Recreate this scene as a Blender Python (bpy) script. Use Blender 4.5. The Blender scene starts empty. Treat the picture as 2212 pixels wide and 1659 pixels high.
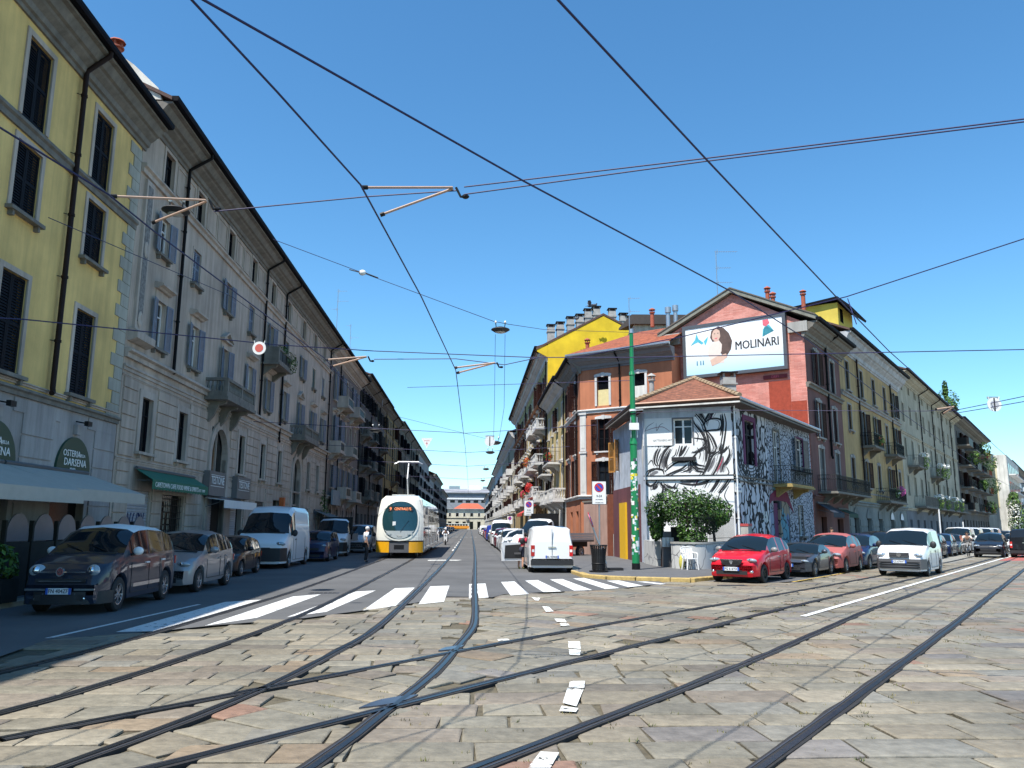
import bpy, math, random
from mathutils import Matrix, Vector
R=math.radians; PI=math.pi
random.seed(7)
sc=bpy.context.scene; col=sc.collection
# ---------------------------------------------------------------- camera, sky, sun, exposure
CH=1.8; PITCH=math.atan(307.5/1726.); ROLL=0.006
cam=bpy.data.objects.new('camera',bpy.data.cameras.new('camera')); col.objects.link(cam)
cam.data.sensor_width=36; cam.data.lens=36*1726/2212.; cam.data.clip_end=3000; cam.data.clip_start=.05
cam.matrix_world=Matrix.Translation((0,0,CH))@Matrix.Rotation(PI/2+PITCH,4,'X')@Matrix.Rotation(ROLL,4,'Z')
sc.camera=cam
SUN_AZ=36.5; SUN_EL=61.         # direction the light travels towards (clockwise from +Y), height
wd=bpy.data.worlds.new('World'); sc.world=wd; wd.use_nodes=True
nt=wd.node_tree; nt.nodes.clear()
bgn=nt.nodes.new('ShaderNodeBackground'); outn=nt.nodes.new('ShaderNodeOutputWorld')
sky=nt.nodes.new('ShaderNodeTexSky'); sky.sky_type='NISHITA'; sky.sun_disc=False
sky.sun_elevation=R(SUN_EL); sky.sun_rotation=R(SUN_AZ+180); sky.air_density=1.0; sky.dust_density=0.1; sky.ozone_density=3.0
hsv=nt.nodes.new('ShaderNodeHueSaturation'); hsv.inputs['Saturation'].default_value=1.12
tint=nt.nodes.new('ShaderNodeMix'); tint.data_type='RGBA'; tint.blend_type='MULTIPLY'; tint.inputs['Factor'].default_value=1; tint.inputs['B'].default_value=(.99,1.23,1.27,1)
nt.links.new(sky.outputs[0],tint.inputs['A']); nt.links.new(tint.outputs['Result'],hsv.inputs['Color']); nt.links.new(hsv.outputs[0],bgn.inputs[0]); nt.links.new(bgn.outputs[0],outn.inputs[0])
bgn.inputs[1].default_value=0.11
sl=bpy.data.lights.new('sun','SUN'); sl.energy=5.0; sl.angle=R(.5); sl.color=(1,.955,.88)
so=bpy.data.objects.new('sun',sl); col.objects.link(so)
d=Vector((math.sin(R(SUN_AZ))*math.cos(R(SUN_EL)),math.cos(R(SUN_AZ))*math.cos(R(SUN_EL)),-math.sin(R(SUN_EL))))
so.rotation_euler=d.to_track_quat('-Z','Y').to_euler(); so.location=(-20,-20,60)
vs=sc.view_settings; vs.view_transform='Standard'; vs.look='None'; vs.gamma=1; vs.use_curve_mapping=False; vs.exposure=0.62
try:
    sc.cycles.max_bounces=6; sc.cycles.diffuse_bounces=3; sc.cycles.glossy_bounces=3; sc.cycles.transparent_max_bounces=8
except Exception: pass
# ---------------------------------------------------------------- frames: A = street with the tram, B = street on the right
AZA=R(-2.9); AZB=R(35.2)
def wA(u,v): return (u*math.sin(AZA)+v*math.cos(AZA), u*math.cos(AZA)-v*math.sin(AZA))
def wB(u,v): return (u*math.sin(AZB)+v*math.cos(AZB), u*math.cos(AZB)-v*math.sin(AZB))
def toA(x,y): return (x*math.sin(AZA)+y*math.cos(AZA), x*math.cos(AZA)-y*math.sin(AZA))
def toB(x,y): return (x*math.sin(AZB)+y*math.cos(AZB), x*math.cos(AZB)-y*math.sin(AZB))
def at(px,py,Y):                       # point at depth Y seen at that place of the photo (2212 wide)
    a,b=px-1106,py-829.5; c,s=math.cos(ROLL),math.sin(ROLL)
    u=a*c+b*s; v=-a*s+b*c
    y=1726*math.cos(PITCH)+v*math.sin(PITCH); z=1726*math.sin(PITCH)-v*math.cos(PITCH)
    return Vector((u*Y/y,Y,CH+z*Y/y))
# ---------------------------------------------------------------- materials
MC={}
def _n(t,k,**kw):
    n=t.nodes.new(k)
    for a,b in kw.items(): setattr(n,a,b)
    return n
def mat(name,rgb,r=.85,met=0,var=.12,sc_=4.,bump=.0,bsc=40.,streak=0.,coat=0,spec=.5,emit=0,attr=False,dirt=None,coord='pos',big=0.,bigs=.35):
    if name in MC: return MC[name]
    m=bpy.data.materials.new(name); m.use_nodes=True; t=m.node_tree; p=t.nodes['Principled BSDF']
    p.inputs['Roughness'].default_value=r; p.inputs['Metallic'].default_value=met
    p.inputs['Coat Weight'].default_value=coat; p.inputs['Coat Roughness'].default_value=.03; p.inputs['Specular IOR Level'].default_value=spec
    m.diffuse_color=(*rgb,1)
    base=None
    if attr:
        an=_n(t,'ShaderNodeAttribute',attribute_name='Col'); base=an.outputs['Color']
    if var>0 or bump>0 or streak>0:
        if coord=='pos': g=_n(t,'ShaderNodeNewGeometry'); co=g.outputs['Position']
        else: g=_n(t,'ShaderNodeTexCoord'); co=g.outputs['Object']
    if var>0:
        nz=_n(t,'ShaderNodeTexNoise'); nz.inputs['Scale'].default_value=sc_; nz.inputs['Detail'].default_value=5; nz.inputs['Roughness'].default_value=.62
        t.links.new(co,nz.inputs['Vector'])
        mr=_n(t,'ShaderNodeMapRange'); mr.inputs[1].default_value=.25; mr.inputs[2].default_value=.75; mr.inputs[3].default_value=1-var; mr.inputs[4].default_value=1+var
        t.links.new(nz.outputs[0],mr.inputs[0]); fac=mr.outputs[0]
        if streak>0:
            mp=_n(t,'ShaderNodeMapping'); mp.inputs['Scale'].default_value=(1.6,1.6,.12); t.links.new(co,mp.inputs[0])
            n2=_n(t,'ShaderNodeTexNoise'); n2.inputs['Scale'].default_value=1.5; n2.inputs['Detail'].default_value=6; n2.inputs['Roughness'].default_value=.7; t.links.new(mp.outputs[0],n2.inputs['Vector'])
            m2=_n(t,'ShaderNodeMapRange'); m2.inputs[1].default_value=.38; m2.inputs[2].default_value=.68; m2.inputs[3].default_value=1; m2.inputs[4].default_value=1-streak
            t.links.new(n2.outputs[0],m2.inputs[0])
            mm=_n(t,'ShaderNodeMath',operation='MULTIPLY'); t.links.new(fac,mm.inputs[0]); t.links.new(m2.outputs[0],mm.inputs[1]); fac=mm.outputs[0]
        if big>0:
            n3=_n(t,'ShaderNodeTexNoise'); n3.inputs['Scale'].default_value=bigs; n3.inputs['Detail'].default_value=3; t.links.new(co,n3.inputs['Vector'])
            m3=_n(t,'ShaderNodeMapRange'); m3.inputs[1].default_value=.35; m3.inputs[2].default_value=.65; m3.inputs[3].default_value=1-big; m3.inputs[4].default_value=1+big*.6; t.links.new(n3.outputs[0],m3.inputs[0])
            m4=_n(t,'ShaderNodeMath',operation='MULTIPLY'); t.links.new(fac,m4.inputs[0]); t.links.new(m3.outputs[0],m4.inputs[1]); fac=m4.outputs[0]
        vm=_n(t,'ShaderNodeVectorMath',operation='SCALE')
        if base is not None: t.links.new(base,vm.inputs[0])
        else: vm.inputs[0].default_value=rgb
        t.links.new(fac,vm.inputs['Scale']); t.links.new(vm.outputs[0],p.inputs['Base Color'])
    elif base is not None: t.links.new(base,p.inputs['Base Color'])
    else: p.inputs['Base Color'].default_value=(*rgb,1)
    if bump>0:
        bn=_n(t,'ShaderNodeTexNoise'); bn.inputs['Scale'].default_value=bsc; bn.inputs['Detail'].default_value=4; t.links.new(co,bn.inputs['Vector'])
        bp=_n(t,'ShaderNodeBump'); bp.inputs['Strength'].default_value=bump; bp.inputs['Distance'].default_value=.02
        t.links.new(bn.outputs[0],bp.inputs['Height']); t.links.new(bp.outputs[0],p.inputs['Normal'])
    if emit: p.inputs['Emission Color'].default_value=(*rgb,1); p.inputs['Emission Strength'].default_value=emit
    MC[name]=m; return m
def wall_mat(name,rgb,**k):
    k.setdefault('streak',.34); k.setdefault('big',.14); k.setdefault('bigs',.5); return mat(name,rgb,r=.9,var=.10,sc_=1.3,bump=.25,bsc=25,**k)
glass=mat('window_glass',(.012,.016,.022),r=.06,var=0,spec=.35)
glassd=mat('dark_glass',(.004,.005,.007),r=.1,var=0,spec=.25)
cglass=mat('car_glass',(.008,.014,.018),r=.03,var=0,spec=.45)
chrome=mat('chrome',(.75,.76,.78),r=.12,met=1,var=0)
steel=mat('galvanised_steel',(.42,.44,.46),r=.4,met=.8,var=.1)
black=mat('black_metal',(.008,.008,.009),r=.5,var=0,spec=.25)
rubber=mat('rubber',(.014,.014,.015),r=.75,var=0)
blackp=mat('black_plastic',(.02,.02,.022),r=.55,var=0)
greyp=mat('grey_plastic',(.09,.09,.095),r=.5,var=0)
white=mat('white_paint',(.75,.75,.74),r=.5,var=.05)
wirem=mat('cable',(.015,.012,.07),r=.6,var=0)
rust=mat('brown_pipe',(.022,.012,.01),spec=.15,r=.6,var=.2,sc_=8)
pipeb=mat('black_pipe',(.008,.007,.007),spec=.12,r=.6,var=.2)
grime=mat('grey_stone',(.20,.185,.16),r=.9,var=.22,sc_=3,bump=.3,streak=.35)
lampm=mat('headlamp_glass',(.30,.34,.37),r=.07,var=0,spec=.9,coat=1)
redl=mat('red_lamp',(.5,.012,.012),r=.15,var=0,coat=1)
# ---------------------------------------------------------------- mesh builder
class MB:
    def __init__(s): s.v=[];s.f=[];s.m=[];s.mats=[];s.c=[];s.cur=None
    def mi(s,m):
        if m not in s.mats: s.mats.append(m)
        return s.mats.index(m)
    def add(s,vs,fs,m):
        o=len(s.v); s.v+= [tuple(p) for p in vs]; k=s.mi(m)
        for f in fs: s.f.append([i+o for i in f]); s.m.append(k); s.c.append(s.cur)
        return s
    def quad(s,a,b,c,d_,m): return s.add([a,b,c,d_],[(0,1,2,3)],m)
    def box(s,x0,x1,y0,y1,z0,z1,m,T=None):
        p=[(x,y,z) for z in (z0,z1) for y in (y0,y1) for x in (x0,x1)]
        if T is not None: p=[T@Vector(q) for q in p]
        return s.add(p,[(0,2,3,1),(4,5,7,6),(0,1,5,4),(1,3,7,5),(3,2,6,7),(2,0,4,6)],m)
    def cyl(s,p0,p1,r0,r1=None,n=8,m=None,cap=True):
        r1=r0 if r1 is None else r1; p0=Vector(p0);p1=Vector(p1); ax=(p1-p0)
        if ax.length<1e-6: return s
        ax.normalize(); a=ax.orthogonal().normalized(); b=ax.cross(a)
        vs=[]
        for p,r in ((p0,r0),(p1,r1)):
            for i in range(n):
                t=2*PI*i/n; vs.append(p+a*math.cos(t)*r+b*math.sin(t)*r)
        fs=[(i,(i+1)%n,n+(i+1)%n,n+i) for i in range(n)]
        if cap: fs+=[tuple(range(n))[::-1],tuple(range(n,2*n))]
        return s.add(vs,fs,m)
    def tube(s,pts,r,m,n=6):
        pts=[Vector(p) for p in pts]; vs=[];k=len(pts); fs=[]
        ref=None
        for i,p in enumerate(pts):
            t=(pts[min(i+1,k-1)]-pts[max(i-1,0)]).normalized()
            if ref is None: ref=t.orthogonal().normalized()
            a=(ref-t*ref.dot(t));
            a=a.normalized() if a.length>1e-4 else t.orthogonal().normalized()
            ref=a; b=t.cross(a)
            for j in range(n):
                an=2*PI*j/n; vs.append(p+a*math.cos(an)*r+b*math.sin(an)*r)
        for i in range(k-1):
            for j in range(n): fs.append((i*n+j,i*n+(j+1)%n,(i+1)*n+(j+1)%n,(i+1)*n+j))
        fs+=[tuple(range(n))[::-1],tuple(range((k-1)*n,k*n))]
        return s.add(vs,fs,m)
    def lathe(s,prof,m,n=16,T=None,closed=False):   # prof (r,z)
        vs=[];k=len(prof)
        for i in range(n):
            t=2*PI*i/n
            for r,z in prof: vs.append((r*math.cos(t),r*math.sin(t),z))
        if T is not None: vs=[T@Vector(q) for q in vs]
        fs=[]
        for i in range(n):
            j=(i+1)%n
            for q in range(k-1): fs.append((i*k+q,j*k+q,j*k+q+1,i*k+q+1))
        return s.add(vs,fs,m)
    def ell(s,c,r,m,nu=12,nv=8,T=None):
        vs=[];fs=[]
        for i in range(nv+1):
            ph=PI*i/nv
            for j in range(nu):
                t=2*PI*j/nu; vs.append(Vector((c[0]+r[0]*math.sin(ph)*math.cos(t),c[1]+r[1]*math.sin(ph)*math.sin(t),c[2]+r[2]*math.cos(ph))))
        if T is not None: vs=[T@q for q in vs]
        for i in range(nv):
            for j in range(nu): fs.append((i*nu+j,(i+1)*nu+j,(i+1)*nu+(j+1)%nu,i*nu+(j+1)%nu))
        return s.add(vs,fs,m)
    def poly(s,pts,z0,z1,m,axis='z'):  # prism of 2D polygon; axis z: (x,y) up; axis y: (x,z) depth y0..y1
        n=len(pts)
        if axis=='z': vs=[(x,y,z) for z in (z0,z1) for x,y in pts]
        elif axis=='y': vs=[(x,y,z) for y in (z0,z1) for x,z in pts]
        else: vs=[(x,y,z) for x in (z0,z1) for y,z in pts]
        fs=[tuple(range(n)),tuple(range(n,2*n))[::-1]]+[(i,n+i,n+(i+1)%n,(i+1)%n) for i in range(n)]
        return s.add(vs,fs,m)
    def ext(s,prof,x0,x1,m,capped=True):  # profile (y,z) open polyline swept along x
        k=len(prof); vs=[(x,y,z) for x in (x0,x1) for y,z in prof]
        fs=[(i,i+1,k+i+1,k+i) for i in range(k-1)]
        if capped: fs+=[tuple(range(k)),tuple(range(k,2*k))[::-1]]
        return s.add(vs,fs,m)
    def mesh(s,name,smooth=None):
        me=bpy.data.meshes.new(name); me.from_pydata([tuple(v) for v in s.v],[],s.f)
        for m in s.mats: me.materials.append(m)
        me.polygons.foreach_set('material_index',s.m)
        if any(c is not None for c in s.c):
            ca=me.color_attributes.new('Col','FLOAT_COLOR','CORNER'); L=[]
            for f,c in zip(s.f,s.c): L+=(list(c or (.3,.3,.3))+[1])*len(f)
            ca.data.foreach_set('color',L)
        if smooth is not None:
            me.polygons.foreach_set('use_smooth',[True]*len(me.polygons)); me.set_sharp_from_angle(angle=R(smooth))
        me.update(); return me
    def obj(s,name,parent=None,smooth=None,**kw): return link(name,s.mesh(name,smooth),parent,**kw)
def link(name,me,parent=None,loc=None,rz=0,label=None,cat=None,group=None,kind=None,M=None):
    o=bpy.data.objects.new(name,me); col.objects.link(o)
    if parent is not None: o.parent=parent
    if M is not None: o.matrix_local=M if parent is not None else M
    elif loc is not None: o.location=loc; o.rotation_euler=(0,0,rz)
    if label: o['label']=label
    if cat: o['category']=cat
    if group: o['group']=group
    if kind: o['kind']=kind
    return o
def thing(name,label,cat,loc=(0,0,0),rz=0,group=None): return link(name,None,None,loc,rz,label,cat,group)
def copy_tree(o,parent=None,loc=None,rz=None,label=None,group=None):
    c=o.copy(); col.objects.link(c); c.parent=parent
    if loc is not None: c.location=loc
    if rz is not None: c.rotation_euler=(0,0,rz)
    if label: c['label']=label
    if group: c['group']=group
    for ch in o.children: copy_tree(ch,c)
    return c
def text(name,body,size,m,parent,x,y,z,w=None,depth=.004,align='CENTER',rx=PI/2,rz=0,sx=1,kind=None,bold=0):
    cu=bpy.data.curves.new(name,'FONT'); cu.body=body; cu.size=size; cu.extrude=depth; cu.offset=bold; cu.align_x=align; cu.align_y='CENTER'; cu.resolution_u=2
    o=bpy.data.objects.new(name,cu); col.objects.link(o)
    bpy.context.view_layer.update(); dg=bpy.context.evaluated_depsgraph_get()
    me=bpy.data.meshes.new_from_object(o.evaluated_get(dg)); bpy.data.objects.remove(o)
    if w:
        xs=[v.co.x for v in me.vertices]; W=max(xs)-min(xs); sx=w/W if W else 1
    me.materials.clear(); me.materials.append(m)
    o=link(name,me,parent); o.location=(x,y,z); o.rotation_euler=(rx,0,rz); o.scale=(sx,1,1)
    return o
# ---------------------------------------------------------------- facade kit (local x along the wall, y into the house, z up)
CACHE={}
def cached(key,fn):
    if key not in CACHE: CACHE[key]=fn()
    return CACHE[key]
def shutter_mesh(w,h,m,lod):
    def f():
        b=MB(); t=.035; e=.07
        b.box(0,e,0,t,0,h,m); b.box(w-e,w,0,t,0,h,m)
        for z in (0,h/2-e/2,h-e): b.box(e,w-e,0,t,z,z+e,m)
        if lod<2:
            st=.075 if lod==0 else .14
            for (za,zb) in ((e,h/2-e/2),(h/2+e/2,h-e)):
                n=max(2,int((zb-za)/st))
                for i in range(n):
                    z=za+(zb-za)*(i+.5)/n
                    b.quad((e,.004,z-st*.45),(w-e,.004,z-st*.45),(w-e,.03,z+st*.45),(e,.03,z+st*.45),m)
        else: b.box(e,w-e,.012,.022,e,h-e,m)
        return b.mesh('shutter')
    return cached(('sh',round(w,2),round(h,2),m.name,lod),f)
def pane_mesh(w,h,m):
    def f():
        b=MB(); b.box(-w/2,w/2,.17,.18,0,h,m); return b.mesh('pane')
    return cached(('pn',round(w,2),round(h,2),m.name),f)
def surround(b,w,h,tm,tw,proud,ped,archtop=False):
    if tm is None: return
    p=-proud
    b.box(-w/2-tw,-w/2,p,.02,0,h,tm); b.box(w/2,w/2+tw,p,.02,0,h,tm)
    if ped=='arch':
        pts=[(-w/2-tw-.04,h)]+[((w/2+tw+.04)*math.cos(PI-PI*i/10),h+.12+.10*math.sin(PI*i/10)) for i in range(11)]+[(w/2+tw+.04,h)]
        b.poly(pts,p-.02,.02,tm,'y'); b.poly([(-.09,h-.04),(.09,h-.04),(.12,h+.26),(-.12,h+.26)],p-.05,.01,tm,'y')
    else: b.box(-w/2-tw,w/2+tw,p,.02,h,h+tw,tm)
    if ped=='flat':
        z=h+tw+.26; b.box(-w/2-tw+.02,w/2+tw-.02,p*.6,.02,h+tw,z,tm)
        b.ext([(.02,z),(-.14,z),(-.2,z+.06),(-.34,z+.11),(-.34,z+.19),(.02,z+.27)],-w/2-tw-.12,w/2+tw+.12,tm)
    if ped=='tri':
        z=h+tw+.16; W=w/2+tw+.12; b.box(-w/2-tw+.02,w/2+tw-.02,p*.6,.02,h+tw,z,tm); b.box(-W,W,-.2,.02,z,z+.07,tm)
        for s in (-1,1): b.poly([(s*W,z+.07),(0,z+.44),(0,z+.54),(s*(W+.05),z+.13)],-.22,.02,tm,'y')
        b.poly([(-W+.1,z+.07),(W-.1,z+.07),(0,z+.42)],-.06,.01,tm,'y')
def frame_bars(b,w,h,m,transom=True,panes=1):
    e=.06; y0,y1=.12,.17
    b.box(-w/2,-w/2+e,y0,y1,0,h,m); b.box(w/2-e,w/2,y0,y1,0,h,m); b.box(-w/2+e,w/2-e,y0,y1,0,e,m); b.box(-w/2+e,w/2-e,y0,y1,h-e,h,m)
    b.box(-.045,.045,y0-.01,y1,e,h-e,m)
    if transom: b.box(-w/2+e,w/2-e,y0,y1,h*.68,h*.68+.05,m)
class Fac:
    def __init__(s,name,label,cat,p0,p1,a0=0,a1=None,group=None,lod=0):
        s.p0=Vector((*p0,0)); s.p1=Vector((*p1,0)); s.L=(s.p1-s.p0).length; s.a0=a0; s.a1=s.L if a1 is None else a1; s.lod=lod
        dr=s.p1-s.p0; s.rz=math.atan2(dr.y,dr.x)
        s.root=thing(name,label,cat,s.p0,s.rz,group)
    def X(s,a): return (a-s.a0)/(s.a1-s.a0)*s.L
    def child(s,name,b,smooth=None,**k): return b.obj(name,s.root,smooth,**k)
    def W(s,a,n,z):   # world point, n outward
        x=s.X(a); d=(s.p1-s.p0)/s.L; o=Vector((d.y,-d.x,0)); q=s.p0+d*x+o*n; q.z=z; return q
    def wall(s,a0,a1,z0,z1,ops,m,depth=11,name='wall',sides=(1,1),rev=.24,back=True):
        xa,xb=sorted((s.X(a0),s.X(a1))); O=[]
        for o in ops:
            x0,x1=sorted((s.X(o[0]),s.X(o[1]))); O.append((max(xa,x0),min(xb,x1),max(z0,o[2]),min(z1,o[3])))
        O=[o for o in O if o[1]-o[0]>.05 and o[3]-o[2]>.05]
        xs=sorted(set([xa,xb]+[round(v,4) for o in O for v in o[:2]])); zs=sorted(set([z0,z1]+[round(v,4) for o in O for v in o[2:]]))
        b=MB()
        for i in range(len(xs)-1):
            for j in range(len(zs)-1):
                cx=(xs[i]+xs[i+1])/2; cz=(zs[j]+zs[j+1])/2
                if any(o[0]<cx<o[1] and o[2]<cz<o[3] for o in O): continue
                b.quad((xs[i],0,zs[j]),(xs[i+1],0,zs[j]),(xs[i+1],0,zs[j+1]),(xs[i],0,zs[j+1]),m)
        for x0,x1,c0,c1 in O:
            b.quad((x0,0,c0),(x0,rev,c0),(x0,rev,c1),(x0,0,c1),m); b.quad((x1,0,c0),(x1,rev,c0),(x1,rev,c1),(x1,0,c1),m)
            b.quad((x0,0,c1),(x0,rev,c1),(x1,rev,c1),(x1,0,c1),m); b.quad((x0,0,c0),(x0,rev,c0),(x1,rev,c0),(x1,0,c0),m)
            b.quad((x0,rev,c0),(x1,rev,c0),(x1,rev,c1),(x0,rev,c1),glassd)
        if sides[0]: b.quad((xa,0,z0),(xa,depth,z0),(xa,depth,z1),(xa,0,z1),m)
        if sides[1]: b.quad((xb,0,z0),(xb,depth,z0),(xb,depth,z1),(xb,0,z1),m)
        if back:
            b.quad((xa,depth,z0),(xb,depth,z0),(xb,depth,z1),(xa,depth,z1),m); b.quad((xa,0,z1),(xb,0,z1),(xb,depth,z1),(xa,depth,z1),m)
        return s.child(name,b)
    def band(s,a0,a1,prof,m,name='moulding'):  # prof [(n,z)...] outward n
        xa,xb=sorted((s.X(a0),s.X(a1))); b=MB(); P=[(-n,z) for n,z in prof]
        b.ext([(.05,P[0][1])]+P+[(.05,P[-1][1])],xa,xb,m); return s.child(name,b)
    def belt(s,a0,a1,z,h,n,m,name='moulding'):
        return s.band(a0,a1,[(n*.5,z),(n*.5,z+h*.5),(n,z+h*.65),(n,z+h*.85),(n*.8,z+h)],m,name)
    def eave(s,a0,a1,zw,z,n,mc,mg,name='cornice',gutter=True,ends=0.25):
        xa,xb=sorted((s.X(a0),s.X(a1))); b=MB(); h=z-zw
        P=[(.03,zw-.12),(.07,zw-.12),(.08,zw),(.16,zw+.03),(.2,zw+h*.25),(n*.45,zw+h*.42),(n*.5,zw+h*.5),(n*.62,zw+h*.55),(n*.78,zw+h*.86),(n*.95,zw+h*.9),(n*.95,z)]
        b.ext([(.1,zw-.12)]+[(-q,w) for q,w in P]+[(.1,z)],xa,xb,mc); s.child(name,b)
        if gutter:
            g=MB(); g.ext([(-n*.93,z+.01),(-n-.13,z+.01),(-n-.17,z+.08),(-n-.17,z+.2),(-n*.9,z+.2)],xa-.05,xb+.05,mg); s.child('gutter',g)
    def roof(s,a0,a1,z,n,m,depth=11,rise=3.0,over=0.,ridge=.5,name='roof'):
        xa,xb=sorted((s.X(a0),s.X(a1))); yr=depth*ridge; b=MB(); t=.14
        P=[(-n,z+.16),(yr,z+.16+rise),(depth+.5,z+.16)]
        for (y0,z0),(y1,z1) in zip(P[:-1],P[1:]):
            b.add([(xa-over,y0,z0),(xb+over,y0,z0),(xb+over,y1,z1),(xa-over,y1,z1),(xa-over,y0,z0-t),(xb+over,y0,z0-t),(xb+over,y1,z1-t),(xa-over,y1,z1-t)],[(0,1,2,3),(4,7,6,5),(0,4,5,1),(3,2,6,7),(0,3,7,4),(1,5,6,2)],m)
        return s.child(name,b)
    def gables(s,a0,a1,z,depth,rise,m,which=(1,1),ridge=.5,drop=0):
        xa,xb=sorted((s.X(a0),s.X(a1)))
        for w_,x in zip(which,(xa,xb)):
            if w_:
                b=MB(); b.poly([(0,z-drop),(depth,z-drop),(depth,z),(depth*ridge,z+rise),(0,z)],x-.12 if x==xb else x,x if x==xb else x+.12,m,'x'); s.child('gable',b)
    def window(s,a,w,z0,z1,style='glass',tm=None,tw=.14,proud=.05,ped=None,sm=None,fm=None,sill=None,pane=glass,openang=165,lod=None,which=(1,1),transom=True,label=None,nopane=False):
        lod=s.lod if lod is None else lod; h=z1-z0
        def f():
            b=MB(); surround(b,w,h,tm,tw,proud,ped)
            if fm and not (style=='closed'): frame_bars(b,w,h,fm,transom)
            if lod>=2 and style!='closed': b.box(-w/2,w/2,.17,.18,0,h,pane)
            if lod>=2 and sill: b.box(-w/2-tw-.05,w/2+tw+.05,-.16,.02,-.1,-.001,sill)
            if not b.f: b.box(-w/2,w/2,.1,.14,0,.04,fm or tm or sm or white)
            return b.mesh('window')
        me=cached(('w',round(w,2),round(h,2),style=='closed',tm and tm.name,round(tw,2),round(proud,2),ped,fm and fm.name,sill and sill.name,pane.name,lod,transom),f)
        o=link('window',me,s.root); o.location=(s.X(a),0,z0)
        if label: o['label']=label
        if lod<2 and style!='closed' and not nopane: link('pane',pane_mesh(w,h,pane),o)
        if lod<2 and sill:
            def g():
                b=MB(); b.box(-w/2-tw-.06,w/2+tw+.06,-.2,.02,-.1,-.001,sill)
                if lod==0:
                    for q in (-1,1): b.box(q*(w/2+.02)-.05,q*(w/2+.02)+.05,-.14,.02,-.24,-.1,sill)
                return b.mesh('sill')
            link('sill',cached(('sl',round(w,2),round(tw,2),sill.name,lod),g),o)
        if style in('closed','open') and sm:
            sw=w/2-.008; me=shutter_mesh(sw,h-.04,sm,lod)
            for k,q in enumerate((-1,1)):
                if not which[k]: continue
                c=link('shutter',me,o)
                if style=='closed':
                    c.location=(-w/2+.004 if q<0 else .004,.05,.02)
                else:
                    an=R(openang)
                    if q<0: c.location=(-w/2,-.02-proud,.02); c.rotation_euler=(0,0,-an)
                    else:
                        c.scale=(-1,1,1); c.location=(w/2,-.02-proud,.02); c.rotation_euler=(0,0,an)
        return o
    def pipe(s,a,ztop,zbot,m,r=.055,n=.09,over=.75,name='drainpipe',shoe=True):
        x=s.X(a); b=MB(); p=[(x,-over,ztop),(x,-over,ztop-.22),(x,-n-.02,ztop-.75),(x,-n,ztop-.95),(x,-n,zbot+.12)]
        if over==0: p=[(x,-n,ztop),(x,-n,zbot+.12)]
        if shoe: p+=[(x-.03,-n-.04,zbot),(x-.16,-n-.07,zbot-.05)]
        else: p+=[(x,-n,zbot)]
        b.tube(p,r,m,8)
        z=ztop-1.6
        while z>zbot+.3: b.cyl((x,-n,z),(x,-n,z+.07),r*1.35,None,8,m); b.cyl((x-.16,-.02,z+.03),(x,-n,z+.03),.012,None,4,m); z-=1.9
        return s.child(name,b,60)
    def balcony(s,a0,a1,z,proj=1.,h=.9,style='stone',m=grime,slab=.16,brackets=2,mr=None,label=None,bh=.6):
        xa,xb=sorted((s.X(a0),s.X(a1))); mr=mr or m
        r=link('balcony',None,s.root); r.location=(xa,0,z)
        if label: r['label']=label
        w=xb-xa; b=MB(); b.box(-.05,w+.05,-proj-.06,0,-slab,-slab*.45,m); b.box(0,w,-proj,0,-slab*.45,0,m); b.obj('slab',r)
        if brackets:
            for i in range(brackets):
                x=w*(.12+.76*i/max(1,brackets-1)) if brackets>1 else w/2
                b=MB(); b.poly([(0,-slab),(-proj*.85,-slab),(-proj*.8,-slab-.12),(-proj*.5,-slab-.2),(-proj*.3,-slab-bh*.7),(-.08,-slab-bh),(0,-slab-bh)],x-.11,x+.11,m,'x'); b.obj('bracket',r)
        b=MB()
        if style=='stone':
            t=.16
            def rail(x0,x1,y0,y1):
                b.box(x0,x1,y0,y1,0,.12,m); b.box(x0-.02,x1+.02,y0-.02,y1+.02,h-.13,h,m)
            rail(0,w,-proj,-proj+t); rail(0,t,-proj+t,-.01); rail(w-t,w,-proj+t,-.01)
            for x in ([0,w-.2] if w<3 else [0,w/2-.1,w-.2]): b.box(x,x+.2,-proj-.01,-proj+.2,.12,h-.13,m)
            pr=[(.03,.12),(.055,.18),(.065,.3),(.03,.45),(.04,.6),(.05,h-.13)]
            n=int((w-.4)/(.19 if s.lod==0 else .26)); sg=6 if s.lod==0 else 4
            for i in range(n):
                x=.3+(w-.6)*i/max(1,n-1); b.lathe(pr,m,sg,Matrix.Translation((x,-proj+t/2,0)))
            for x in (t/2,w-t/2):
                n=max(2,int(proj/.24))
                for i in range(n): b.lathe(pr,m,sg,Matrix.Translation((x,-proj+.3+(proj-.42)*i/max(1,n-1),0)))
            b.obj('balustrade',r)
        elif style=='panel':
            for (x0,x1,y0,y1) in ((0,.22,-proj,-proj+.22),(w-.22,w,-proj,-proj+.22)): b.box(x0,x1,y0,y1,0,h,m)
            b.box(.22,w-.22,-proj+.02,-proj+.14,0,.12,m); b.box(.22,w-.22,-proj+.02,-proj+.14,h-.12,h,m)
            for i in range(3):
                x=.22+(w-.44)*i/3; b.box(x+.06,x+(w-.44)/3-.06,-proj+.06,-proj+.09,.12,h-.12,black)
            for x in (.02,w-.14): b.box(x,x+.1,-proj+.22,-.01,0,h,m)
            b.obj('balustrade',r)
        elif style=='solid':
            b.box(0,w,-proj,-proj+.1,0,h,mr); b.box(0,.1,-proj+.1,-.01,0,h,mr); b.box(w-.1,w,-proj+.1,-.01,0,h,mr); b.obj('balustrade',r)
        else:
            rr=.012 if s.lod<2 else .016
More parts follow.
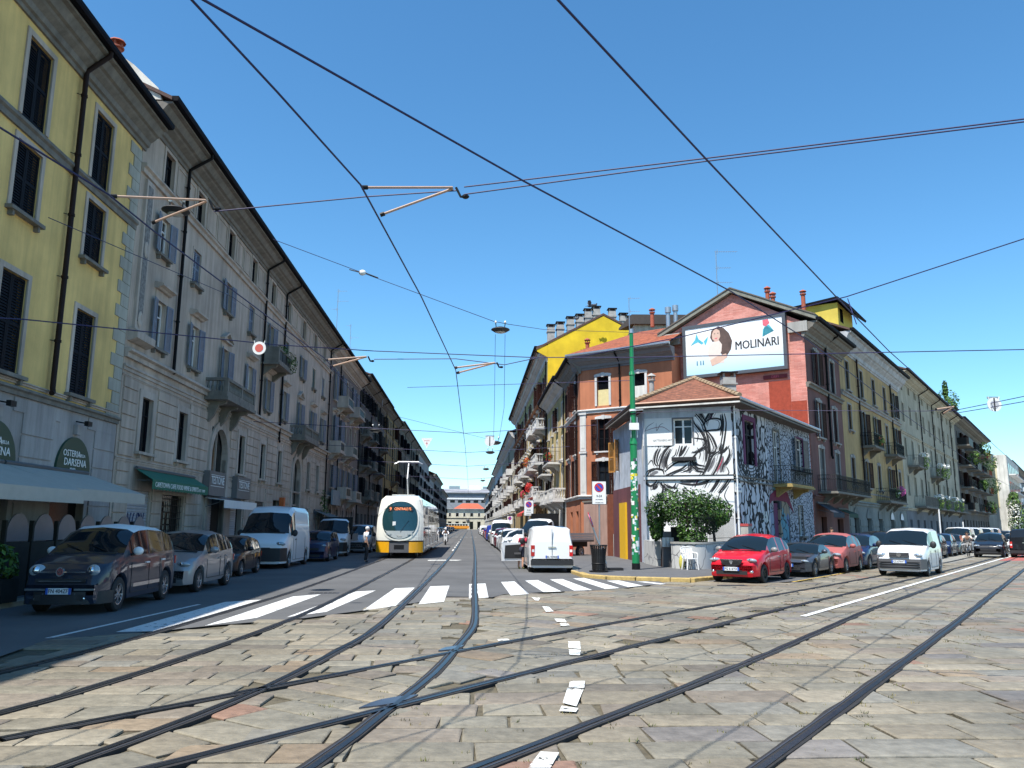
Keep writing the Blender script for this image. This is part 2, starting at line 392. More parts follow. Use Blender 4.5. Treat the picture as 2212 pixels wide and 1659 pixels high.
            def bars(P,Q):
                P=Vector(P);Q=Vector(Q); n=max(2,int((Q-P).length/(.12 if s.lod<2 else .2)))
                b.cyl(P+Vector((0,0,h)),Q+Vector((0,0,h)),.022,None,4,mr); b.cyl(P+Vector((0,0,.08)),Q+Vector((0,0,.08)),.014,None,4,mr)
                for i in range(n+1):
                    q=P.lerp(Q,i/n); b.cyl(q,q+Vector((0,0,h)),rr,None,4,mr,False)
                    if s.lod==0 and i<n:
                        q2=P.lerp(Q,(i+.5)/n); b.lathe([(.035,-.02),(.045,0),(.035,.02)],mr,6,Matrix.Translation(q2+Vector((0,0,h*.75)))@Matrix.Rotation(PI/2,4,'X'))
            bars((0,-proj+.03,0),(w,-proj+.03,0)); bars((0.02,-proj+.03,0),(0.02,-.02,0)); bars((w-.02,-proj+.03,0),(w-.02,-.02,0)); b.obj('railing',r)
        return r
def leaves(b,centers,n,size,mats,flat=.5,seed=1,pal=None):
    rd=random.Random(seed)
    for i in range(n):
        c,r=rd.choice(centers); c=Vector(c)
        while True:
            q=Vector((rd.uniform(-1,1),rd.uniform(-1,1),rd.uniform(-1,1)))
            if .25<q.length<1: break
        q=q.normalized()*(q.length**.5); p=c+Vector((q.x*r[0],q.y*r[1],q.z*r[2]))
        nrm=(q+Vector((rd.uniform(-1,1),rd.uniform(-1,1),rd.uniform(-.3,1.2)))*.8).normalized()
        a=nrm.orthogonal().normalized(); a.rotate(Matrix.Rotation(rd.uniform(0,6.3),3,nrm)); t=nrm.cross(a); s_=size*rd.uniform(.6,1.3)
        if pal:
            k=rd.choice(pal); f=rd.uniform(.75,1.25); b.cur=(k[0]*f,k[1]*f,k[2]*f)
        b.add([p-a*s_,p-t*s_*.42+nrm*s_*.12,p+a*s_,p+t*s_*.42+nrm*s_*.12],[(0,1,2,3)],mats[0])
leafm=mat('leaf',(.06,.12,.03),r=.55,var=0,attr=True,spec=.4)
PALG=[(.05,.11,.018),(.08,.16,.025),(.035,.08,.016),(.11,.19,.03),(.025,.055,.014)]
def foliage(name,parent,centers,n,size,seed=1,pal=PALG,**k):
    b=MB(); leaves(b,centers,n,size,[leafm],seed=seed,pal=pal); return b.obj(name,parent,**k)
# ---------------------------------------------------------------- ground, paving, rails, markings
asph=mat('asphalt',(.105,.105,.106),r=.93,var=.22,sc_=.55,bump=.5,bsc=90,big=.12,bigs=.2)
mort=mat('joint_sand',(.10,.085,.055),r=.95,var=.4,sc_=9,bump=.5,bsc=60)
stonem=mat('porphyry_stone',(.3,.28,.25),r=.6,var=.30,sc_=6.5,bump=.8,bsc=14,attr=True,spec=.3,big=.2,bigs=.45)
pavem=mat('pavement_asphalt',(.105,.105,.108),r=.93,var=.2,sc_=1.2,bump=.4,bsc=70)
kerbm=mat('kerb_granite',(.34,.31,.24),r=.85,var=.18,sc_=5,bump=.3)
kerby=mat('worn_yellow_kerb',(.42,.30,.11),r=.85,var=.35,sc_=6,bump=.3)
# worn white paint: alpha broken by noise
def paintmat(name,rgb,wear):
    m=bpy.data.materials.new(name); m.use_nodes=True; t=m.node_tree; p=t.nodes['Principled BSDF']; p.inputs['Base Color'].default_value=(*rgb,1); p.inputs['Roughness'].default_value=.7
    g=_n(t,'ShaderNodeNewGeometry'); n=_n(t,'ShaderNodeTexNoise'); n.inputs['Scale'].default_value=5.5; n.inputs['Detail'].default_value=7; n.inputs['Roughness'].default_value=.75
    t.links.new(g.outputs['Position'],n.inputs['Vector']); r=_n(t,'ShaderNodeMapRange'); r.inputs[1].default_value=wear; r.inputs[2].default_value=wear+.03; t.links.new(n.outputs[0],r.inputs[0]); t.links.new(r.outputs[0],p.inputs['Alpha']); return m
paintw=paintmat('road_paint_white',(.66,.66,.64),.385); paintx=paintmat('worn_road_paint',(.66,.66,.62),.40); painty=paintmat('worn_yellow_paint',(.55,.38,.08),.45); paintr=paintmat('red_road_paint',(.38,.11,.09),.38)
def sheet(name,pts,z,m,parent=None,kind='structure',t=.0,**k):
    b=MB()
    if t: b.poly(pts,z-t,z,m)
    else: b.add([(x,y,z) for x,y in pts],[tuple(range(len(pts)))],m)
    return b.obj(name,parent,kind=kind if parent is None else None,**k)
ground=sheet('ground',[(-400,-60),(600,-60),(600,1500),(-400,1500)],-.034,mort)
EDGE=[(-30,-6.4),(5,-6.45),(11.6,-6.4),(13.5,-6.6),(14.4,-5.4),(15.3,-4.6),(16.5,-3.2),(17.9,-2.3),(19.8,-1.2),(21.4,-.6),(21.2,.6),(22.2,.95),(22.9,2.15),(23.6,3.7),(24.6,4.8),(25.6,5.6),(26.1,6.4)]
AS=[wA(*p) for p in EDGE]; ASP=AS+[wA(700,5.2),wA(700,-14),wA(-30,-14)]
road=sheet('road_asphalt',ASP,0.0,asph)
KERB=[wA(700,4.5),wA(60,4.5),wA(36,4.5),(2.66,33.6),(2.5,32.1),(2.7,29.6),(3.4,28.6),(4.3,28.1),(5.4,27.75),wB(26.0,-10.95),wB(29,-10.65),wB(45,-10.6),wB(520,-10.6)]
pavR=KERB+[wB(520,-13),wB(60,-13.2),wB(51,-13.2),wB(50,-28),wA(60,8),wA(700,8)]
sheet('pavement',pavR,.12,pavem)
sheet('pavement',[wA(-30,-10.1),wA(700,-10.1),wA(700,-14),wA(-30,-14)],.12,pavem)
park=sheet('parking_lane',[wB(26.4,-10.9),wB(27.4,-8.6),wB(29,-8.25),wB(520,-7.9),wB(520,-11),wB(29,-11)],.001,asph)
# kerbs: separate stones
def kerb_run(pts,name,yellow,parent,h=.125):
    rd=random.Random(3)
    for (x0,y0),(x1,y1) in zip(pts[:-1],pts[1:]):
        p=Vector((x0,y0,0)); q=Vector((x1,y1,0)); L=(q-p).length; n=max(1,round(L/1.1)); dd=(q-p)/n; nn=Vector((dd.y,-dd.x,0)).normalized()
        for i in range(n):
            a=p+dd*i+dd.normalized()*.012; c=p+dd*(i+1)-dd.normalized()*.012; m=kerby if yellow(i,a) else kerbm
            w=.14; b=MB(); hh=h+rd.uniform(-.006,.006)
            O=[a-nn*w,c-nn*w,c+nn*w,a+nn*w]; b.poly([(o.x,o.y) for o in O],-.03,hh-.02,m); 
            I=[a-nn*(w-.02)+dd.normalized()*.02,c-nn*(w-.02)-dd.normalized()*.02,c+nn*(w-.02)-dd.normalized()*.02,a+nn*(w-.02)+dd.normalized()*.02]
            b.add([(o.x,o.y,hh-.02) for o in O]+[(o.x,o.y,hh) for o in I],[(0,1,5,4),(1,2,6,5),(2,3,7,6),(3,0,4,7),(4,5,6,7)],m)
            b.obj('kerb_stone',parent)
kerbr=link('kerb',None,kind='structure')
kerb_run([wA(60,4.5),wA(48,4.5),wA(36,4.5),(2.66,33.6),(2.5,32.1),(2.7,29.6),(3.4,28.6),(4.3,28.1),(5.4,27.75),wB(26.0,-10.95),wB(29,-10.65),wB(45,-10.6),wB(80,-10.6)],'kerb',lambda i,a:a.y<33 and a.x<7.5 or a.x>8,kerbr)
kerb_run([wA(8,-10.1),wA(60,-10.1)],'kerb',lambda i,a:False,kerbr)
b=MB(); b.add([(*wA(60,4.64),-.03),(*wA(60,4.36),-.03),(*wA(700,4.36),-.03),(*wA(700,4.64),-.03),(*wA(60,4.64),.125),(*wA(60,4.36),.125),(*wA(700,4.36),.125),(*wA(700,4.64),.125)],[(4,5,6,7),(0,1,5,4),(1,2,6,5),(2,3,7,6),(3,0,4,7)],kerbm)
b.add([(*wB(80,-10.46),-.03),(*wB(80,-10.74),-.03),(*wB(520,-10.74),-.03),(*wB(520,-10.46),-.03),(*wB(80,-10.46),.125),(*wB(80,-10.74),.125),(*wB(520,-10.74),.125),(*wB(520,-10.46),.125)],[(4,5,6,7),(0,1,5,4),(1,2,6,5),(2,3,7,6),(3,0,4,7)],kerbm)
b.add([(*wA(60,-9.96),-.03),(*wA(60,-10.24),-.03),(*wA(700,-10.24),-.03),(*wA(700,-9.96),-.03),(*wA(60,-9.96),.125),(*wA(60,-10.24),.125),(*wA(700,-10.24),.125),(*wA(700,-9.96),.125)],[(4,5,6,7),(0,1,5,4),(1,2,6,5),(2,3,7,6),(3,0,4,7)],kerbm)
b.obj('far_kerb',kerbr)
# rails (frame, [(u,v)...])
RA=[[(5.0,-3.7),(6.5,-3.08),(7.4,-2.79),(8.9,-2.4),(10.35,-2.13),(12.3,-1.88),(14.1,-1.68),(17.2,-1.56),(24.5,-1.42),(40,-1.2),(60,-1.08),(400,-1.0)],
    [(5.0,-1.75),(6.5,-1.18),(7.4,-.98),(8.4,-.8),(10.4,-.43),(12.7,-.16),(15.0,.08),(17,.13),(24.6,.16),(50,.33),(95,.4),(400,.45)],
    [(3,-8.4),(6,-7.2),(8,-6.35),(10.6,-5.74),(12.5,-5.43),(16.8,-5.12),(23.6,-4.8),(37.8,-4.7),(60,-4.6),(400,-4.5)],
    [(3,-6.7),(5.5,-5.6),(8.4,-4.5),(10.1,-4.1),(13.4,-3.68),(17.2,-3.38),(24.5,-3.24),(46,-3.1),(400,-3.0)]]
RB=[[(3.4,-7.67),(11,-7.6),(16.4,-7.38),(23.4,-7.0),(34.4,-6.62),(60,-6.2),(400,-5.4)],[(1.5,-5.9),(8,-5.86),(13,-5.8),(19.3,-5.74),(33.6,-5.25),(60,-4.8),(400,-4.0)],
    [(2,-3.93),(11,-3.9),(21,-4.1),(56,-3.7),(400,-3.1)],[(2,-2.2),(16,-2.2),(29,-2.28),(50,-2.4),(400,-1.7)]]
def dens(P,st=.6):
    out=[]
    for i in range(len(P)-1):
        p0=P[max(i-1,0)];p1=P[i];p2=P[i+1];p3=P[min(i+2,len(P)-1)]; n=max(1,min(40,int((p2[0]-p1[0])/st)))
        for k in range(n):
            t=k/n; u=p1[0]+(p2[0]-p1[0])*t
            m1=(p2[1]-p0[1])/max(1e-6,(p2[0]-p0[0])); m2=(p3[1]-p1[1])/max(1e-6,(p3[0]-p1[0])); h=p2[0]-p1[0]
            v=(2*t**3-3*t*t+1)*p1[1]+(t**3-2*t*t+t)*h*m1+(-2*t**3+3*t*t)*p2[1]+(t**3-t*t)*h*m2
            out.append((u,v))
    return out+[P[-1]]
railh=mat('rail_steel',(.075,.078,.085),r=.36,met=.85,var=.25,sc_=3,coord='pos'); raill=mat('rail_lip_steel',(.10,.10,.11),r=.45,met=.6,var=.2); railg=mat('rail_bed',(.022,.02,.02),r=.9,var=.4,sc_=9,bump=.4)
RAILS=[]
def rail(P,w,side):
    D=dens(P); pts=[Vector((*w(u,v),0)) for u,v in D]; RAILS.append(pts)
    def strip(b,o0,o1,z,m,jag=0,skirt=True):
        vs=[];rd=random.Random(len(pts)); n=len(pts)
        for i,p in enumerate(pts):
            t=(pts[min(i+1,n-1)]-pts[max(i-1,0)]).normalized(); nn=Vector((t.y,-t.x,0))
            j0=rd.uniform(0,jag); j1=rd.uniform(0,jag)
            for o,zz in ((o0-j0,-.03),(o0-j0,z),(o1+j1,z),(o1+j1,-.03)): q=p+nn*o; vs.append((q.x,q.y,zz))
        fs=[]
        for i in range(n-1):
            for k in range(3): fs.append((i*4+k,i*4+k+1,i*4+k+5,i*4+k+4))
        b.add(vs,fs,m)
    r=link('tram_rail',None,kind='structure'); e=side
    b=MB(); strip(b,-.068,.068,.006,railg,.035); b.obj('rail_bed',r)
    b=MB(); strip(b,-.052,.006,.013,railh) if e>0 else strip(b,-.006,.052,.013,railh); b.obj('rail_head',r)
    b=MB(); strip(b,.036,.053,.011,raill) if e>0 else strip(b,-.053,-.036,.011,raill); b.obj('rail_lip',r)
for P,e in zip(RA,(1,-1,1,-1)): rail(P,wA,e)
for P,e in zip(RB,(1,-1,1,-1)): rail(P,wB,e)
# steel plates of the crossing frogs
pl=mat('frog_steel',(.12,.13,.16),r=.3,met=.7,var=.25,sc_=5)
for (x,y,a,l,w) in ((-.88,12.45,30,.34,.14),(-1.25,8.75,38,.42,.16)):
    b=MB(); P=[(l,0),(l*.45,w*.55),(0,w*.75),(-l*.45,w*.55),(-l,0),(-l*.45,-w*.55),(0,-w*.75),(l*.45,-w*.55)]
    T=Matrix.Translation((x,y,0))@Matrix.Rotation(R(90-a),4,'Z'); b.poly(P,-.03,.0115,pl); b.v=[tuple(T@Vector(v)) for v in b.v]; b.obj('crossing_plate',None,kind='structure')
# stones
GROUP=[]
def clip(P,a,n,off):  # keep side where (p-a).n>off
    out=[]
    for i in range(len(P)):
        p=P[i];q=P[(i+1)%len(P)]; dp=(p-a).dot(n)-off; dq=(q-a).dot(n)-off
        if dp>=0: out.append(p)
        if dp*dq<0: out.append(p+(q-p)*(dp/(dp-dq)))
    return out
def inpoly(x,y,P):
    c=False;j=len(P)-1
    for i in range(len(P)):
        if (P[i][1]>y)!=(P[j][1]>y) and x<(P[j][0]-P[i][0])*(y-P[i][1])/(P[j][1]-P[i][1])+P[i][0]: c=not c
        j=i
    return c
PARKP=[wB(26.2,-11.2),wB(27.3,-8.6),wB(29,-8.2),wB(200,-8.0),wB(200,-11)]
PAVP=[p for p in pavR]
def interp(P,u):
    for (a,b_),(c,d_) in zip(P[:-1],P[1:]):
        if a<=u<=c: return b_+(d_-b_)*(u-a)/(c-a)
    return P[0][1] if u<P[0][0] else P[-1][1]
def zoneB(x,y):
    u,v=toA(x,y); ub,vb=toB(x,y)
    if vb>-5.86: return False
    return v>(interp(RA[1],u) if u>10.6 else interp(RA[0],u))
segs=[]
for pts in RAILS:
    for p,q in zip(pts[:-1],pts[1:]):
        if (p+q).length/2<75: segs.append((p.to_2d(),q.to_2d()))
PAL=[((.30,.285,.235),6),((.265,.262,.225),5),((.335,.30,.235),5),((.235,.245,.235),3),((.29,.25,.215),3),((.20,.20,.22),1.0),((.375,.34,.27),2),((.34,.17,.13),.4),((.32,.24,.17),1.3),((.16,.15,.14),.8)]
def stonecol(rd):
    t=rd.uniform(0,sum(w for _,w in PAL))
    for c,w in PAL:
        t-=w
        if t<=0: break
    f=rd.uniform(.82,1.08)*.76; g=(.285,.232,.15); return tuple((x*.6+y*.4)*f for x,y in zip(c,g))
def gen(frame,w,to,rd,inzone,u0,u1,v0,v1):
    u=u0; out=[]
    while u<u1:
        rh=rd.uniform(.38,.60); off=rd.uniform(0,.8); v=v0+off
        while v<v1:
            L=rd.uniform(.55,1.2); 
            j=lambda a=.018: rd.uniform(-a,a)
            g=rd.uniform(.010,.024)
            P=[Vector(w(u+g+j(),v+g+j())),Vector(w(u+g+j(),v+L-g+j())),Vector(w(u+rh-g+j(),v+L-g+j(.03))),Vector(w(u+rh-g+j(),v+g+j(.03)))]
            c=sum(P,Vector((0,0)))/4; v+=L
            if c.y<3.2 or c.length>62 or abs(c.x)>c.y*.95+5: continue
            if inzone(c.x,c.y): out.append((P,c))
        u+=rh
    return out
rd=random.Random(11)
def okc(x,y): return not inpoly(x,y,ASP) and not inpoly(x,y,PAVP) and not inpoly(x,y,PARKP)
S=gen('A',wA,toA,rd,lambda x,y: okc(x,y) and not zoneB(x,y) ,2.5,58,-14,56)
S+=gen('B',wB,toB,rd,lambda x,y: okc(x,y) and zoneB(x,y),0,40,-30,-5.8)
pieces=[]
for P,c in S:
    polys=[P]
    near=[s_ for s_ in segs if ((s_[0]+s_[1])/2-c).length<.95+(s_[1]-s_[0]).length/2] if c.length<60 else []
    if near:
        # one cut per rail: nearest segment of each cluster
        used=[]
        for s_ in sorted(near,key=lambda s_:((s_[0]+s_[1])/2-c).length):
            dr=(s_[1]-s_[0]).normalized(); n=Vector((-dr.y,dr.x)); k=(round(n.x,1),round(n.y,1)); dist=(c-s_[0]).dot(n)
            if any(abs(dist-u_[2])<.5 and n.dot(u_[1])>.9 for u_ in used): continue
            used.append((s_[0],n,dist))
        for a,n,_ in used:
            nw=[]
            for q in polys:
                for sg in (1,-1):
                    r_=clip(q,a,n*sg,.074)
                    if len(r_)>=3: nw.append(r_)
            polys=nw
    for q in polys:
        ar=abs(sum(q[i].cross(q[(i+1)%len(q)]) for i in range(len(q))))/2
        if ar>.012: pieces.append((q,sum(q,Vector((0,0)))/len(q),ar))
pieces.sort(key=lambda t:t[1].length**2/(t[2]**.5))
def stone_into(b,q,c,rd,lod):
    h=rd.uniform(-.010,.003); cc=stonecol(rd); b.cur=cc; n=len(q)
    tilt=Vector((rd.uniform(-.008,.008),rd.uniform(-.008,.008)))
    Z=lambda p,z: (p.x,p.y,z+(p-c).dot(tilt))
    if lod==0:
        rings=[[Z(p,-.03) for p in q],[Z(p,h-.014) for p in q]]
        for k,zz in ((.018,-.004),(.045,0)): rings.append([Z(c+(p-c)*(1-k/max(.1,(p-c).length)),h+zz) for p in q])
    else: rings=[[Z(p,-.03) for p in q],[Z(p,h-.008) for p in q],[Z(c+(p-c)*(1-.025/max(.1,(p-c).length)),h) for p in q]]
    vs=[p for r_ in rings for p in r_]; fs=[]
    for k in range(len(rings)-1):
        for i in range(n): fs.append((k*n+i,k*n+(i+1)%n,(k+1)*n+(i+1)%n,(k+1)*n+i))
    fs.append(tuple(range((len(rings)-1)*n,len(rings)*n))); b.add(vs,fs,stonem)
rd=random.Random(5)
vis=lambda c: abs(c.x)<c.y*.70+.3 and c.y>5.7
cnt=0; rest=MB()
for q,c,ar in pieces:
    if cnt<290 and vis(c):
        b=MB(); stone_into(b,q,c,rd,0); b.obj('paving_stone',ground,40); cnt+=1
    else: stone_into(rest,q,c,rd,1)
rest.obj('paving_stones',ground,kind='stuff')
# far paving of street B and the square: brick node pattern on a sheet
m=bpy.data.materials.new('far_stone_paving'); m.use_nodes=True; t=m.node_tree; p=t.nodes['Principled BSDF']; p.inputs['Roughness'].default_value=.7
g=_n(t,'ShaderNodeNewGeometry'); mp=_n(t,'ShaderNodeMapping'); mp.inputs['Rotation'].default_value=(0,0,AZA); br=_n(t,'ShaderNodeTexBrick'); br.inputs['Scale'].default_value=1; br.inputs['Brick Width'].default_value=.8; br.inputs['Row Height'].default_value=.42; br.inputs['Mortar Size'].default_value=.018
br.inputs['Color1'].default_value=(.33,.31,.26,1); br.inputs['Color2'].default_value=(.24,.235,.21,1); br.inputs['Mortar'].default_value=(.07,.06,.045,1)
t.links.new(g.outputs['Position'],mp.inputs[0]); t.links.new(mp.outputs[0],br.inputs[0]); t.links.new(br.outputs[0],p.inputs['Base Color'])
farm=m
sheet('stone_road',[wB(48,-8),wB(520,-8),wB(520,30),(120,20),(60,30),wB(54,12)],-.012,farm)
# markings
marks=link('road_markings',None,kind='structure')
def mark(pts,m=paintw,z=.0045,frame=wA):
    b=MB(); b.add([(*frame(*p),z) for p in pts],[tuple(range(len(pts)))],m); b.obj('painted_stripe',marks)
Z=[(13.6,-6.72,19.2,-6.2,.09),(14.4,-5.95,20.2,-5.75,.62),(15.6,-4.52,21.8,-4.45,.62),(17.0,-3.4,23.2,-3.1,.58)]
mark([(13.6,-6.74),(13.6,-6.64),(19.2,-6.1),(19.2,-6.2)])
mark([(14.35,-5.95),(14.45,-5.35),(20.4,-5.05),(19.8,-5.75)]); mark([(15.2,-4.75),(16.5,-4.15),(22.0,-3.9),(21.3,-4.49)],paintw)
mark([(16.6,-3.6),(17.6,-3.0),(23.3,-2.62),(22.9,-3.12)])
for (a,b_,c,d_) in (((17.9,-2.27),(18.9,-1.66),(24.4,-1.6),(24.1,-2.16)),((19.25,-1.17),(19.9,-.6),(25.2,-.6),(24.9,-1.17)),((20.8,.0),(21.1,.5),(26.2,.52),(25.9,0)),((21.7,1.1),(22.2,1.62),(27.2,1.5),(26.9,1.04)),((22.8,2.07),(23.1,2.6),(27.9,2.33),(27.6,1.88)),((23.4,3.0),(23.6,3.55),(28.5,3.24),(28.2,2.78)),((24.0,4.0),(24.4,4.5),(29.1,4.1),(28.8,3.65)),((24.8,4.84),(25.4,5.42),(27.8,5.1),(27.6,4.65)),((25.9,6.1),(26.2,6.35),(27.3,5.9),(27.2,5.6))):
    mark([a,b_,c,d_])
for p in ([(17.4,-4.97),(17.5,-4.83),(60,-4.1),(60,-4.3)],): 
    n=14
    for i in range(n): 
        u0=17.4+(60-17.4)*i/n; u1=17.4+(60-17.4)*(i+1)/n; e=lambda u:-4.9+(u-17.4)*.014
        mark([(u0,e(u0)-.07),(u0,e(u0)+.07),(u1,e(u1)+.07),(u1,e(u1)-.07)],paintw,.013,wB)
mark([(60.5,-4.3),(60.5,-4.15),(160,-3.2),(160,-3.4)],paintw,.0085,wB)
mark([(55,-4.2),(56,-3.0),(70,-2.6),(70,-4.0)],paintr,.0065,wB)
def gpx(x,y): p=at((1900+x/2.212)/1.7938,(2276+y/2.212)/1.7938,10.); t=-CH/(p.z-CH); return (p.x*t,p.y*t)
for p in ([(668,468),(768,470),(775,535),(670,525)],[(672,535),(775,542),(768,588),(678,586)],[(682,812),(812,810),(805,872),(672,866)],[(660,872),(800,880),(738,1030),(620,1000)],[(612,1025),(755,1045),(735,1078),(590,1070)],[(430,1420),(590,1428),(515,1560),(320,1560)],[(545,272),(635,275),(655,305),(570,300)],[(595,312),(665,312),(682,336),(600,334)],[(445,166),(500,170),(545,212),(475,214)],[(352,88),(428,92),(415,118),(385,116)],[(60,450),(150,446),(165,458),(70,468)]):
    mark([gpx(*q) for q in p],paintx,.0125,lambda *q:q)
for i in range(8): mark([(28.2+i*2.4,-8.28+.008*i*2.4),(28.2+i*2.4,-8.17+.008*i*2.4),(30.5+i*2.4,-8.15+.008*i*2.4),(30.5+i*2.4,-8.26+.008*i*2.4)],painty,.0085,wB)
for i in range(7): mark([(134,-4+i*.8),(134,-3.6+i*.8),(135,-3.6+i*.8),(135,-4+i*.8)])
for u in (60,68,76,84,92,110): mark([(u,-1.32),(u,-1.2),(u+4,-1.2),(u+4,-1.32)],paintx)
mark([(43,-2.2),(43.3,-.6),(44.2,-.4),(44.0,-2.2)],paintx)

for nm,lb,x,y,w_,l_ in (('drain_cover','rectangular iron drain cover in the paving by the yellow kerb near the red car',7.0,26.0,.9,.35),('drain_cover','iron drain cover in the asphalt beside the first zebra stripe',*wA(22.4,-3.9),.8,.3),('drain_cover','small round looking iron cover in the road in front of the tram',*wA(39,-1.6),.5,.5)):
    T=thing(nm,lb,'drain',(x,y,0),.1); b=MB(); b.box(-w_/2,w_/2,-l_/2,l_/2,-.02,.0065,raill); b.obj('frame',T); b=MB()
    for i in range(6): b.box(-w_/2+.05+i*(w_-.1)/6,-w_/2+.02+(i+1)*(w_-.1)/6,-l_/2+.04,l_/2-.04,.0066,.010,railg)
    b.obj('grate',T)
# grass and dirt tufts in the open joints near the tracks
tf=MB(); rdt=random.Random(77); gm0=mat('dry_grass',(.12,.13,.03),r=.9,var=0,attr=True)
for i in range(420):
    u=rdt.uniform(5,22); pk_=rdt.choice(RB[1:]); v=interp(pk_,u)+rdt.choice((-1,1))*rdt.uniform(.09,.7); x,y=wB(u,v)
    if not vis(Vector((x,y))): continue
    tf.cur=rdt.choice([(.12,.12,.03),(.16,.14,.05),(.07,.09,.02),(.2,.16,.07)])
    for k in range(5):
        a=rdt.uniform(0,6.28); h=rdt.uniform(.008,.03); dx,dy=math.cos(a)*.02,math.sin(a)*.02; ox,oy=rdt.uniform(-.05,.05),rdt.uniform(-.02,.02)
        tf.add([(x+ox-dy*.3,y+oy+dx*.3,-.012),(x+ox+dy*.3,y+oy-dx*.3,-.012),(x+ox+dx,y+oy+dy,h)],[(0,1,2)],gm0)
tf.obj('joint_grass',None,kind='stuff',label='dry grass tufts growing in the joints of the stone paving',cat='grass')
# ---------------------------------------------------------------- left side of street A
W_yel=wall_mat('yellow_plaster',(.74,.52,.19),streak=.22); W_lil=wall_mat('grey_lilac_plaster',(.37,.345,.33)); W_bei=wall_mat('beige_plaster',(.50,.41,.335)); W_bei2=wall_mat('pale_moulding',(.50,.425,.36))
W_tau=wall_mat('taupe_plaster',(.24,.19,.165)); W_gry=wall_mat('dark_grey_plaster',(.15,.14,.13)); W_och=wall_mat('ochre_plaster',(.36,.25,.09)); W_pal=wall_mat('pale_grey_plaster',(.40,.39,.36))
shd=mat('dark_shutter',(.009,.010,.014),spec=.12,r=.7,var=.2,sc_=9); shb=mat('blue_grey_shutter',(.15,.18,.24),r=.6,var=.15,sc_=6); shg=mat('green_shutter',(.03,.075,.07),r=.6,var=.15); shbr=mat('brown_shutter',(.030,.011,.009),spec=.15,r=.7,var=.2)
gut=mat('dark_gutter',(.006,.006,.010),spec=.1,r=.7,var=0); tiled=mat('dark_roof_tiles',(.10,.06,.05),r=.9,var=.3,sc_=8,bump=.6); rooft=None
blind=mat('rolling_shutter',(.42,.43,.45),r=.45,met=.3,var=.1)
def FA(name,label,u0,u1,v=-12,**k): return Fac(name,label,'building',wA(u0,v),wA(u1,v),u0,u1,**k)
def rollshutter(F,u0,u1,z0,z1,m,name='rolling_shutter',n=.1,label=None):
    x0,x1=sorted((F.X(u0),F.X(u1))); b=MB(); k=int((z1-z0)/.11)
    for i in range(k):
        z=z0+(z1-z0)*i/k; h=(z1-z0)/k; b.ext([(n,z),(n-.025,z+h*.25),(n-.025,z+h*.75),(n,z+h)],x0,x1,m)
    o=F.child(name,b)
    if label: o['label']=label
    return o
W_quo=wall_mat('grey_green_quoin',(.40,.39,.33))
# --- yellow house
F=FA('yellow_house','yellow plastered house with dark closed shutters and grey ground floor, nearest on the left',-4,27.5)
cols=[20.75,24.66,16.85,12.95,9.05,5.1,1.2]
ops=[(c-.6,c+.6,z0,z1) for c in cols for z0,z1 in ((12.45,14.75),(9.86,11.78),(5.62,8.25))]
F.wall(-4,27.5,5.2,15.6,ops,W_yel)
for c in cols:
    F.window(c,1.2,12.45,14.75,'closed',W_bei2,.16,.04,None,shd,None,None)
    F.window(c,1.2,9.86,11.78,'closed',W_bei2,.15,.04,None,shd,None,grime)
    F.window(c,1.2,5.62,8.25,'closed',W_bei2,.15,.04,None,shd,None,grime)
F.belt(-4,27.5,12.02,.33,.14,grime); F.eave(-4,27.75,15.25,16.0,.8,grime,gut); F.roof(-4,27.6,16.0,.75,tiled,over=.1)
F.belt(-4,27.5,5.12,.22,.16,grime); F.belt(-4,27.5,5.42,.1,.08,W_bei2,'sill_course')
F.pipe(22.9,16.1,5.45,rust,.075,.16,.82); F.pipe(10.9,16.1,5.45,rust,.075,.16,.82)
z=5.35;i=0
while z<15.0:
    w=.9 if i%2==0 else .58; b=MB(); b.box(F.X(27.5)-w,F.X(27.5)-.004,-.035,0,z,z+.40,W_quo); F.child('quoin_stone',b); z+=.42; i+=1
gops=[(c-1.02,c+1.02,.1,3.3) for c in (24.75,20.6,16.4,12.2,8)]
F.wall(-4,27.5,0,5.12,gops,W_lil,name='ground_floor_wall')
grn=mat('dark_green_board',(.012,.05,.028),r=.5,var=.05); ltr=mat('white_lettering',(.8,.8,.78),r=.6,var=0)
for c in (24.75,20.6,16.4,12.2):
    b=MB(); pts=[(1.03*math.cos(PI*i/18),1.05*math.sin(PI*i/18)) for i in range(19)]; b.poly([(F.X(c)+x,3.32+y) for x,y in pts],-.07,0,grn,'y')
    o=F.child('lunette_sign',b)
    for body,s_,x,z in (('OSTERIA',.27,-.22,3.86),('DELLA',.13,.42,3.84),('DARSENA',.31,.03,3.6),('MILANO',.09,-.1,3.41)):
        if c in (24.75,20.6): text('lettering',body,s_,ltr,F.root,F.X(c)+x+.02,-.08,z)
    b=MB()
    for s_,q in ((-1,.3),(1,.3)): pass
    b.box(F.X(c)-.12,F.X(c)+.12,-.13,0,4.45,4.75,W_lil); F.child('keystone',b)
    b=MB(); b.box(F.X(c)-.1,F.X(c)+.16,-.42,-.3,4.72,4.86,black); b.cyl((F.X(c),-.32,4.8),(F.X(c),0,4.86),.02,None,5,black); F.child('sign_floodlight',b)
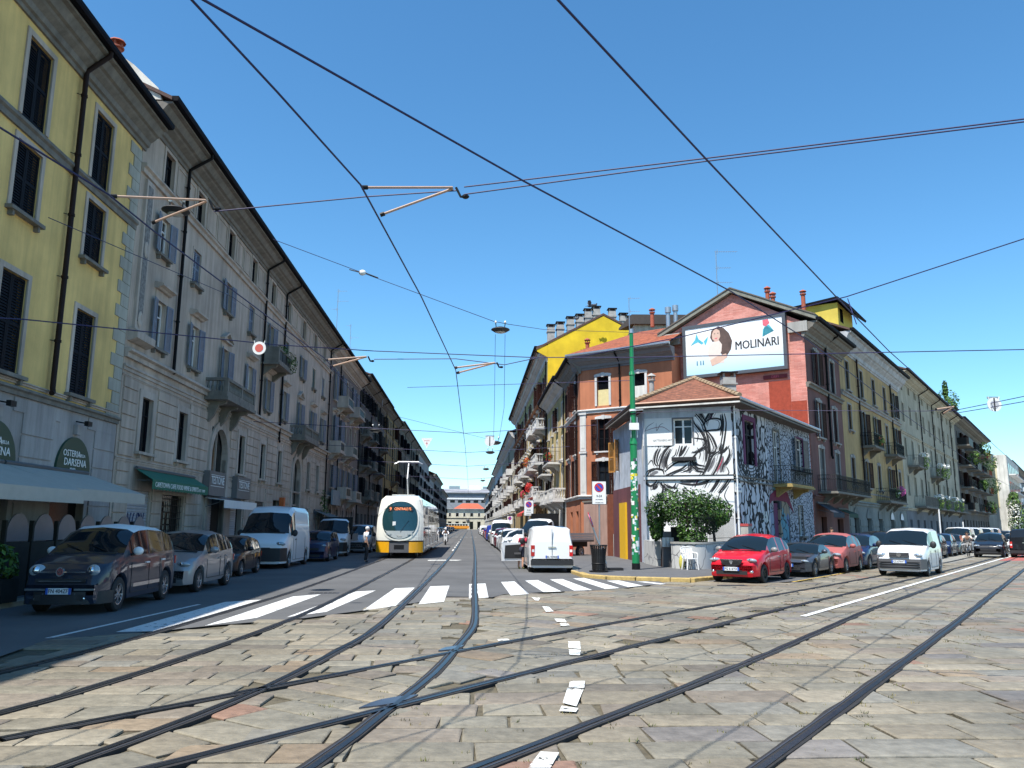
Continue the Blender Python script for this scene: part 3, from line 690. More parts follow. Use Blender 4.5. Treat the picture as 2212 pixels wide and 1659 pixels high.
for zz in (.55,1.15,1.75,2.35,2.95,3.55,4.15,4.7):   # rusticated courses: stones with recessed joints
    for (xa,xb) in ((26.0,27.45),(21.85,23.5),(17.65,19.4),(13.4,15.2),(9.2,11)):
        if zz<3.2:
            b=MB(); b.box(F.X(xa),F.X(xb),-.035,0,zz+.015,zz+.575,W_lil); F.child('stone_block',b)
        elif zz<4.5:
            b=MB(); k=.1*(zz-3.2); b.box(F.X(xa)+.0,F.X(xb),-.035,0,zz+.015,zz+.575,W_lil); F.child('stone_block',b)
        elif zz<4.8:
            b=MB(); b.box(F.X(xa)-.5,F.X(xb)+.3 if xb<27 else F.X(xb),-.035,0,zz+.015,zz+.38,W_lil); F.child('stone_block',b)
# shop awning (thing)
aw=mat('cream_canvas',(.42,.39,.34),r=.8,var=.08,sc_=3,bump=.1)
def awning(name,label,F,u0,u1,zt,zf,nf,m,val=.25,scal=0,lab=None,n0=.1):
    p0=F.W(u0,0,0); T=thing(name,label,'awning',p0,F.rz); x1=F.X(u1)-F.X(u0); b=MB()
    if x1<0: x1=-x1; T.location=F.W(u1,0,0)
    b.add([(0,-n0,zt),(x1,-n0,zt),(x1,-nf,zf),(0,-nf,zf),(0,-n0,zt-.02),(x1,-n0,zt-.02),(x1,-nf,zf-.02),(0,-nf,zf-.02)],[(0,1,2,3),(4,7,6,5),(0,3,7,4),(1,5,6,2)],m); b.obj('canopy',T)
    b=MB()
    if scal:
        n=int(x1/scal); 
        for i in range(n): b.box(x1*i/n+.005,x1*(i+1)/n-.005,-nf-.012,-nf,zf-val+.03*(i%2),zf,m)
    else: b.box(0,x1,-nf-.012,-nf,zf-val,zf,m)
    b.obj('valance',T)
    b=MB(); b.cyl((0,-n0,zt+.04),(x1,-n0,zt+.04),.06,None,6,greyp)
    for x in (.15,x1-.15): b.cyl((x,-n0,zt-.4),(x,-nf+.05,zf-.03),.02,None,4,greyp)
    b.obj('awning_arm',T); return T,x1
awning('shop_awning','pale canvas awning over the osteria, its near half',F,12,21.0,3.3,2.62,2.2,aw,.32)
awning('shop_awning','pale canvas awning over the osteria, the half beside the green sign',F,21.1,25.6,3.3,2.7,1.9,aw,.3)
# patio screens of the osteria
T=thing('patio_enclosure','dark patio enclosure with arched screens on the pavement by the osteria','screen',(*wA(22,-10.6),.12),math.atan2(*wA(1,0)[::-1]))
scr=mat('frosted_panel',(.13,.15,.17),r=.3,var=.1); dk=mat('dark_timber',(.018,.02,.017),r=.8,var=.3)
for i in range(7):
    x=-2.9+i*1.16; b=MB(); b.box(x,x+1.06,-.03,.03,0,1.25,dk); b.obj('lower_panel',T)
    b=MB(); b.poly([(x+.06,1.27)]+[(x+.53-.47*math.cos(PI*k/12),1.42+.5*math.sin(PI*k/12)) for k in range(13)]+[(x+1.0,1.27)],-.015,.015,scr,'y'); b.obj('arched_screen',T)
    b=MB(); b.box(x-.05,x+.02,-.05,.05,0,1.75,dk); b.obj('post',T)
pt=thing('planter_shrub','dark leafy planter shrub beside the osteria patio','plant',(*wA(18.3,-10.2),.12)); b=MB(); b.box(-.3,.3,-.3,.3,0,.5,dk); b.obj('planter',pt); foliage('foliage',pt,[((0,0,.8),(.4,.4,.45))],260,.1,4)
# white gable wall and chimney on the roof next door
b=MB(); x=F.X(27.2); T=F.root
gw=mat('flaking_whitewash',(.62,.60,.54),r=.9,var=.35,sc_=1.2)
# --- beige palazzo
G_=FA('beige_palazzo','long beige palazzo with blue grey shutters, stone balconies and a rusticated base',27.6,67.8)
F=G_
colsP=[30.35,34.2,42.9,46.9,51.05,60.2,64.4]; colsM=[29.9,33.62,42.33,46.65,50.78,59.73,63.35]; colsT=[30.1,33.85,38.4,42.65,46.95,51.2,56.0,60.2,64.1]
bal=[38.5,55.75]
ops=[(c-.5,c+.5,4.37,6.37) for c in colsM]+[(c-.47,c+.47,8.36,10.2) for c in colsP]+[(c-.47,c+.47,7.6,10.15) for c in bal]+[(c-.48,c+.48,11.95,13.45) for c in colsT]+[(c-.48,c+.48,14.8,16.1) for c in colsT]
ops+=[(37.5,39.9,.1,6.3),(54.7,57.1,.1,6.3),(28.95,30.9,.1,3.0),(32.1,34.5,.1,2.95),(41.2,43.2,.1,3.0),(45.7,47.6,.1,3.1),(49.8,51.6,.1,3.3),(59,60.7,.1,3.0),(62.6,64.4,.1,3.0)]
F.wall(27.6,67.8,0,16.55,ops,W_bei)
blu=mat('blue_window_frame',(.20,.23,.30),r=.6,var=.1)
st=[165,165,90,170,165,150,160,165,165]
for i,c in enumerate(colsP):
    F.window(c,.94,8.36,10.2,'open',W_bei2,.12,.05,'flat',shb,white if i<3 else blu,grime,openang=(172,170,174,168,172,165,170)[i])
for c in bal: F.window(c,.94,7.62,10.15,'open',W_bei2,.16,.06,'tri',shb,blu,None,openang=165)
for i,c in enumerate(colsT):
    F.window(c,.96,11.95,13.45,'open' if i in(0,2,4,6) else 'closed',W_bei2,.09,.03,None,shg if i in (5,7) else shb,white if i==0 else blu,grime,openang=(168,0,172,0,165,0,170,0,0)[i])
    F.window(c,.96,14.8,16.1,'glass',W_bei2,.13,.04,None,None,shd,None,pane=glassd)
for c in colsM: F.window(c,1.0,4.37,6.37,'glass',W_bei2,.26,.05,None,None,shd,W_bei2,pane=glassd)
# attic panels
xs=[27.9]+[c for c in colsT]+[67.5]
for c0,c1 in zip(colsT[:-1],colsT[1:]):
    a0,a1=c0+.75,c1-.75; n=1 if a1-a0<2.2 else 2
    for k in range(n):
        x0=F.X(a0+(a1-a0)*k/n+.08); x1=F.X(a0+(a1-a0)*(k+1)/n-.08); b=MB()
        for (p,q,r_,s_) in ((x0,x1,14.85,14.91),(x0,x1,16.0,16.06),(x0,x0+.06,14.91,16.0),(x1-.06,x1,14.91,16.0)): b.box(p,q,-.04,0,r_,s_,W_bei2)
        F.child('panel_frame',b)
F.belt(27.6,67.8,14.3,.34,.2,W_bei2); F.belt(27.6,67.8,7.5,.32,.25,W_bei2); F.belt(27.6,67.8,7.05,.2,.1,W_bei2); F.belt(27.6,67.8,6.85,.07,.05,W_bei2); F.belt(27.6,67.8,3.95,.12,.06,W_bei2)
F.eave(27.6,68.2,16.35,17.05,.95,grime,gut); F.roof(27.6,68,17.05,.9,tiled,over=.1,rise=3)
for a,zb in ((31.9,7.75),(45.1,7.75),(50.0,6.9),(66.6,3.2)): F.pipe(a,17.1,zb,pipeb,.065,.12,.98)
for a in (38.5,46.0): F.balcony(36.1 if a==38.5 else 53.3,40.75 if a==38.5 else 58.15,7.62,1.0,.72,'stone',grime,.28,3,bh=.95)
F.balcony(45.1,48.3,11.0,1.0,.82,'panel',grime,.2,2,bh=.55)
for c in (38.7,55.9):   # arched portals
    b=MB(); O=[(1.55,0),(1.55,4.9)]+[(1.55*math.cos(PI*i/16),4.9+1.75*math.sin(PI*i/16)) for i in range(17)]+[(-1.55,4.9),(-1.55,0)]
    I=[(1.2,0),(1.2,4.9)]+[(1.2*math.cos(PI*i/16),4.9+1.38*math.sin(PI*i/16)) for i in range(17)]+[(-1.2,4.9),(-1.2,0)]
    n=len(O)
    for k in range(n-1):
        x=F.X(c); b.add([(x+O[k][0],-.08,O[k][1]),(x+O[k+1][0],-.08,O[k+1][1]),(x+I[k+1][0],-.08,I[k+1][1]),(x+I[k][0],-.08,I[k][1]),(x+O[k][0],.01,O[k][1]),(x+O[k+1][0],.01,O[k+1][1]),(x+I[k+1][0],.2,I[k+1][1]),(x+I[k][0],.2,I[k][1])],[(0,1,2,3),(0,4,5,1),(3,2,6,7)],W_bei2)
    F.child('arch_moulding',b)
    b=MB(); x=F.X(c); b.box(x-1.2,x+1.2,.15,.19,3.1,3.2,W_bei2); b.box(x-.04,x+.04,.12,.2,3.2,6.2,W_bei2); b.box(x-1.2,x+1.2,.18,.2,0,3.1,dk); F.child('portal_door',b)
def blocks(F,xa,xb,z0,z1,m,h=.47,wmax=1.4,proud=.055):
    n=max(1,round((xb-xa)/wmax)); z=z0; r=0
    while z+h*.6<z1:
        hh=min(h,z1-z)
        for k in range(n):
            w=(xb-xa)/n-.04
            me=cached(('blk',round(w,2),round(hh,2),m.name,proud),lambda:(lambda b:(b.box(0,w,-proud,.0,.022,hh-.022,m),b.mesh('stone_block'))[1])(MB()))
            o=link('stone_block',me,F.root); o.location=(F.X(xa)+(xb-xa)*k/n,0,z)
        z+=h
piers=[(27.75,29.0),(30.85,32.85),(34.35,36.9),(40.35,41.45),(43.2,45.8),(47.55,49.95),(51.65,54.0),(57.6,58.85),(60.6,62.5),(64.2,66.2)]
for a,c in piers: blocks(F,a,c,4.12,6.85,W_bei)
for a,c in ((27.75,28.8),(31.0,32.0),(34.6,36.5),(40.3,41.0),(43.4,45.5),(47.8,49.6),(51.8,54.0),(57.6,58.8),(60.9,62.4)): blocks(F,a,c,.3,3.9,W_bei)
# ornamental pilaster at the party wall
b=MB(); x=F.X(28.35); b.box(x-.34,x+.34,-.1,0,8.6,14.2,W_bei2); F.child('pilaster',b)
orn=mat('carved_relief',(.2,.19,.18),r=.9,var=.6,sc_=9,bump=.9,bsc=14)
b=MB(); b.box(x-.2,x+.2,-.115,-.101,8.9,14.0,orn); F.child('carved_panel',b)
for z in (9.0,11.6): b=MB(); b.lathe([(.0,0),(.12,.03),(.2,.0)],W_bei2,12,Matrix.Translation((x,-.13,z))@Matrix.Rotation(PI/2,4,'X')@Matrix.Scale(1.5,4,(0,1,0))); F.child('medallion',b)
F.band(27.7,29.3,[(.1,8.1),(.35,8.2),(.35,8.45),(.2,8.55)],W_bei2,'capital')
# shop fronts
graf=mat('graffiti_shutter',(.36,.37,.40),r=.5,var=.1); gline=mat('dark_blue_spray',(.02,.03,.12),r=.6,var=0)
rollshutter(F,28.95,30.9,.1,3.0,graf)
b=MB(); rr=random.Random(2)
for i in range(9):
    x=F.X(29.1)+i*.19; z=.5; pts=[(x+.12*math.sin(k*1.3+i)+.04*rr.uniform(-1,1),.055,.6+k*.2) for k in range(9)]; b.tube(pts,.018,gline,4)
F.child('graffiti_tag',b)
b=MB(); x0,x1=F.X(32.1),F.X(34.5)
for k in range(12): b.box(x0+.05+k*.2,x0+.07+k*.2,.08,.1,.1,2.9,black)
for k in range(11): b.box(x0,x1,.075,.095,.2+k*.26,.22+k*.26,black)
F.child('window_grille',b)
b=MB(); wp=mat('pale_tile',(.38,.36,.28),r=.4,var=.3,sc_=14)
for k in range(8):
    for j in range(3):
        if rr.random()<.75: b.box(x0+.6+j*.24,x0+.8+j*.24,.14,.15,.9+k*.23,1.09+k*.23,wp)
F.child('shop_window_tiles',b)
grnA=mat('green_canvas',(.012,.13,.075),r=.7,var=.06,sc_=4)
T,x1=awning('cafe_awning','green canvas cafe awning lettered CAPETOWN CAFE over a shuttered shop',F,29.2,35.3,3.75,3.38,.7,grnA,.36,.16)
text('lettering','CAPETOWN CAFE FOOD WINE & SPIRITS',.26,ltr,T,x1*.42,-.716,3.2,w=4.6); text('lettering','EST 1999',.16,ltr,T,x1*.87,-.716,3.18,w=.75)
sgb=mat('sign_board',(.13,.12,.115),r=.6,var=.1)
for u0,u1,n in ((36.65,39.0,0),(41.0,43.4,.0)):
    b=MB(); b.box(F.X(u0),F.X(u1),-.32,-.02,3.1,4.2,sgb); o=F.child('shop_sign',b); text('lettering','TESTONE',.5,ltr,F.root,(F.X(u0)+F.X(u1))/2,-.33,3.78,w=1.9)
    b=MB(); b.box(F.X(u0)+.2,F.X(u1)-.2,-.325,-.32,4.02,4.04,ltr); b.box(F.X(u0)+.2,F.X(u1)-.2,-.325,-.32,3.52,3.54,ltr); F.child('sign_rule',b)
rollshutter(F,37.5,38.4,.1,3.0,blind); rollshutter(F,41.2,42.4,.1,2.6,blind); rollshutter(F,45.7,47.6,.1,3.1,mat('brown_metal_shutter',(.07,.06,.055),r=.6,var=.1)); rollshutter(F,59,60.7,.1,3.0,blind); rollshutter(F,62.6,64.4,.1,3.0,blind)
awning('shop_awning','small white box awning under the second shop sign',F,36.9,42.4,3.0,2.9,.95,white,.36)
org=mat('orange_board',(.55,.11,.02),r=.6,var=.05); b=MB(); b.box(F.X(51.35),F.X(51.75),-.3,-.02,.9,3.5,org); F.child('orange_sign',b)
pt=thing('climbing_plant','dark creeper hanging beside a shop door of the beige palazzo','plant',F.W(65.4,.2,0)); foliage('foliage',pt,[((0,0,3.6),(.45,.3,.9)),((.3,-.4,2.6),(.4,.3,.8)),((-.3,.6,4.2),(.3,.3,.5))],380,.09,8)
awning('shop_awning','grey sloping awning at the far end of the beige palazzo',F,62.6,67.5,2.9,1.9,2.6,mat('grey_canvas',(.12,.13,.13),r=.8,var=.1),.2)
pt=thing('balcony_plant','green plants spilling over the third floor balcony of the beige palazzo','plant',F.W(47.8,.9,11.6)); foliage('foliage',pt,[((0,0,.1),(.5,.5,.4)),((.1,.5,-.2),(.35,.4,.6)),((-.1,-1.2,.3),(.4,.5,.3))],420,.08,5)
# cracked white gable + chimney on the yellow roof
b=MB(); x=FAx=27.6
T=G_.root
b.poly([(-.5,17.1),(11,17.1),(11,17.4),(5.5,20.4),(1.3,18.95),(.6,18.45),(-.35,17.55)],-.02,.25,gw,'x'); b.obj('fire_wall',T)
clay=mat('terracotta',(.34,.09,.05),r=.85,var=.25,sc_=10)
def chimney(parent,x,y,z,h=1.,w=.35,m=clay,cap='pot'):
    b=MB()
    if cap=='pot':
        b.cyl((x,y,z),(x,y,z+h),w*.42,w*.4,10,m); b.cyl((x,y,z+h),(x,y,z+h+.06),w*.6,None,10,m)
        for k in range(4):
            a=k*PI/2; b.box(x+math.cos(a)*w*.4-.03,x+math.cos(a)*w*.4+.03,y+math.sin(a)*w*.4-.03,y+math.sin(a)*w*.4+.03,z+h+.06,z+h+.24,m)
        b.lathe([(w*.7,z+h+.24),(w*.62,z+h+.3),(.02,z+h+.42)],m,10,Matrix.Translation((x,y,0)))
    elif cap=='pipe':
        b.cyl((x,y,z),(x,y,z+h),w*.3,None,10,m); b.cyl((x,y,z+h),(x,y,z+h+.3),w*.45,None,10,m)
    else:
        b.box(x-w/2,x+w/2,y-w/2,y+w/2,z,z+h,m); b.box(x-w*.6,x+w*.6,y-w*.6,y+w*.6,z+h*.72,z+h*.78,m)
        for sx in (-1,1):
            for sy in (-1,1): b.box(x+sx*w*.42-.05,x+sx*w*.42+.05,y+sy*w*.42-.05,y+sy*w*.42+.05,z+h,z+h+.22,m)
        b.box(x-w*.65,x+w*.65,y-w*.65,y+w*.65,z+h+.22,z+h+.3,black)
    return b.obj('chimney',parent,40)
chimney(G_.root,-.6,1.0,17.6,1.1,.42)
# --- generic terrace house
def house(F,ua,ub,eave,rows,cw,wm,tm,sm,fm=None,cols=None,pitch=3.,seed=1,over=.7,zc=None,style=('open','closed','glass'),arches=False,gm=None,sill=True,peds=None,depth=11,roofm=None,gfz=4.,pipes=(),lab=None):
    rd=random.Random(seed); lo,hi=min(ua,ub),max(ua,ub)
    cols=cols or [lo+(hi-lo)*(i+.5)/max(1,round((hi-lo)/pitch)) for i in range(max(1,round((hi-lo)/pitch)))]
    ops=[(c-cw/2,c+cw/2,z0,z1) for c in cols for z0,z1 in rows]
    gops=[(c-cw*.75,c+cw*.75,.12,gfz-.95) for c in cols]
    F.wall(ua,ub,gfz,eave-.35,ops,wm,depth); F.wall(ua,ub,0,gfz,gops,gm or wm,depth,name='ground_floor_wall')
    for c in cols:
        for k,(z0,z1) in enumerate(rows):
            F.window(c,cw,z0,z1,rd.choice(style),tm,.12,.05,peds[k] if peds else None,sm,fm or white,(tm if sill else None),openang=rd.choice((150,165,120,172)))
    F.belt(ua,ub,gfz-.1,.28,.2,tm); F.eave(ua,ub,zc or eave-.65,eave,over,tm,gut); F.roof(ua,ub,eave,over-.05,roofm or tiled,over=.05,rise=2.6,depth=depth)
    for p in pipes: F.pipe(p,eave+.05,gfz+.2 if p%2<1 else .5,pipeb,.06,.12,over+.02)
    return cols
rows4=[(5.0,6.9),(8.1,10.1),(11.2,13.0),(14.0,15.5)]
F=FA('taupe_house','taupe house with pale stone balconies beyond the beige palazzo',67.85,85.5,lod=1)
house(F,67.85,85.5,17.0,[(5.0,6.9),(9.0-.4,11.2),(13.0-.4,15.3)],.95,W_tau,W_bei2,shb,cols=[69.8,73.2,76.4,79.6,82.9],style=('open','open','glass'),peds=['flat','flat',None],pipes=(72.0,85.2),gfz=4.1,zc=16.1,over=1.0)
for a0,a1,z in ((71.2,74.8,12.35),(78.6,82.6,12.45),(67.95,70.4,8.0),(75.0,78.4,8.3),(72.0,75.2,4.3),(78.4,82.0,4.2)): F.balcony(a0,a1,z,1.0,.85,'panel',W_bei2,.2,2)
b=MB(); b.box(F.X(68.2),F.X(72.6),-.5,-.35,3.5,4.75,mat('faded_board',(.24,.27,.29),r=.7,var=.12)); F.child('faded_sign',b)
for c in (69.7,73.2,76.6,80.4,83.6):
    b=MB(); x=F.X(c)
    for k in range(12):
        a=PI*k/12; a2=PI*(k+1)/12; P=lambda r,q:(x+r*math.cos(q),-.06,2.75+r*math.sin(q)); b.quad(P(.95,a),P(.95,a2),P(.7,a2),P(.7,a),W_bei2)
    b.box(x-.95,x-.7,-.06,0,.3,2.75,W_bei2); b.box(x+.7,x+.95,-.06,0,.3,2.75,W_bei2); F.child('arch_moulding',b)
F=FA('dark_grey_house','dark grey house with iron balconies after the taupe house',85.55,110.5,lod=1)
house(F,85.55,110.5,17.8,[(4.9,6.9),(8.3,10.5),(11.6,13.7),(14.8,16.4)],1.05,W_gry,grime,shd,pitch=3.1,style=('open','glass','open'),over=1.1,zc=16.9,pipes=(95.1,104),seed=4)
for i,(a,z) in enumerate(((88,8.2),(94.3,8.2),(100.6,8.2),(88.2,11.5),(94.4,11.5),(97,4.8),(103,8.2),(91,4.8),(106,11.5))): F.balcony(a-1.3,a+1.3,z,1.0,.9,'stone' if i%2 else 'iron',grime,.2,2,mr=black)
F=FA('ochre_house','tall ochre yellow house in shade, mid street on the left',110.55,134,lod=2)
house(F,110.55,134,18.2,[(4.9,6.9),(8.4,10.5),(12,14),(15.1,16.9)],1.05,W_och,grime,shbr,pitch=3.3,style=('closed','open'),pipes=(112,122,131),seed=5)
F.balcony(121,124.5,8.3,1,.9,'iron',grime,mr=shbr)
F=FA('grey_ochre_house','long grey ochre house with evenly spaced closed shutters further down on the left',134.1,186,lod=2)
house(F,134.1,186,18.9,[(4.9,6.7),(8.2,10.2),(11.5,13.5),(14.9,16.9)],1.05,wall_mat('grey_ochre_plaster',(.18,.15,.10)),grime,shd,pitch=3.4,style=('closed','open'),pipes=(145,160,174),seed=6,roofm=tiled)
F=FA('white_corner_house','pale house with a sunlit end wall far down the left side',187,230,lod=2)
house(F,187,230,19.0,rows4,1.05,W_pal,grime,shd,pitch=3.6,style=('closed','open'),seed=7)
F=FA('small_red_roof_house','low pale house with a red roof far down the left side',230.5,262,lod=2)
house(F,230.5,262,16.3,rows4[:3],1.05,W_pal,grime,shd,pitch=3.8,seed=8,roofm=clay)
F=FA('far_left_house','dark shaded house at the far left end of the tram street',262.5,330,lod=2)
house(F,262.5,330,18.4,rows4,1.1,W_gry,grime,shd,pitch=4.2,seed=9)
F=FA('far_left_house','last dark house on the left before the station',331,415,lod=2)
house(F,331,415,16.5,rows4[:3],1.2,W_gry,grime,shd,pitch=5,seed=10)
# ---------------------------------------------------------------- right block
def pix(px,py,frame,axis,val):   # where the view line of a photo point meets the plane u=val or v=val of a street frame
    p=at(px,py,10.); d=Vector((p.x,p.y,p.z-CH)); u,v=(toA if frame=='A' else toB)(d.x,d.y); t=val/(u if axis=='u' else v); return Vector((d.x*t,d.y*t,CH+d.z*t))
W_ora=wall_mat('orange_brown_plaster',(.46,.17,.085),streak=.2); W_cre=wall_mat('cream_yellow_plaster',(.56,.42,.17),streak=.3); W_yb=wall_mat('bright_yellow_plaster',(.70,.50,.02),streak=.05)
W_mar=wall_mat('maroon_plaster',(.18,.08,.07)); W_oc2=wall_mat('ochre_plaster_right',(.45,.31,.14)); W_gb=wall_mat('grey_beige_plaster',(.42,.38,.29)); W_gg=wall_mat('green_grey_plaster',(.22,.24,.23)); W_ygold=wall_mat('golden_plaster',(.52,.38,.14))
W_wht=wall_mat('white_plaster',(.66,.65,.60)); trimw=wall_mat('white_moulding',(.58,.57,.55),streak=.15)
redtile=mat('red_roof_tiles',(.30,.085,.045),r=.9,var=.3,sc_=6,bump=.0)
def tilemat(name,rgb,rz,sc_=1.):
    m=bpy.data.materials.new(name); m.use_nodes=True; t=m.node_tree; p=t.nodes['Principled BSDF']; p.inputs['Roughness'].default_value=.9
    g=_n(t,'ShaderNodeNewGeometry'); mp=_n(t,'ShaderNodeMapping'); mp.inputs['Rotation'].default_value=(0,0,rz); t.links.new(g.outputs['Position'],mp.inputs[0])
    w=_n(t,'ShaderNodeTexWave',wave_type='BANDS',bands_direction='X'); w.inputs['Scale'].default_value=1.4*sc_; w.inputs['Distortion'].default_value=.4; w2=_n(t,'ShaderNodeTexWave',wave_type='BANDS',bands_direction='Z',wave_profile='SAW'); w2.inputs['Scale'].default_value=1.6*sc_; w2.inputs['Distortion'].default_value=.5
    t.links.new(mp.outputs[0],w.inputs[0]); t.links.new(mp.outputs[0],w2.inputs[0])
    n=_n(t,'ShaderNodeTexNoise'); n.inputs['Scale'].default_value=4; n.inputs['Detail'].default_value=6; t.links.new(g.outputs['Position'],n.inputs['Vector'])
    r=_n(t,'ShaderNodeMapRange'); r.inputs[1].default_value=.3; r.inputs[2].default_value=.7; r.inputs[3].default_value=.55; r.inputs[4].default_value=1.35; t.links.new(n.outputs[0],r.inputs[0])
    v=_n(t,'ShaderNodeVectorMath',operation='SCALE'); v.inputs[0].default_value=rgb; t.links.new(r.outputs[0],v.inputs['Scale']); t.links.new(v.outputs[0],p.inputs['Base Color'])
    a=_n(t,'ShaderNodeMath',operation='ADD'); t.links.new(w.outputs[0],a.inputs[0]); t.links.new(w2.outputs[0],a.inputs[1]); b=_n(t,'ShaderNodeBump'); b.inputs['Strength'].default_value=.9; b.inputs['Distance'].default_value=.06
    t.links.new(a.outputs[0],b.inputs['Height']); t.links.new(b.outputs[0],p.inputs['Normal']); return m
tileB=tilemat('clay_tile_roof',(.30,.085,.04),AZB)
def brickmat():
    m=bpy.data.materials.new('pink_roman_brick'); m.use_nodes=True; t=m.node_tree; p=t.nodes['Principled BSDF']; p.inputs['Roughness'].default_value=.9
    g=_n(t,'ShaderNodeTexCoord'); mp=_n(t,'ShaderNodeMapping'); mp.inputs['Rotation'].default_value=(PI/2,0,0); t.links.new(g.outputs['Object'],mp.inputs[0])
    br=_n(t,'ShaderNodeTexBrick'); br.inputs['Scale'].default_value=1; br.inputs['Brick Width'].default_value=.42; br.inputs['Row Height'].default_value=.085; br.inputs['Mortar Size'].default_value=.007; br.inputs['Bias'].default_value=-.35
    br.inputs['Color1'].default_value=(.62,.27,.22,1); br.inputs['Color2'].default_value=(.50,.16,.12,1); br.inputs['Mortar'].default_value=(.40,.19,.16,1); t.links.new(mp.outputs[0],br.inputs[0])
    n=_n(t,'ShaderNodeTexNoise'); n.inputs['Scale'].default_value=1.2; n.inputs['Detail'].default_value=5; t.links.new(g.outputs['Object'],n.inputs['Vector']); r=_n(t,'ShaderNodeMapRange'); r.inputs[1].default_value=.3; r.inputs[2].default_value=.7; r.inputs[3].default_value=.8; r.inputs[4].default_value=1.2; t.links.new(n.outputs[0],r.inputs[0])
    v=_n(t,'ShaderNodeVectorMath',operation='SCALE'); t.links.new(br.outputs[0],v.inputs[0]); t.links.new(r.outputs[0],v.inputs['Scale']); t.links.new(v.outputs[0],p.inputs['Base Color'])
    b=_n(t,'ShaderNodeBump'); b.inputs['Strength'].default_value=.6; b.inputs['Distance'].default_value=.02; b.invert=True; t.links.new(br.outputs[1],b.inputs['Height']); t.links.new(b.outputs[0],p.inputs['Normal']); return m
brk=brickmat()
def FB(name,label,u0,u1,v=-13.2,**k): return Fac(name,label,'building',wB(u0,v),wB(u1,v),u0,u1,**k)
def FR(name,label,u0,u1,v=7.7,**k): return Fac(name,label,'building',wA(u1,v),wA(u0,v),u1,u0,**k)
trimd=wall_mat('dull_moulding',(.33,.31,.29))
# --- maroon / pink gable house
F=FB('maroon_house','maroon house with a pink brick gable carrying the billboard and a long iron balcony',50.5,59.3)
ops=[(c-.6,c+.6,z0,z1) for c in (52.95,57.0) for z0,z1 in ((10.95,13.1),(7.5,9.8),(4.05,6.8))]+[(52.0,53.3,.12,2.5),(56.0,57.6,.12,2.4)]
F.wall(50.5,59.3,0,14.2,ops,W_mar,depth=9.3,sides=(0,0))
for c,s in ((52.95,'open'),(57.0,'closed')):
    F.window(c,1.15,10.95,13.1,s,trimd,.16,.05,'arch',shd if s=='closed' else shbr,shbr,None,openang=172)
    F.window(c,1.15,7.5,9.8,'open' if s=='open' else 'closed',trimd,.16,.05,'arch',shbr,white,trimd,openang=172)
    F.window(c,1.1,4.08,6.8,'closed',trimd,.14,.05,'arch',mat('grey_brown_shutter',(.12,.11,.10),r=.6,var=.15),None,None)
F.belt(50.5,59.3,10.45,.32,.25,grime); F.belt(50.5,59.3,3.55,.25,.15,W_mar); F.eave(50.3,60.0,13.75,14.55,.95,grime,gut)
F.pipe(55.2,14.75,6.4,pipeb,.08,.12,1.0); F.balcony(51.7,61.2,4.05,1.15,1.0,'iron',grime,.14,4,mr=mat('iron_railing',(.02,.018,.016),r=.7,var=0),bh=.55)
awning('shop_awning','dark box awning beside the graffiti house, under the long iron balcony',F,50.9,53.6,3.3,2.75,1.0,mat('navy_canvas',(.02,.028,.045),r=.8,var=.1),.3)
awning('shop_awning','small dark green awning under the long iron balcony',F,55.9,58.4,3.05,2.75,.8,mat('bottle_green_canvas',(.01,.05,.03),r=.8,var=.1),.25)
Tm=F.root
# gable wall (own facade frame, child of maroon house)
p0=wB(50.5,-22.3); p1=wB(50.5,-13.2)
Fg=Fac('gable_frame','x','x',p0,p1,-22.3,-13.2)
xr=Fg.X(-17.7)
b=MB(); b.poly([(0,0),(9.1,0),(9.1,14.55),(9.1,14.6),(xr,17.15),(0,14.95)],0,.25,brk,'y')
gfrom=Fg.root; col_=gfrom
gw_=b.obj('brick_gable',None); gw_.matrix_world=Matrix.Translation((*p0,0))@Matrix.Rotation(Fg.rz,4,'Z')
def reparent(o,par):
    bpy.context.view_layer.update(); o.parent=par; o.matrix_parent_inverse=par.matrix_world.inverted()
bpy.context.view_layer.update(); MP=F.root.matrix_world.inverted()
def into(o,par): 
    bpy.context.view_layer.update(); w=o.matrix_world.copy(); o.parent=par; o.matrix_local=par.matrix_world.inverted()@w
into(gw_,Tm)
GM=Matrix.Translation((*p0,0))@Matrix.Rotation(Fg.rz,4,'Z')
def gchild(name,b,smooth=None,par=Tm):
    o=b.obj(name,None,smooth); o.matrix_world=GM; into(o,par); return o
darkbr=mat('dark_red_brick_patch',(.30,.05,.025),r=.9,var=.25,sc_=5,bump=.5,bsc=20)
b=MB(); b.box(Fg.X(-15.55),Fg.X(-14.2),-.012,-.002,8.0,11.0,darkbr); b.box(Fg.X(-14.19),Fg.X(-13.25),-.012,-.002,8.0,9.6,darkbr); gchild('brick_patch',b)
rk=mat('grey_fascia',(.20,.20,.165),r=.9,var=.25,sc_=3)
for s,(v0,z0) in ((-1,(-23.0,14.75)),(1,(-12.35,14.6))):
    x0=Fg.X(v0); b=MB(); t=.27
    b.add([(xr,-.35,17.2),(x0,-.35,z0),(x0,-.35,z0+t),(xr,-.35,17.2+t),(xr,9.1,17.2),(x0,9.1,z0),(x0,9.1,z0+t),(xr,9.1,17.2+t)],[(0,1,2,3),(4,7,6,5),(0,4,5,1),(1,5,6,2)],rk)
    gchild('verge_board',b); b=MB()
    b.add([(xr,-.4,17.2+t),(x0,-.4,z0+t),(x0,9.1,z0+t),(xr,9.1,17.2+t),(xr,-.4,17.28+t),(x0,-.4,z0+t+.08),(x0,9.1,z0+t+.08),(xr,9.1,17.28+t)],[(0,1,2,3),(4,5,6,7),(0,4,5,1),(1,5,6,2)],mat('grey_brown_tiles',(.13,.11,.09),r=.9,var=.3,sc_=7,bump=.5)); gchild('roof',b)
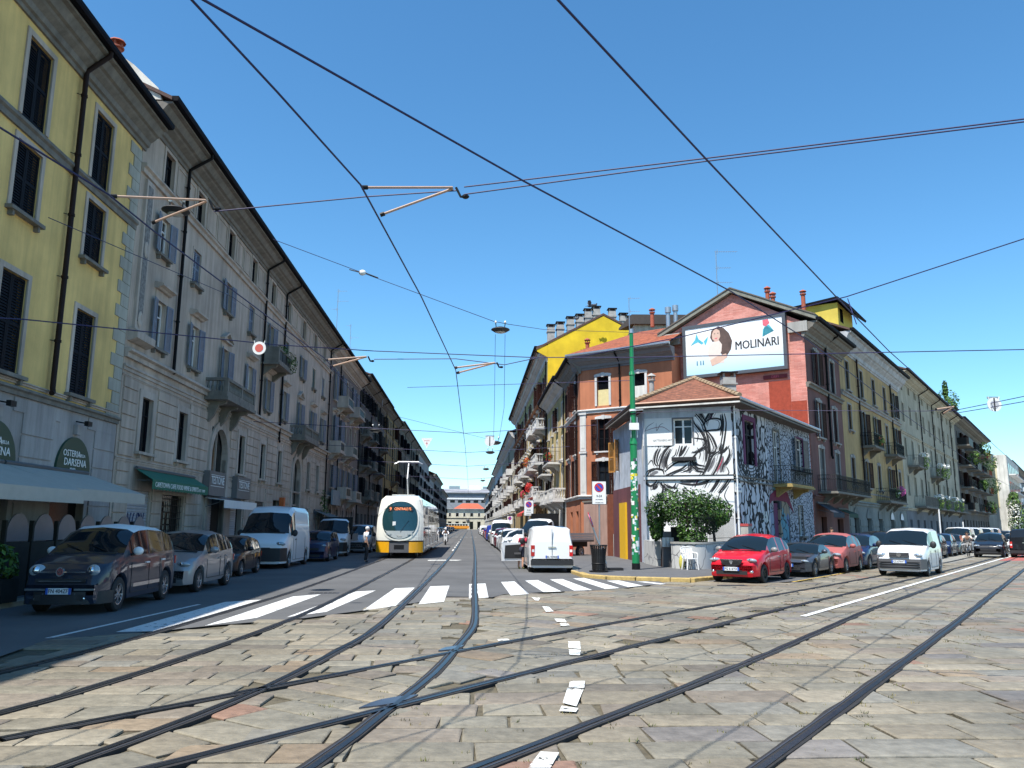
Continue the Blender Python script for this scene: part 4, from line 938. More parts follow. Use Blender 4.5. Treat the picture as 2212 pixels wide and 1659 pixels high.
for v,z,h in ((-18.8,16.8,.6),(-15.95,16.7,.8),(-15.6,16.5,.55)): chimney(Tm,0,0,0,h,.34).matrix_local=MP@GM@Matrix.Translation((Fg.X(v),2.0,z))
# return walls of the gable block (cream ends under the eaves)
b=MB(); b.box(-.3,.9,-.3,-.02,14.15,14.95,W_pal); gchild('eave_block',b); b=MB(); b.box(Fg.X(-14.1),Fg.X(-12.9),-.3,-.02,13.95,14.6,W_pal); gchild('eave_block',b)
# billboard
BB=thing('billboard','large framed billboard lettered MOLINARI with a long haired woman, on the pink brick gable','billboard',(*wB(50.5,-21.15),0),Fg.rz)
fr=mat('billboard_frame',(.07,.08,.095),r=.5,var=.05); x1=6.95; zb0,zb1=11.65,15.3; t=.21
for (a,c,d_,e) in ((0,x1,zb0,zb0+t),(0,x1,zb1-t,zb1),(0,t,zb0+t,zb1-t),(x1-t,x1,zb0+t,zb1-t)):
    b=MB(); b.box(a,c,-.38,-.02,d_,e,fr); b.obj('frame_bar',BB)
m=bpy.data.materials.new('billboard_print'); m.use_nodes=True; tt=m.node_tree; p=tt.nodes['Principled BSDF']; p.inputs['Roughness'].default_value=.5
g=_n(tt,'ShaderNodeTexCoord'); sx=_n(tt,'ShaderNodeSeparateXYZ'); tt.links.new(g.outputs['Object'],sx.inputs[0]); rp=_n(tt,'ShaderNodeMapRange'); rp.inputs[1].default_value=zb0+.2; rp.inputs[2].default_value=zb0+1.9; tt.links.new(sx.outputs[2],rp.inputs[0])
mx=_n(tt,'ShaderNodeMix',data_type='RGBA'); mx.inputs['A'].default_value=(.42,.66,.78,1); mx.inputs['B'].default_value=(.80,.82,.83,1); tt.links.new(rp.outputs[0],mx.inputs['Factor']); tt.links.new(mx.outputs['Result'],p.inputs['Base Color'])
b=MB(); b.box(t,x1-t,-.33,-.26,zb0+t,zb1-t,m); b.obj('poster',BB)
ink=mat('black_print',(.02,.02,.022),r=.6,var=0); o=text('lettering','MOLINARI',.80,ink,BB,5.05,-.335,13.5,w=2.8); o.rotation_euler=(PI/2,0,0); o=text('lettering','MOLINARI',.80,ink,BB,5.08,-.3355,13.5,w=2.8); o.rotation_euler=(PI/2,0,0)
def flat(b,pts,y,m): b.add([(x,y,z) for x,z in pts],[tuple(range(len(pts)))],m)
hair=mat('brown_hair_print',(.09,.055,.045),r=.7,var=.35,sc_=2.2); skin=mat('skin_print',(.62,.42,.33),r=.7,var=.08); teal=mat('teal_print',(.08,.42,.52),r=.7,var=.25,sc_=2); rosep=mat('rose_print',(.65,.12,.16),r=.7,var=.1); palep=mat('pale_skin_print',(.74,.62,.55),r=.7,var=.05)
b=MB(); flat(b,[(2.28,14.9),(2.05,14.75),(1.95,14.3),(2.1,14.0),(2.35,14.0),(2.5,13.4),(2.75,13.0),(3.1,13.0),(3.35,13.35),(3.45,13.9),(3.25,14.45),(2.9,14.85),(2.55,15.0)],-.336,hair); b.obj('printed_hair',BB)
b=MB(); flat(b,[(2.2,14.75),(2.08,14.5),(2.1,14.2),(2.28,13.98),(2.5,14.0),(2.66,14.3),(2.62,14.7),(2.4,14.85)],-.339,skin); flat(b,[(2.3,14.05),(2.55,14.05),(2.75,13.75),(2.7,13.3),(2.5,12.9),(2.9,12.75),(2.85,12.5),(2.2,12.5),(1.9,12.75),(1.75,13.3),(1.85,13.7)],-.3375,palep); flat(b,[(1.9,12.75),(2.3,12.95),(3.0,13.1),(3.1,12.85),(2.5,12.5),(2.0,12.35)],-.3385,skin); b.obj('printed_figure',BB)
b=MB(); flat(b,[(2.2,14.52),(2.3,14.56),(2.3,14.49)],-.3415,ink); flat(b,[(2.43,14.55),(2.54,14.57),(2.53,14.49)],-.3415,ink); flat(b,[(2.24,14.22),(2.48,14.24),(2.38,14.13)],-.3415,rosep); b.obj('printed_face',BB)
b=MB(); flat(b,[(.55,13.9),(.9,14.3),(1.0,14.7),(1.15,14.3),(1.5,14.0),(1.35,13.9),(1.1,14.1),(.8,14.0)],-.336,teal); flat(b,[(1.5,14.1),(1.8,14.4),(1.75,14.1),(1.6,13.8)],-.3365,teal); flat(b,[(5.6,14.55),(5.45,13.9),(5.5,14.4),(5.75,14.6),(6.05,14.3),(6.2,14.2),(5.9,14.65)],-.336,teal); flat(b,[(5.5,15.0),(5.85,15.02),(5.95,14.75),(5.7,14.55),(5.5,14.65)],-.3365,rosep)
for x in (.95,1.2,1.38): flat(b,[(x,12.5),(x+.08,12.5),(x+.07,12.8),(x+.01,12.8)],-.336,mat('blue_print',(.03,.2,.32),r=.6,var=0))
b.obj('printed_splash',BB)
b=MB(); b.box(5.3,6.8,-.1,-.02,11.15,11.4,mat('dark_red_plate',(.16,.02,.025),r=.7,var=.1)); b.obj('name_plate',BB); text('lettering','DEFI',.24,rosep,BB,6.05,-.105,11.27)
# --- orange corner house, front side (faces the square) and street side
OF=Fac('orange_corner_house','orange brown corner house with dark shutters, white window surrounds and a red tiled roof','building',wB(49,-28.6),wB(49,-21.5),-28.6,-21.5)
F=OF
wn=[(-26.72,6.98,9.25,'open'),(-26.72,3.95,6.3,'open'),(-26.72,10.18,12.27,'b'),(-23.95,10.3,12.2,'b'),(-23.95,6.98,9.25,'open'),(-23.95,3.95,6.3,'open')]
F.wall(-28.6,-21.5,0,13.4,[(c-.47,c+.47,z0,z1) for c,z0,z1,s in wn],W_ora,depth=7,sides=(0,1))
for c,z0,z1,s in wn:
    if s=='b':
        F.window(c,.94,z0,z1,'glass',trimw,.17,.06,'arch',None,None,None,pane=glassd); b=MB(); b.box(F.X(c)-.45,F.X(c)+.45,.1,.13,z0,z0+(z1-z0)*.55,mat('cream_blind',(.62,.52,.26),r=.8,var=.08) if c<-25 else W_wht); F.child('blind',b)
    else: F.window(c,.94,z0,z1,'open',trimw,.14,.05,'arch',shbr,shbr if z0>5 else black,trimw,openang=174,pane=glassd if z0>5 else glass)
F.belt(-28.7,-21.5,9.7,.28,.18,trimw); F.belt(-28.7,-21.5,3.7,.28,.2,trimw); F.eave(-29.2,-21.3,12.95,13.75,.8,mat('grey_blue_cornice',(.17,.165,.17),r=.8,var=.15),steel)
F.pipe(-25.35,13.9,9.95,pipeb,.06,.12,.85,shoe=False)
for z0,z1 in ((3.98,6.9),(7.05,9.65)):
    for c in (-28.35,): b=MB(); b.box(F.X(c)-.24,F.X(c)+.24,-.07,0,z0,z1,trimw); b.box(F.X(c)-.14,F.X(c)+.14,-.085,-.071,z0+.2,z1-.2,W_wht); F.child('corner_pilaster',b); b=MB(); b.box(F.X(c)-.3,F.X(c)+.3,-.13,0,z1-.02,z1+.12,trimw); F.child('capital',b)
b=MB(); b.box(F.X(-26.26)-.45,F.X(-26.26)+.4,-.14,-.12,7.0,7.75,black)
for k in range(3):
    c=-26.72; b=MB()
    for i in range(7): b.cyl((F.X(c)-.45+i*.15,-.1,6.98),(F.X(c)-.45+i*.15,-.1,7.85),.014,None,4,black)
    b.cyl((F.X(c)-.45,-.1,7.85),(F.X(c)+.45,-.1,7.85),.02,None,4,black)
F.child('window_railing',b)
# roof: three slopes
b=MB(); e=wB(48.1,-29.3); P=[Vector((*wB(48.15,-29.3),13.95)),Vector((*wB(48.15,-21.3),13.95)),Vector((*wB(53.5,-21.3),16.4)),Vector((*wB(56,-24),17.0)),Vector((*wA(65,13.9),18.0)),Vector((*wA(66,6.9),14.1)),Vector((*wA(56.8,6.9),13.98))]
b.add(P,[(0,1,2,3),(0,3,4,6),(6,4,5)],tileB); b.add([p-Vector((0,0,.15)) for p in P],[(0,1,2,3),(0,3,4,6),(6,4,5)],rk); o=b.obj('roof',None); into(o,F.root)
b=MB(); b.add([Vector((*wA(64,6.85),14.2)),Vector((*wA(82,6.85),14.2)),Vector((*wA(82,14),17.6)),Vector((*wA(64,14),17.6))],[(0,1,2,3)],tileB); o=b.obj('roof',None); into(o,F.root)
for (px,py,Y) in ((1269,755,61),(1409,690,60)):
    p=at(px,py,Y); o=chimney(F.root,0,0,-.6,1.1,.38); o.matrix_local=F.root.matrix_world.inverted()@Matrix.Translation(p)
F2=FR('orange_house_side','x',56.2,64.6); 
gops=[(57.3,58.6,.1,2.9),(60.6,61.9,.1,2.9)]
F2.wall(56.2,64.6,3.85,13.4,[(c-.5,c+.5,z0,z1) for c in (58.3,62.2) for z0,z1 in ((3.95,6.6),(6.98,9.2),(10.2,12.2))],W_ora,depth=7,sides=(0,0)); F2.wall(56.2,64.6,0,3.85,gops,W_ora,depth=7,name='ground_floor_wall',sides=(0,0))
for c in (58.3,62.2):
    for z0,z1 in ((3.95,6.6),(6.98,9.2),(10.2,12.2)): F2.window(c,1.,z0,z1,'open',trimw,.15,.05,'arch',shbr,white,trimw,openang=110 if (c<60 and z0>5) else 165)
F2.belt(56.2,64.6,9.7,.28,.18,trimw); F2.belt(56.2,64.6,3.7,.28,.2,trimw); F2.eave(56,64.6,12.75,13.75,.8,grime,gut); F2.pipe(57.0,13.9,4,pipeb,.06,.12,.85,shoe=False)
bpy.context.view_layer.update()
for ch in list(F2.root.children): into(ch,OF.root)
bpy.data.objects.remove(F2.root); bpy.data.objects.remove(Fg.root)
F=FR('cream_balcony_house','cream house with white stone balconies next to the orange corner house',64.7,80,lod=1)
house(F,64.7,80,13.9,[(4.2,6.7),(7.4,9.3),(10.2,12.2)],1.0,W_cre,trimw,shbr,cols=[67,71,75,78.5],style=('open','glass'),gfz=3.9,zc=13.1,over=.9,pipes=(65.2,80),seed=12,roofm=tileB,gm=W_wht,peds=['flat',None,None])
for a0,a1,z,s in ((64.9,68.2,3.95,'stone'),(69.6,72.4,3.95,'stone'),(73.8,77,3.95,'stone'),(69.0,73.4,7.3,'iron'),(75.4,79.4,6.7,'iron')): F.balcony(a0,a1,z,1.05,.95,s,trimw,.18,2,mr=black)
pt=thing('balcony_plant','red flowers and greenery on the iron balcony of the cream house','plant',F.W(71.2,.8,7.9)); foliage('foliage',pt,[((0,-.8,0),(.3,.6,.4))],200,.1,3,pal=[(.5,.06,.02),(.45,.03,.02),(.1,.2,.03)]); foliage('foliage',pt,[((0,1.2,.2),(.4,.5,.4))],140,.1,4)
F=FR('tall_yellow_house','tall yellow house with a bare bright yellow gable, red flowers and white balconies',80.1,137,lod=1)
house(F,80.1,137,19.9,[(4.9,7.2),(8.4,10.8),(11.9,14.2),(15.2,17.3)],1.15,W_ygold,trimw,shbr,pitch=4.2,style=('open','glass','open'),gfz=4.4,zc=18.6,over=1.2,pipes=(81,96,112,130),seed=13,gm=wall_mat('rusticated_gold',(.36,.26,.12)),depth=12.4,peds=['flat','flat','flat',None],roofm=tiled)
F.band(80.1,137,[(.15,14.6),(.15,14.9),(.5,15.0),(.55,15.1)],mat('patterned_frieze',(.36,.17,.09),r=.9,var=.5,sc_=3))
b=MB(); b.poly([(0.01,0),(12.4,0),(12.4,20.0),(5.8,23.4),(0.01,20.3)],F.X(80.1)+.03,F.X(80.1)+.2,W_yb,'x'); b.poly([(-1.1,19.5),(0,18.9),(0,20.2),(-1.1,19.8)],F.X(80.1)+.03,F.X(80.1)+.2,W_yb,'x'); o=F.child('yellow_gable',b)
x=F.X(80.1); b=MB()
for (y0,z0,y1,z1) in ((-1.2,19.65,5.8,23.45),(5.8,23.45,12.9,19.8)): b.add([(x+.25,y0,z0),(x+.25,y1,z1),(x+.25,y1,z1+.22),(x+.25,y0,z0+.22),(x-57,y0,z0),(x-57,y1,z1),(x-57,y1,z1+.22),(x-57,y0,z0+.22)],[(0,1,2,3),(4,7,6,5),(3,2,6,7),(0,4,5,1)],tiled)
F.child('roof',b)
cm=mat('grey_chimney_render',(.34,.33,.31),r=.9,var=.25,sc_=3)
for y,h,tp in ((.6,1.9,23.0),(1.6,1.9,23.3),(2.7,2.2,23.9),(3.7,2.2,24.2),(4.6,2.6,24.8),(5.5,2.6,25.1),(7.2,2.4,24.9),(8.4,2.2,24.4),(9.0,2.0,24.1),(9.8,1.8,23.6)): o=chimney(F.root,x-2.5,y,tp-h-.3,h,.75,cm,'box')
for i,(a0,a1,z,s) in enumerate(((81,85,4.4,'stone'),(86.5,92,5.1,'stone'),(97,102,4.6,'stone'),(82.5,88,8.3,'stone'),(92,100,8.3,'stone'),(81,86,11.8,'stone'),(90,96,12.2,'stone'),(106,112,4.6,'stone'),(105,112,8.3,'stone'),(117,123,4.6,'stone'),(118,124,8.3,'stone'))): F.balcony(a0,a1,z,1.1,.95,s,trimw,.2,2)
for k,(a,z,pal,lb) in enumerate(((94,9.2,[(.55,.12,.02),(.5,.06,.02),(.1,.17,.03)],'orange flowers along the long balcony of the tall yellow house'),(90,6.1,[(.5,.03,.02),(.4,.02,.02)],'red flowers on a low white balcony of the tall yellow house'),(100.5,5.7,[(.5,.03,.08),(.1,.2,.03),(.35,.02,.05)],'pink flowers and green plants on a far white balcony'))):
    pt=thing('balcony_plant',lb,'plant',F.W(a,1.2,z)); foliage('foliage',pt,[((0,q,0),(.4,.8,.45)) for q in (-1.5,0,1.5)],330,.13,20+k,pal=pal)
F=FR('dark_eave_house','long house with deep dark eaves and crowded balconies past the tall yellow one',137.2,196,lod=2)
house(F,137.2,196,17.8,[(4.9,7),(8.2,10.4),(11.6,13.7)],1.2,wall_mat('sand_plaster',(.45,.37,.24)),trimw,shbr,pitch=4.2,style=('open','glass'),over=1.3,zc=16.4,seed=14,pipes=(160,))
for i in range(11): F.balcony(139+i*5,142.2+i*5,(4.6,8.0,11.4)[i%3],1.1,.95,'solid',trimw,.2,0)
F=FR('white_terrace_house','white house with shallow balconies far down the right side',196.2,252,lod=2)
house(F,196.2,252,17.6,[(4.9,7),(8.2,10.4),(11.6,13.7)],1.3,W_wht,trimw,shd,pitch=4.4,style=('open','glass'),over=1.1,seed=15)
for i in range(9): F.balcony(199+i*6,202.4+i*6,(4.6,8.0,11.4)[i%3],1.1,.95,'solid',trimw,.2,0)
F=FR('far_right_house','pale grey house near the far right end of the tram street',252.2,330,lod=2)
house(F,252.2,330,16.8,[(4.9,7),(8.2,10.4),(11.6,13.7)],1.4,wall_mat('pale_cream_plaster',(.55,.52,.43)),trimw,shd,pitch=5,style=('open','glass'),over=1.,seed=16)
F=FR('far_right_house','lowest white house at the far right end, next to the station',330.2,425,lod=2)
house(F,330.2,425,14.8,[(4.9,7),(8.2,10.4)],1.5,W_wht,trimw,shd,pitch=6,style=('open','glass'),over=.9,seed=17)
# rear cream block with steel flues behind the orange roof
pA=at(1372,760,68); pB=at(1530,760,68)
F=Fac('rear_cream_block','cream block with a dark roof edge and two steel flues behind the orange roof','building',(pA.x,pA.y),(pB.x+4,pB.y+.01),0,1,lod=2)
zt=at(1450,700,68).z; b=MB(); L=F.L; b.box(0,L,0,8,0,zt,wall_mat('cream_render',(.50,.46,.37))); F.child('wall',b)
b=MB(); b.poly([(-.4,zt-.1),(8,zt+1.4),(8,zt+1.6),(-.4,zt+.75)],-.3,L+.3,mat('dark_roof_felt',(.06,.05,.045),r=.9,var=.2),'x'); F.child('roof',b)
for px,pt_,pb in ((1444,664,715),(1460,660,712)):
    q=at(px,pb,61); q2=at(px,pt_,61); T=thing('steel_flue','shiny steel flue pipe behind the orange roof, the %s of two'%('left' if px<1450 else 'right'),'flue',(q.x,q.y,q.z-1.5)); b=MB(); h=q2.z-q.z+1.5; b.cyl((0,0,0),(0,0,h-.45),.16,None,14,steel); b.obj('pipe',T,40); b=MB(); b.cyl((0,0,h-.45),(0,0,h),.24,None,14,steel); b.obj('cowl',T,40)
# --- ochre house and onwards along street B
F=FB('ochre_apartment_house','ochre apartment house with a pale cornice and flower balconies, right of the maroon house',59.35,82)
cs=[61.6,66.3,70.8,75.35,79.9]; rows=[(11.8,14.0),(8.85,10.75),(4.85,6.85)]
ops=[(c-.55,c+.55,z0,z1) for c in cs for z0,z1 in rows if not(c in(66.3,75.35) and z0==8.85)]+[(66.3-.55,66.3+.55,8.0,10.7),(75.35-.55,75.35+.55,8.0,10.6)]
gops=[(c-.8,c+.8,.12,2.55) for c in (61.6,65.8,70.0,74.9,79.4)]
F.wall(59.35,82,3.6,15.0,ops,W_oc2); F.wall(59.35,82,0,3.6,gops,W_gg,name='ground_floor_wall')
for c in cs:
    for z0,z1 in rows:
        if c in(66.3,75.35) and z0==8.85: F.window(c,1.1,8.02,10.65,'open' if c==66.3 else 'closed',trimd,.13,.05,None,shbr,white,None,openang=160); continue
        F.window(c,1.1,z0,z1,'closed' if (c+z0)%3<1.6 else 'open',trimd,.12,.04,'arch' if z0<5 else None,shbr if z0<9 else shd,white,trimd,openang=165)
F.belt(59.35,82,11.2,.35,.22,trimd); F.belt(59.35,82,3.45,.3,.22,W_gg); F.belt(59.35,82,4.35,.12,.08,trimd); F.eave(59.35,82.4,14.6,15.75,1.0,mat('pale_blue_cornice',(.42,.43,.45),r=.9,var=.3,sc_=1.5,streak=.3),gut); F.roof(59.35,82.2,15.75,.9,tiled,over=.1)
F.gables(59.35,82,15.0,11,3.2,W_wht)
F.pipe(64.6,16,4.6,rust,.07,.12,1.0); F.pipe(77.8,16,3.9,pipeb,.07,.12,1.0)
for a0,a1,z in ((64.6,68.2,8.0),(73.6,77.2,8.0)): F.balcony(a0,a1,z,1.,.95,'iron',grime,.2,2,mr=black)
F.balcony(69.0,76.5,4.0,1.,.95,'iron',grime,.2,3,mr=black)
for c,s_ in zip((61.6,65.8,70.0,74.9,79.4),(0,0,0,1,2)):
    b=MB(); x=F.X(c)
    for k in range(12):
        a=PI*k/12; a2=PI*(k+1)/12; P=lambda r,q:(x+r*math.cos(q),-.06,2.55+r*.75*math.sin(q)); b.quad(P(1.0,a),P(1.0,a2),P(.8,a2),P(.8,a),W_gg)
    F.child('arch_moulding',b); b=MB(); b.poly([(x+.8*math.cos(PI*k/12),2.55+.6*math.sin(PI*k/12)) for k in range(13)],-.03,0,(W_gg,mat('white_sign_face',(.6,.63,.7),r=.5,var=0))[s_>0],'y'); F.child('lunette',b)
for zz in (.3,.85,1.4,1.95):
    for a,c in ((59.5,60.7),(62.6,64.9),(66.8,69.1),(71,74),(75.9,78.5),(80.4,81.9)): blocks(F,a,c,zz,zz+.5,W_gg,h=.55,wmax=3)
FO=F
for k,(a,z,pal,lb) in enumerate(((66.6,8.5,[(.4,.12,.05),(.06,.13,.02),(.12,.2,.04)],'potted plants on the upper iron balcony of the ochre house'),(72.0,4.7,PALG+[(.6,.6,.55)],'green plants with white flowers on the low balcony of the ochre house'),(74.2,4.9,[(.55,.08,.3),(.6,.12,.35)],'pink flower ball on the low balcony of the ochre house'))):
    pt=thing('balcony_plant',lb,'plant',F.W(a,.95,z)); foliage('foliage',pt,[((0,0,0),(.35,.5,.45))],240,.09,30+k,pal=pal)
# yellow penthouse and dormer above
q0=pix(1738,690,'B','u',64); q1=pix(1811,690,'B','u',64); zt=pix(1790,656,'B','u',64).z
P=Fac('yellow_penthouse','yellow rooftop penthouse with a black roof above the ochre house','building',(q0.x,q0.y),(q1.x,q1.y),lod=2); b=MB(); b.box(0,P.L,0,5,14,zt,wall_mat('penthouse_yellow',(.62,.48,.08),streak=.05)); P.child('wall',b); b=MB(); b.poly([(-1.2,zt+.05),(P.L+.1,zt+.42),(P.L+1.0,zt-.45),(P.L+.9,zt-.6),(P.L,zt+.2),(-1.2,zt-.12)],-.35,5.5,gut,'y'); P.child('roof',b)
P.child('window',(lambda b:(b.box(P.L,P.L+.02,.6,1.6,zt-1.4,zt-.3,glassd),b)[1])(MB()))
chimney(P.root,.3,-1.2,zt-.9,1.6,.4); chimney(FO.root,12.0,2.2,16.2,1.4,.4)
F=FB('long_grey_beige_house','long grey beige house with narrow windows and white flowers on the right street',82.1,124,lod=1)
cs=[84.2,88.2,92.1,96.6,100.6,104.8,108.6,112.4,116.4,120.6]
house(F,82.1,124,16.6,[(4.9,6.8),(8.6,10.4),(12.0,13.8),(15.1,15.9)],.85,W_gb,W_gb,mat('grey_shutter',(.10,.10,.09),r=.6,var=.15),cols=cs,style=('closed','glass','closed'),gfz=3.6,zc=15.95,over=1.0,pipes=(94.2,103,110.6,118.8),seed=21,gm=wall_mat('slate_grey_plaster',(.17,.18,.20)),sill=False)
F.belt(82.1,124,10.75,.25,.15,W_gb); F.gables(82.1,124,16.3,11,2.6,W_wht)
for a0,a1,z in ((84.6,88.2,7.8),(98.6,103.0,7.5),(86.8,96.0,4.0),(96.6,108,4.0),(109,122,4.0)): F.balcony(a0,a1,z,1.,.95,'iron',grime,.2,2,mr=grime)
for k,(a,z) in enumerate(((88,8.6),(99.5,8.3),(103,8.4),(95.6,4.8),(101.2,4.8),(108.4,4.9),(114,4.9))):
    pt=thing('balcony_plant','white flowers trailing over '+('the left high balcony','the left end of the right high balcony','the right end of the right high balcony','the low balcony nearest the ochre house','the low balcony, second from the ochre house','the low balcony, third from the ochre house','the low balcony, last before the dark house')[k]+' of the grey beige house' if k<1 else 'white flowers on '+('','the left end of the right high balcony','the right end of the right high balcony','the low balcony nearest the ochre house','the low balcony, second from the ochre house','the low balcony, third from the ochre house','the low balcony, last before the dark house')[k],'plant',F.W(a,1.0,z),group='white flowers on the grey beige house'); foliage('foliage',pt,[((0,0,-.3),(.5,.5,.8))],190,.12,40+k,pal=[(.14,.22,.04),(.2,.3,.06),(.1,.17,.03)]); foliage('blossom',pt,[((0,0,.35),(.5,.55,.3))],90,.12,60+k,pal=[(.8,.8,.76)])
F=FB('dark_plant_house','dark house crowded with planted balconies on the right street',124.1,162,lod=2)
house(F,124.1,162,16.8,[(4.6,6.7),(7.7,9.7),(10.7,12.7),(13.5,15.3)],1.1,wall_mat('dark_taupe_plaster',(.13,.12,.115)),grime,shbr,pitch=3.8,style=('open','glass'),seed=22,over=1.3)
terra=mat('terracotta_planter',(.42,.11,.05),r=.8,var=.1)
for i in range(16): F.balcony(125.5+(i%4)*9,130.5+(i%4)*9,(4.4,7.5,10.5,13.3)[i//4],1.5,.95,'iron' if i%3 else 'solid',grime,.2,0,mr=(terra if i%4==3 else black))
for k,(a,z,r_) in enumerate(((130,11.7,1.0),(146,14.2,1.2),(153,12.6,1.5),(155,8.9,1.5),(140,8.4,.8),(150,5.2,1.0))):
    pt=thing('balcony_plant','bushy green plants on a balcony of the dark house, %s'%('second floor left','top floor left','top floor right','third floor right','second floor middle','lowest')[k],'plant',F.W(a,1.5,z)); foliage('foliage',pt,[((0,0,0),(r_*.8,r_,r_))],260,.2,70+k)
pt=thing('roof_tree','dense green trees growing on the roof of the long grey beige house','tree',F.W(127,-.9,17.0)); b=MB(); b.cyl((0,0,0),(0,0,2.2),.15,.08,6,rust); b.obj('trunk',pt); b=MB(); b.box(-1,1,-1,1,-.6,.5,W_wht); b.obj('planter',pt)
foliage('foliage',pt,[((0,0,2.6),(1.6,1.6,1.8)),((.8,1.4,1.4),(1.3,1.5,1.4)),((-.4,-1.2,1.8),(1.0,1.0,1.2)),((0,.2,4.3),(.35,.35,1.4))],1500,.2,77,pal=PALG+[(.09,.22,.03)])
# stepped white block further along, its lit end faces us
F=Fac('white_stepped_block','white modern block with a sunlit cream end wall further along the right street','building',wB(163,-14.5),wB(163,-9.8),0,1,lod=2)
b=MB(); b.box(0,F.L,0,32,0,14.6,W_wht); F.child('wall',b); b=MB(); b.box(.4,F.L-1.6,-.06,-.004,5.5,13.6,wall_mat('cream_panel',(.62,.55,.36),streak=.1)); F.child('cream_panel',b)
for k in range(7):
    b=MB(); b.box(F.L+.002,F.L+1.2,2+k*4.2,5.2+k*4.2,3.6,4.0,white); b.obj('balcony',F.root)
    for z in (5.2,8.3,11.4):
        b=MB(); b.box(F.L,F.L+.03,2.3+k*4.2,4.6+k*4.2,z,z+1.9,glassd); F.child('window',b); b=MB(); b.box(F.L+.002,F.L+1.1,1.8+k*4.2,5.0+k*4.2,z-.3,z-.05,trimw); F.child('balcony',b)
F=FB('grey_rail_block','dark grey block with white balcony screens near the end of the right street',196,268,-11.5,lod=2)
house(F,196,268,15.8,[(4.6,6.7),(7.7,9.7),(10.7,12.7)],1.4,wall_mat('charcoal_plaster',(.11,.11,.11)),grime,white,pitch=5,style=('open','glass'),seed=23)
for i in range(9): F.balcony(200+(i%3)*22,206+(i%3)*22,(4.4,7.5,10.5)[i//3],1.4,.95,'solid',grime,.2,0,mr=white)
F=Fac('red_shutter_house','white and yellow house with red shutters closing the right street','building',wB(300,-14),wB(300,30),-14,30,lod=2)
cs=[-12.4,-9,-5.5,-2,1.5,5,8.5,12,16]; rows=[(4.6,7),(8.2,10.6),(12,14.2)]
F.wall(-14,30,0,16,[(c-.8,c+.8,*r_) for c in cs for r_ in rows],wall_mat('pale_yellow_plaster',(.6,.55,.38)))
for c in cs:
    for r_ in rows: F.window(c,1.5,*r_,'open',trimw,.15,.05,None,mat('red_shutter',(.42,.03,.04),r=.6,var=.1),white,None,openang=172)
F.eave(-14,30,15.4,16.1,1,trimw,clay); F.roof(-14,30,16.1,.9,clay)
T=thing('street_tree','slender tree with white blossom against the stepped block on the right street','tree',(*wB(160,-9.0),.12))
b=MB(); b.tube([(0,0,0),(.1,0,1.5),(0,.1,3.5),(.1,0,6)],.16,rust,7); b.tube([(.05,0,2),(.6,.2,3.6),(.9,.3,4.6)],.07,rust,5); b.tube([(.05,0,2.6),(-.6,-.2,4),(-.8,0,5.2)],.07,rust,5); b.obj('trunk',T)
foliage('crown',T,[((0,0,2.6),(1.4,1.4,1.5)),((.5,.4,4.4),(1.5,1.5,1.5)),((-.3,0,6.0),(1.1,1.1,1.3)),((.2,.6,7.2),(.7,.7,.8))],1700,.2,90); foliage('blossom',T,[((-.7,-.5,3.4),(1.0,1.0,2.2)),((-.5,-.4,5.4),(.8,.8,1.2))],300,.18,91,pal=[(.7,.7,.64)])
# --- station and office block closing the tram street
F=Fac('station_building','cream station building with a red hipped roof closing the tram street','building',wA(440,-22),wA(440,16),-22,16,lod=2)
cs=[-15,-11,-7,-3.2,.8,4.8,8.8,12.8]; F.wall(-22,16,0,10.8,[(c-(.5 if i%2 else .75),c+(.5 if i%2 else .75),6.9,8.8) for i,c in enumerate(cs)]+[(c-.9,c+.9,.1,4.2) for c in cs],wall_mat('station_cream',(.62,.57,.44),streak=.1),depth=14)
for i,c in enumerate(cs): F.window(c,1.0 if i%2 else 1.5,6.9,8.8,'glass',trimw,.2,.06,None,None,shd,None,pane=glassd)
F.belt(-22,16,5.8,.4,.3,grime); F.eave(-22,16,10.2,10.9,.8,trimw,trimw)
b=MB(); x0,x1=F.X(-9.3),F.X(8); z=11.0; b.add([(x0,-.8,z),(x1,-.8,z),(x1,11,z),(x0,11,z),(x0+5,5,z+3.1),(x1-4,5,z+3.1)],[(0,1,5,4),(1,2,5),(2,3,4,5),(3,0,4)],mat('bright_clay_roof',(.45,.10,.05),r=.9,var=.15,sc_=.8)); F.child('roof',b)
b=MB(); b.lathe([(0,0),(.8,0),(.9,.6),(.6,1.3),(0,1.5)],greyp,10,Matrix.Translation((F.X(-1.2),-.5,4.3))); F.child('clock',b)
F=Fac('grey_office_block','grey office block with ribbon windows behind the station','building',wA(520,-40),wA(520,34),-40,34,lod=2)
gy=mat('grey_concrete',(.23,.24,.26),r=.8,var=.1,sc_=.3)
b=MB(); b.box(0,F.L,0,20,0,22.6,gy); F.child('wall',b); b=MB(); b.poly([(-.8,22.7),(-.8,23.3),(6,25.4),(14,26),(20,25),(20,22.7)],0,F.L,mat('standing_seam_roof',(.28,.28,.3),r=.5,var=.15,sc_=.4),'x'); F.child('roof',b)
for c in range(-38,34,5):
    b=MB(); b.box(F.X(c),F.X(c+3),-.05,0,16.6,18.2,glassd); F.child('window',b)
b=MB(); b.box(0,F.L,-.06,0,20.0,22.2,mat('blue_ribbon_glass',(.05,.07,.12),r=.15,var=.4,sc_=.5)); F.child('ribbon_window',b); b=MB(); b.box(0,F.L,-.3,0,18.7,19.5,white); F.child('parapet_band',b)
for k,(c,h,w) in enumerate(((-14,2.2,7),(-2,2.8,9),(8,2.0,6),(-26,1.6,5))): b=MB(); b.box(F.X(c),F.X(c)+w,6,10,25,25.3+h,white if k%2 else steel); F.child('roof_plant',b)
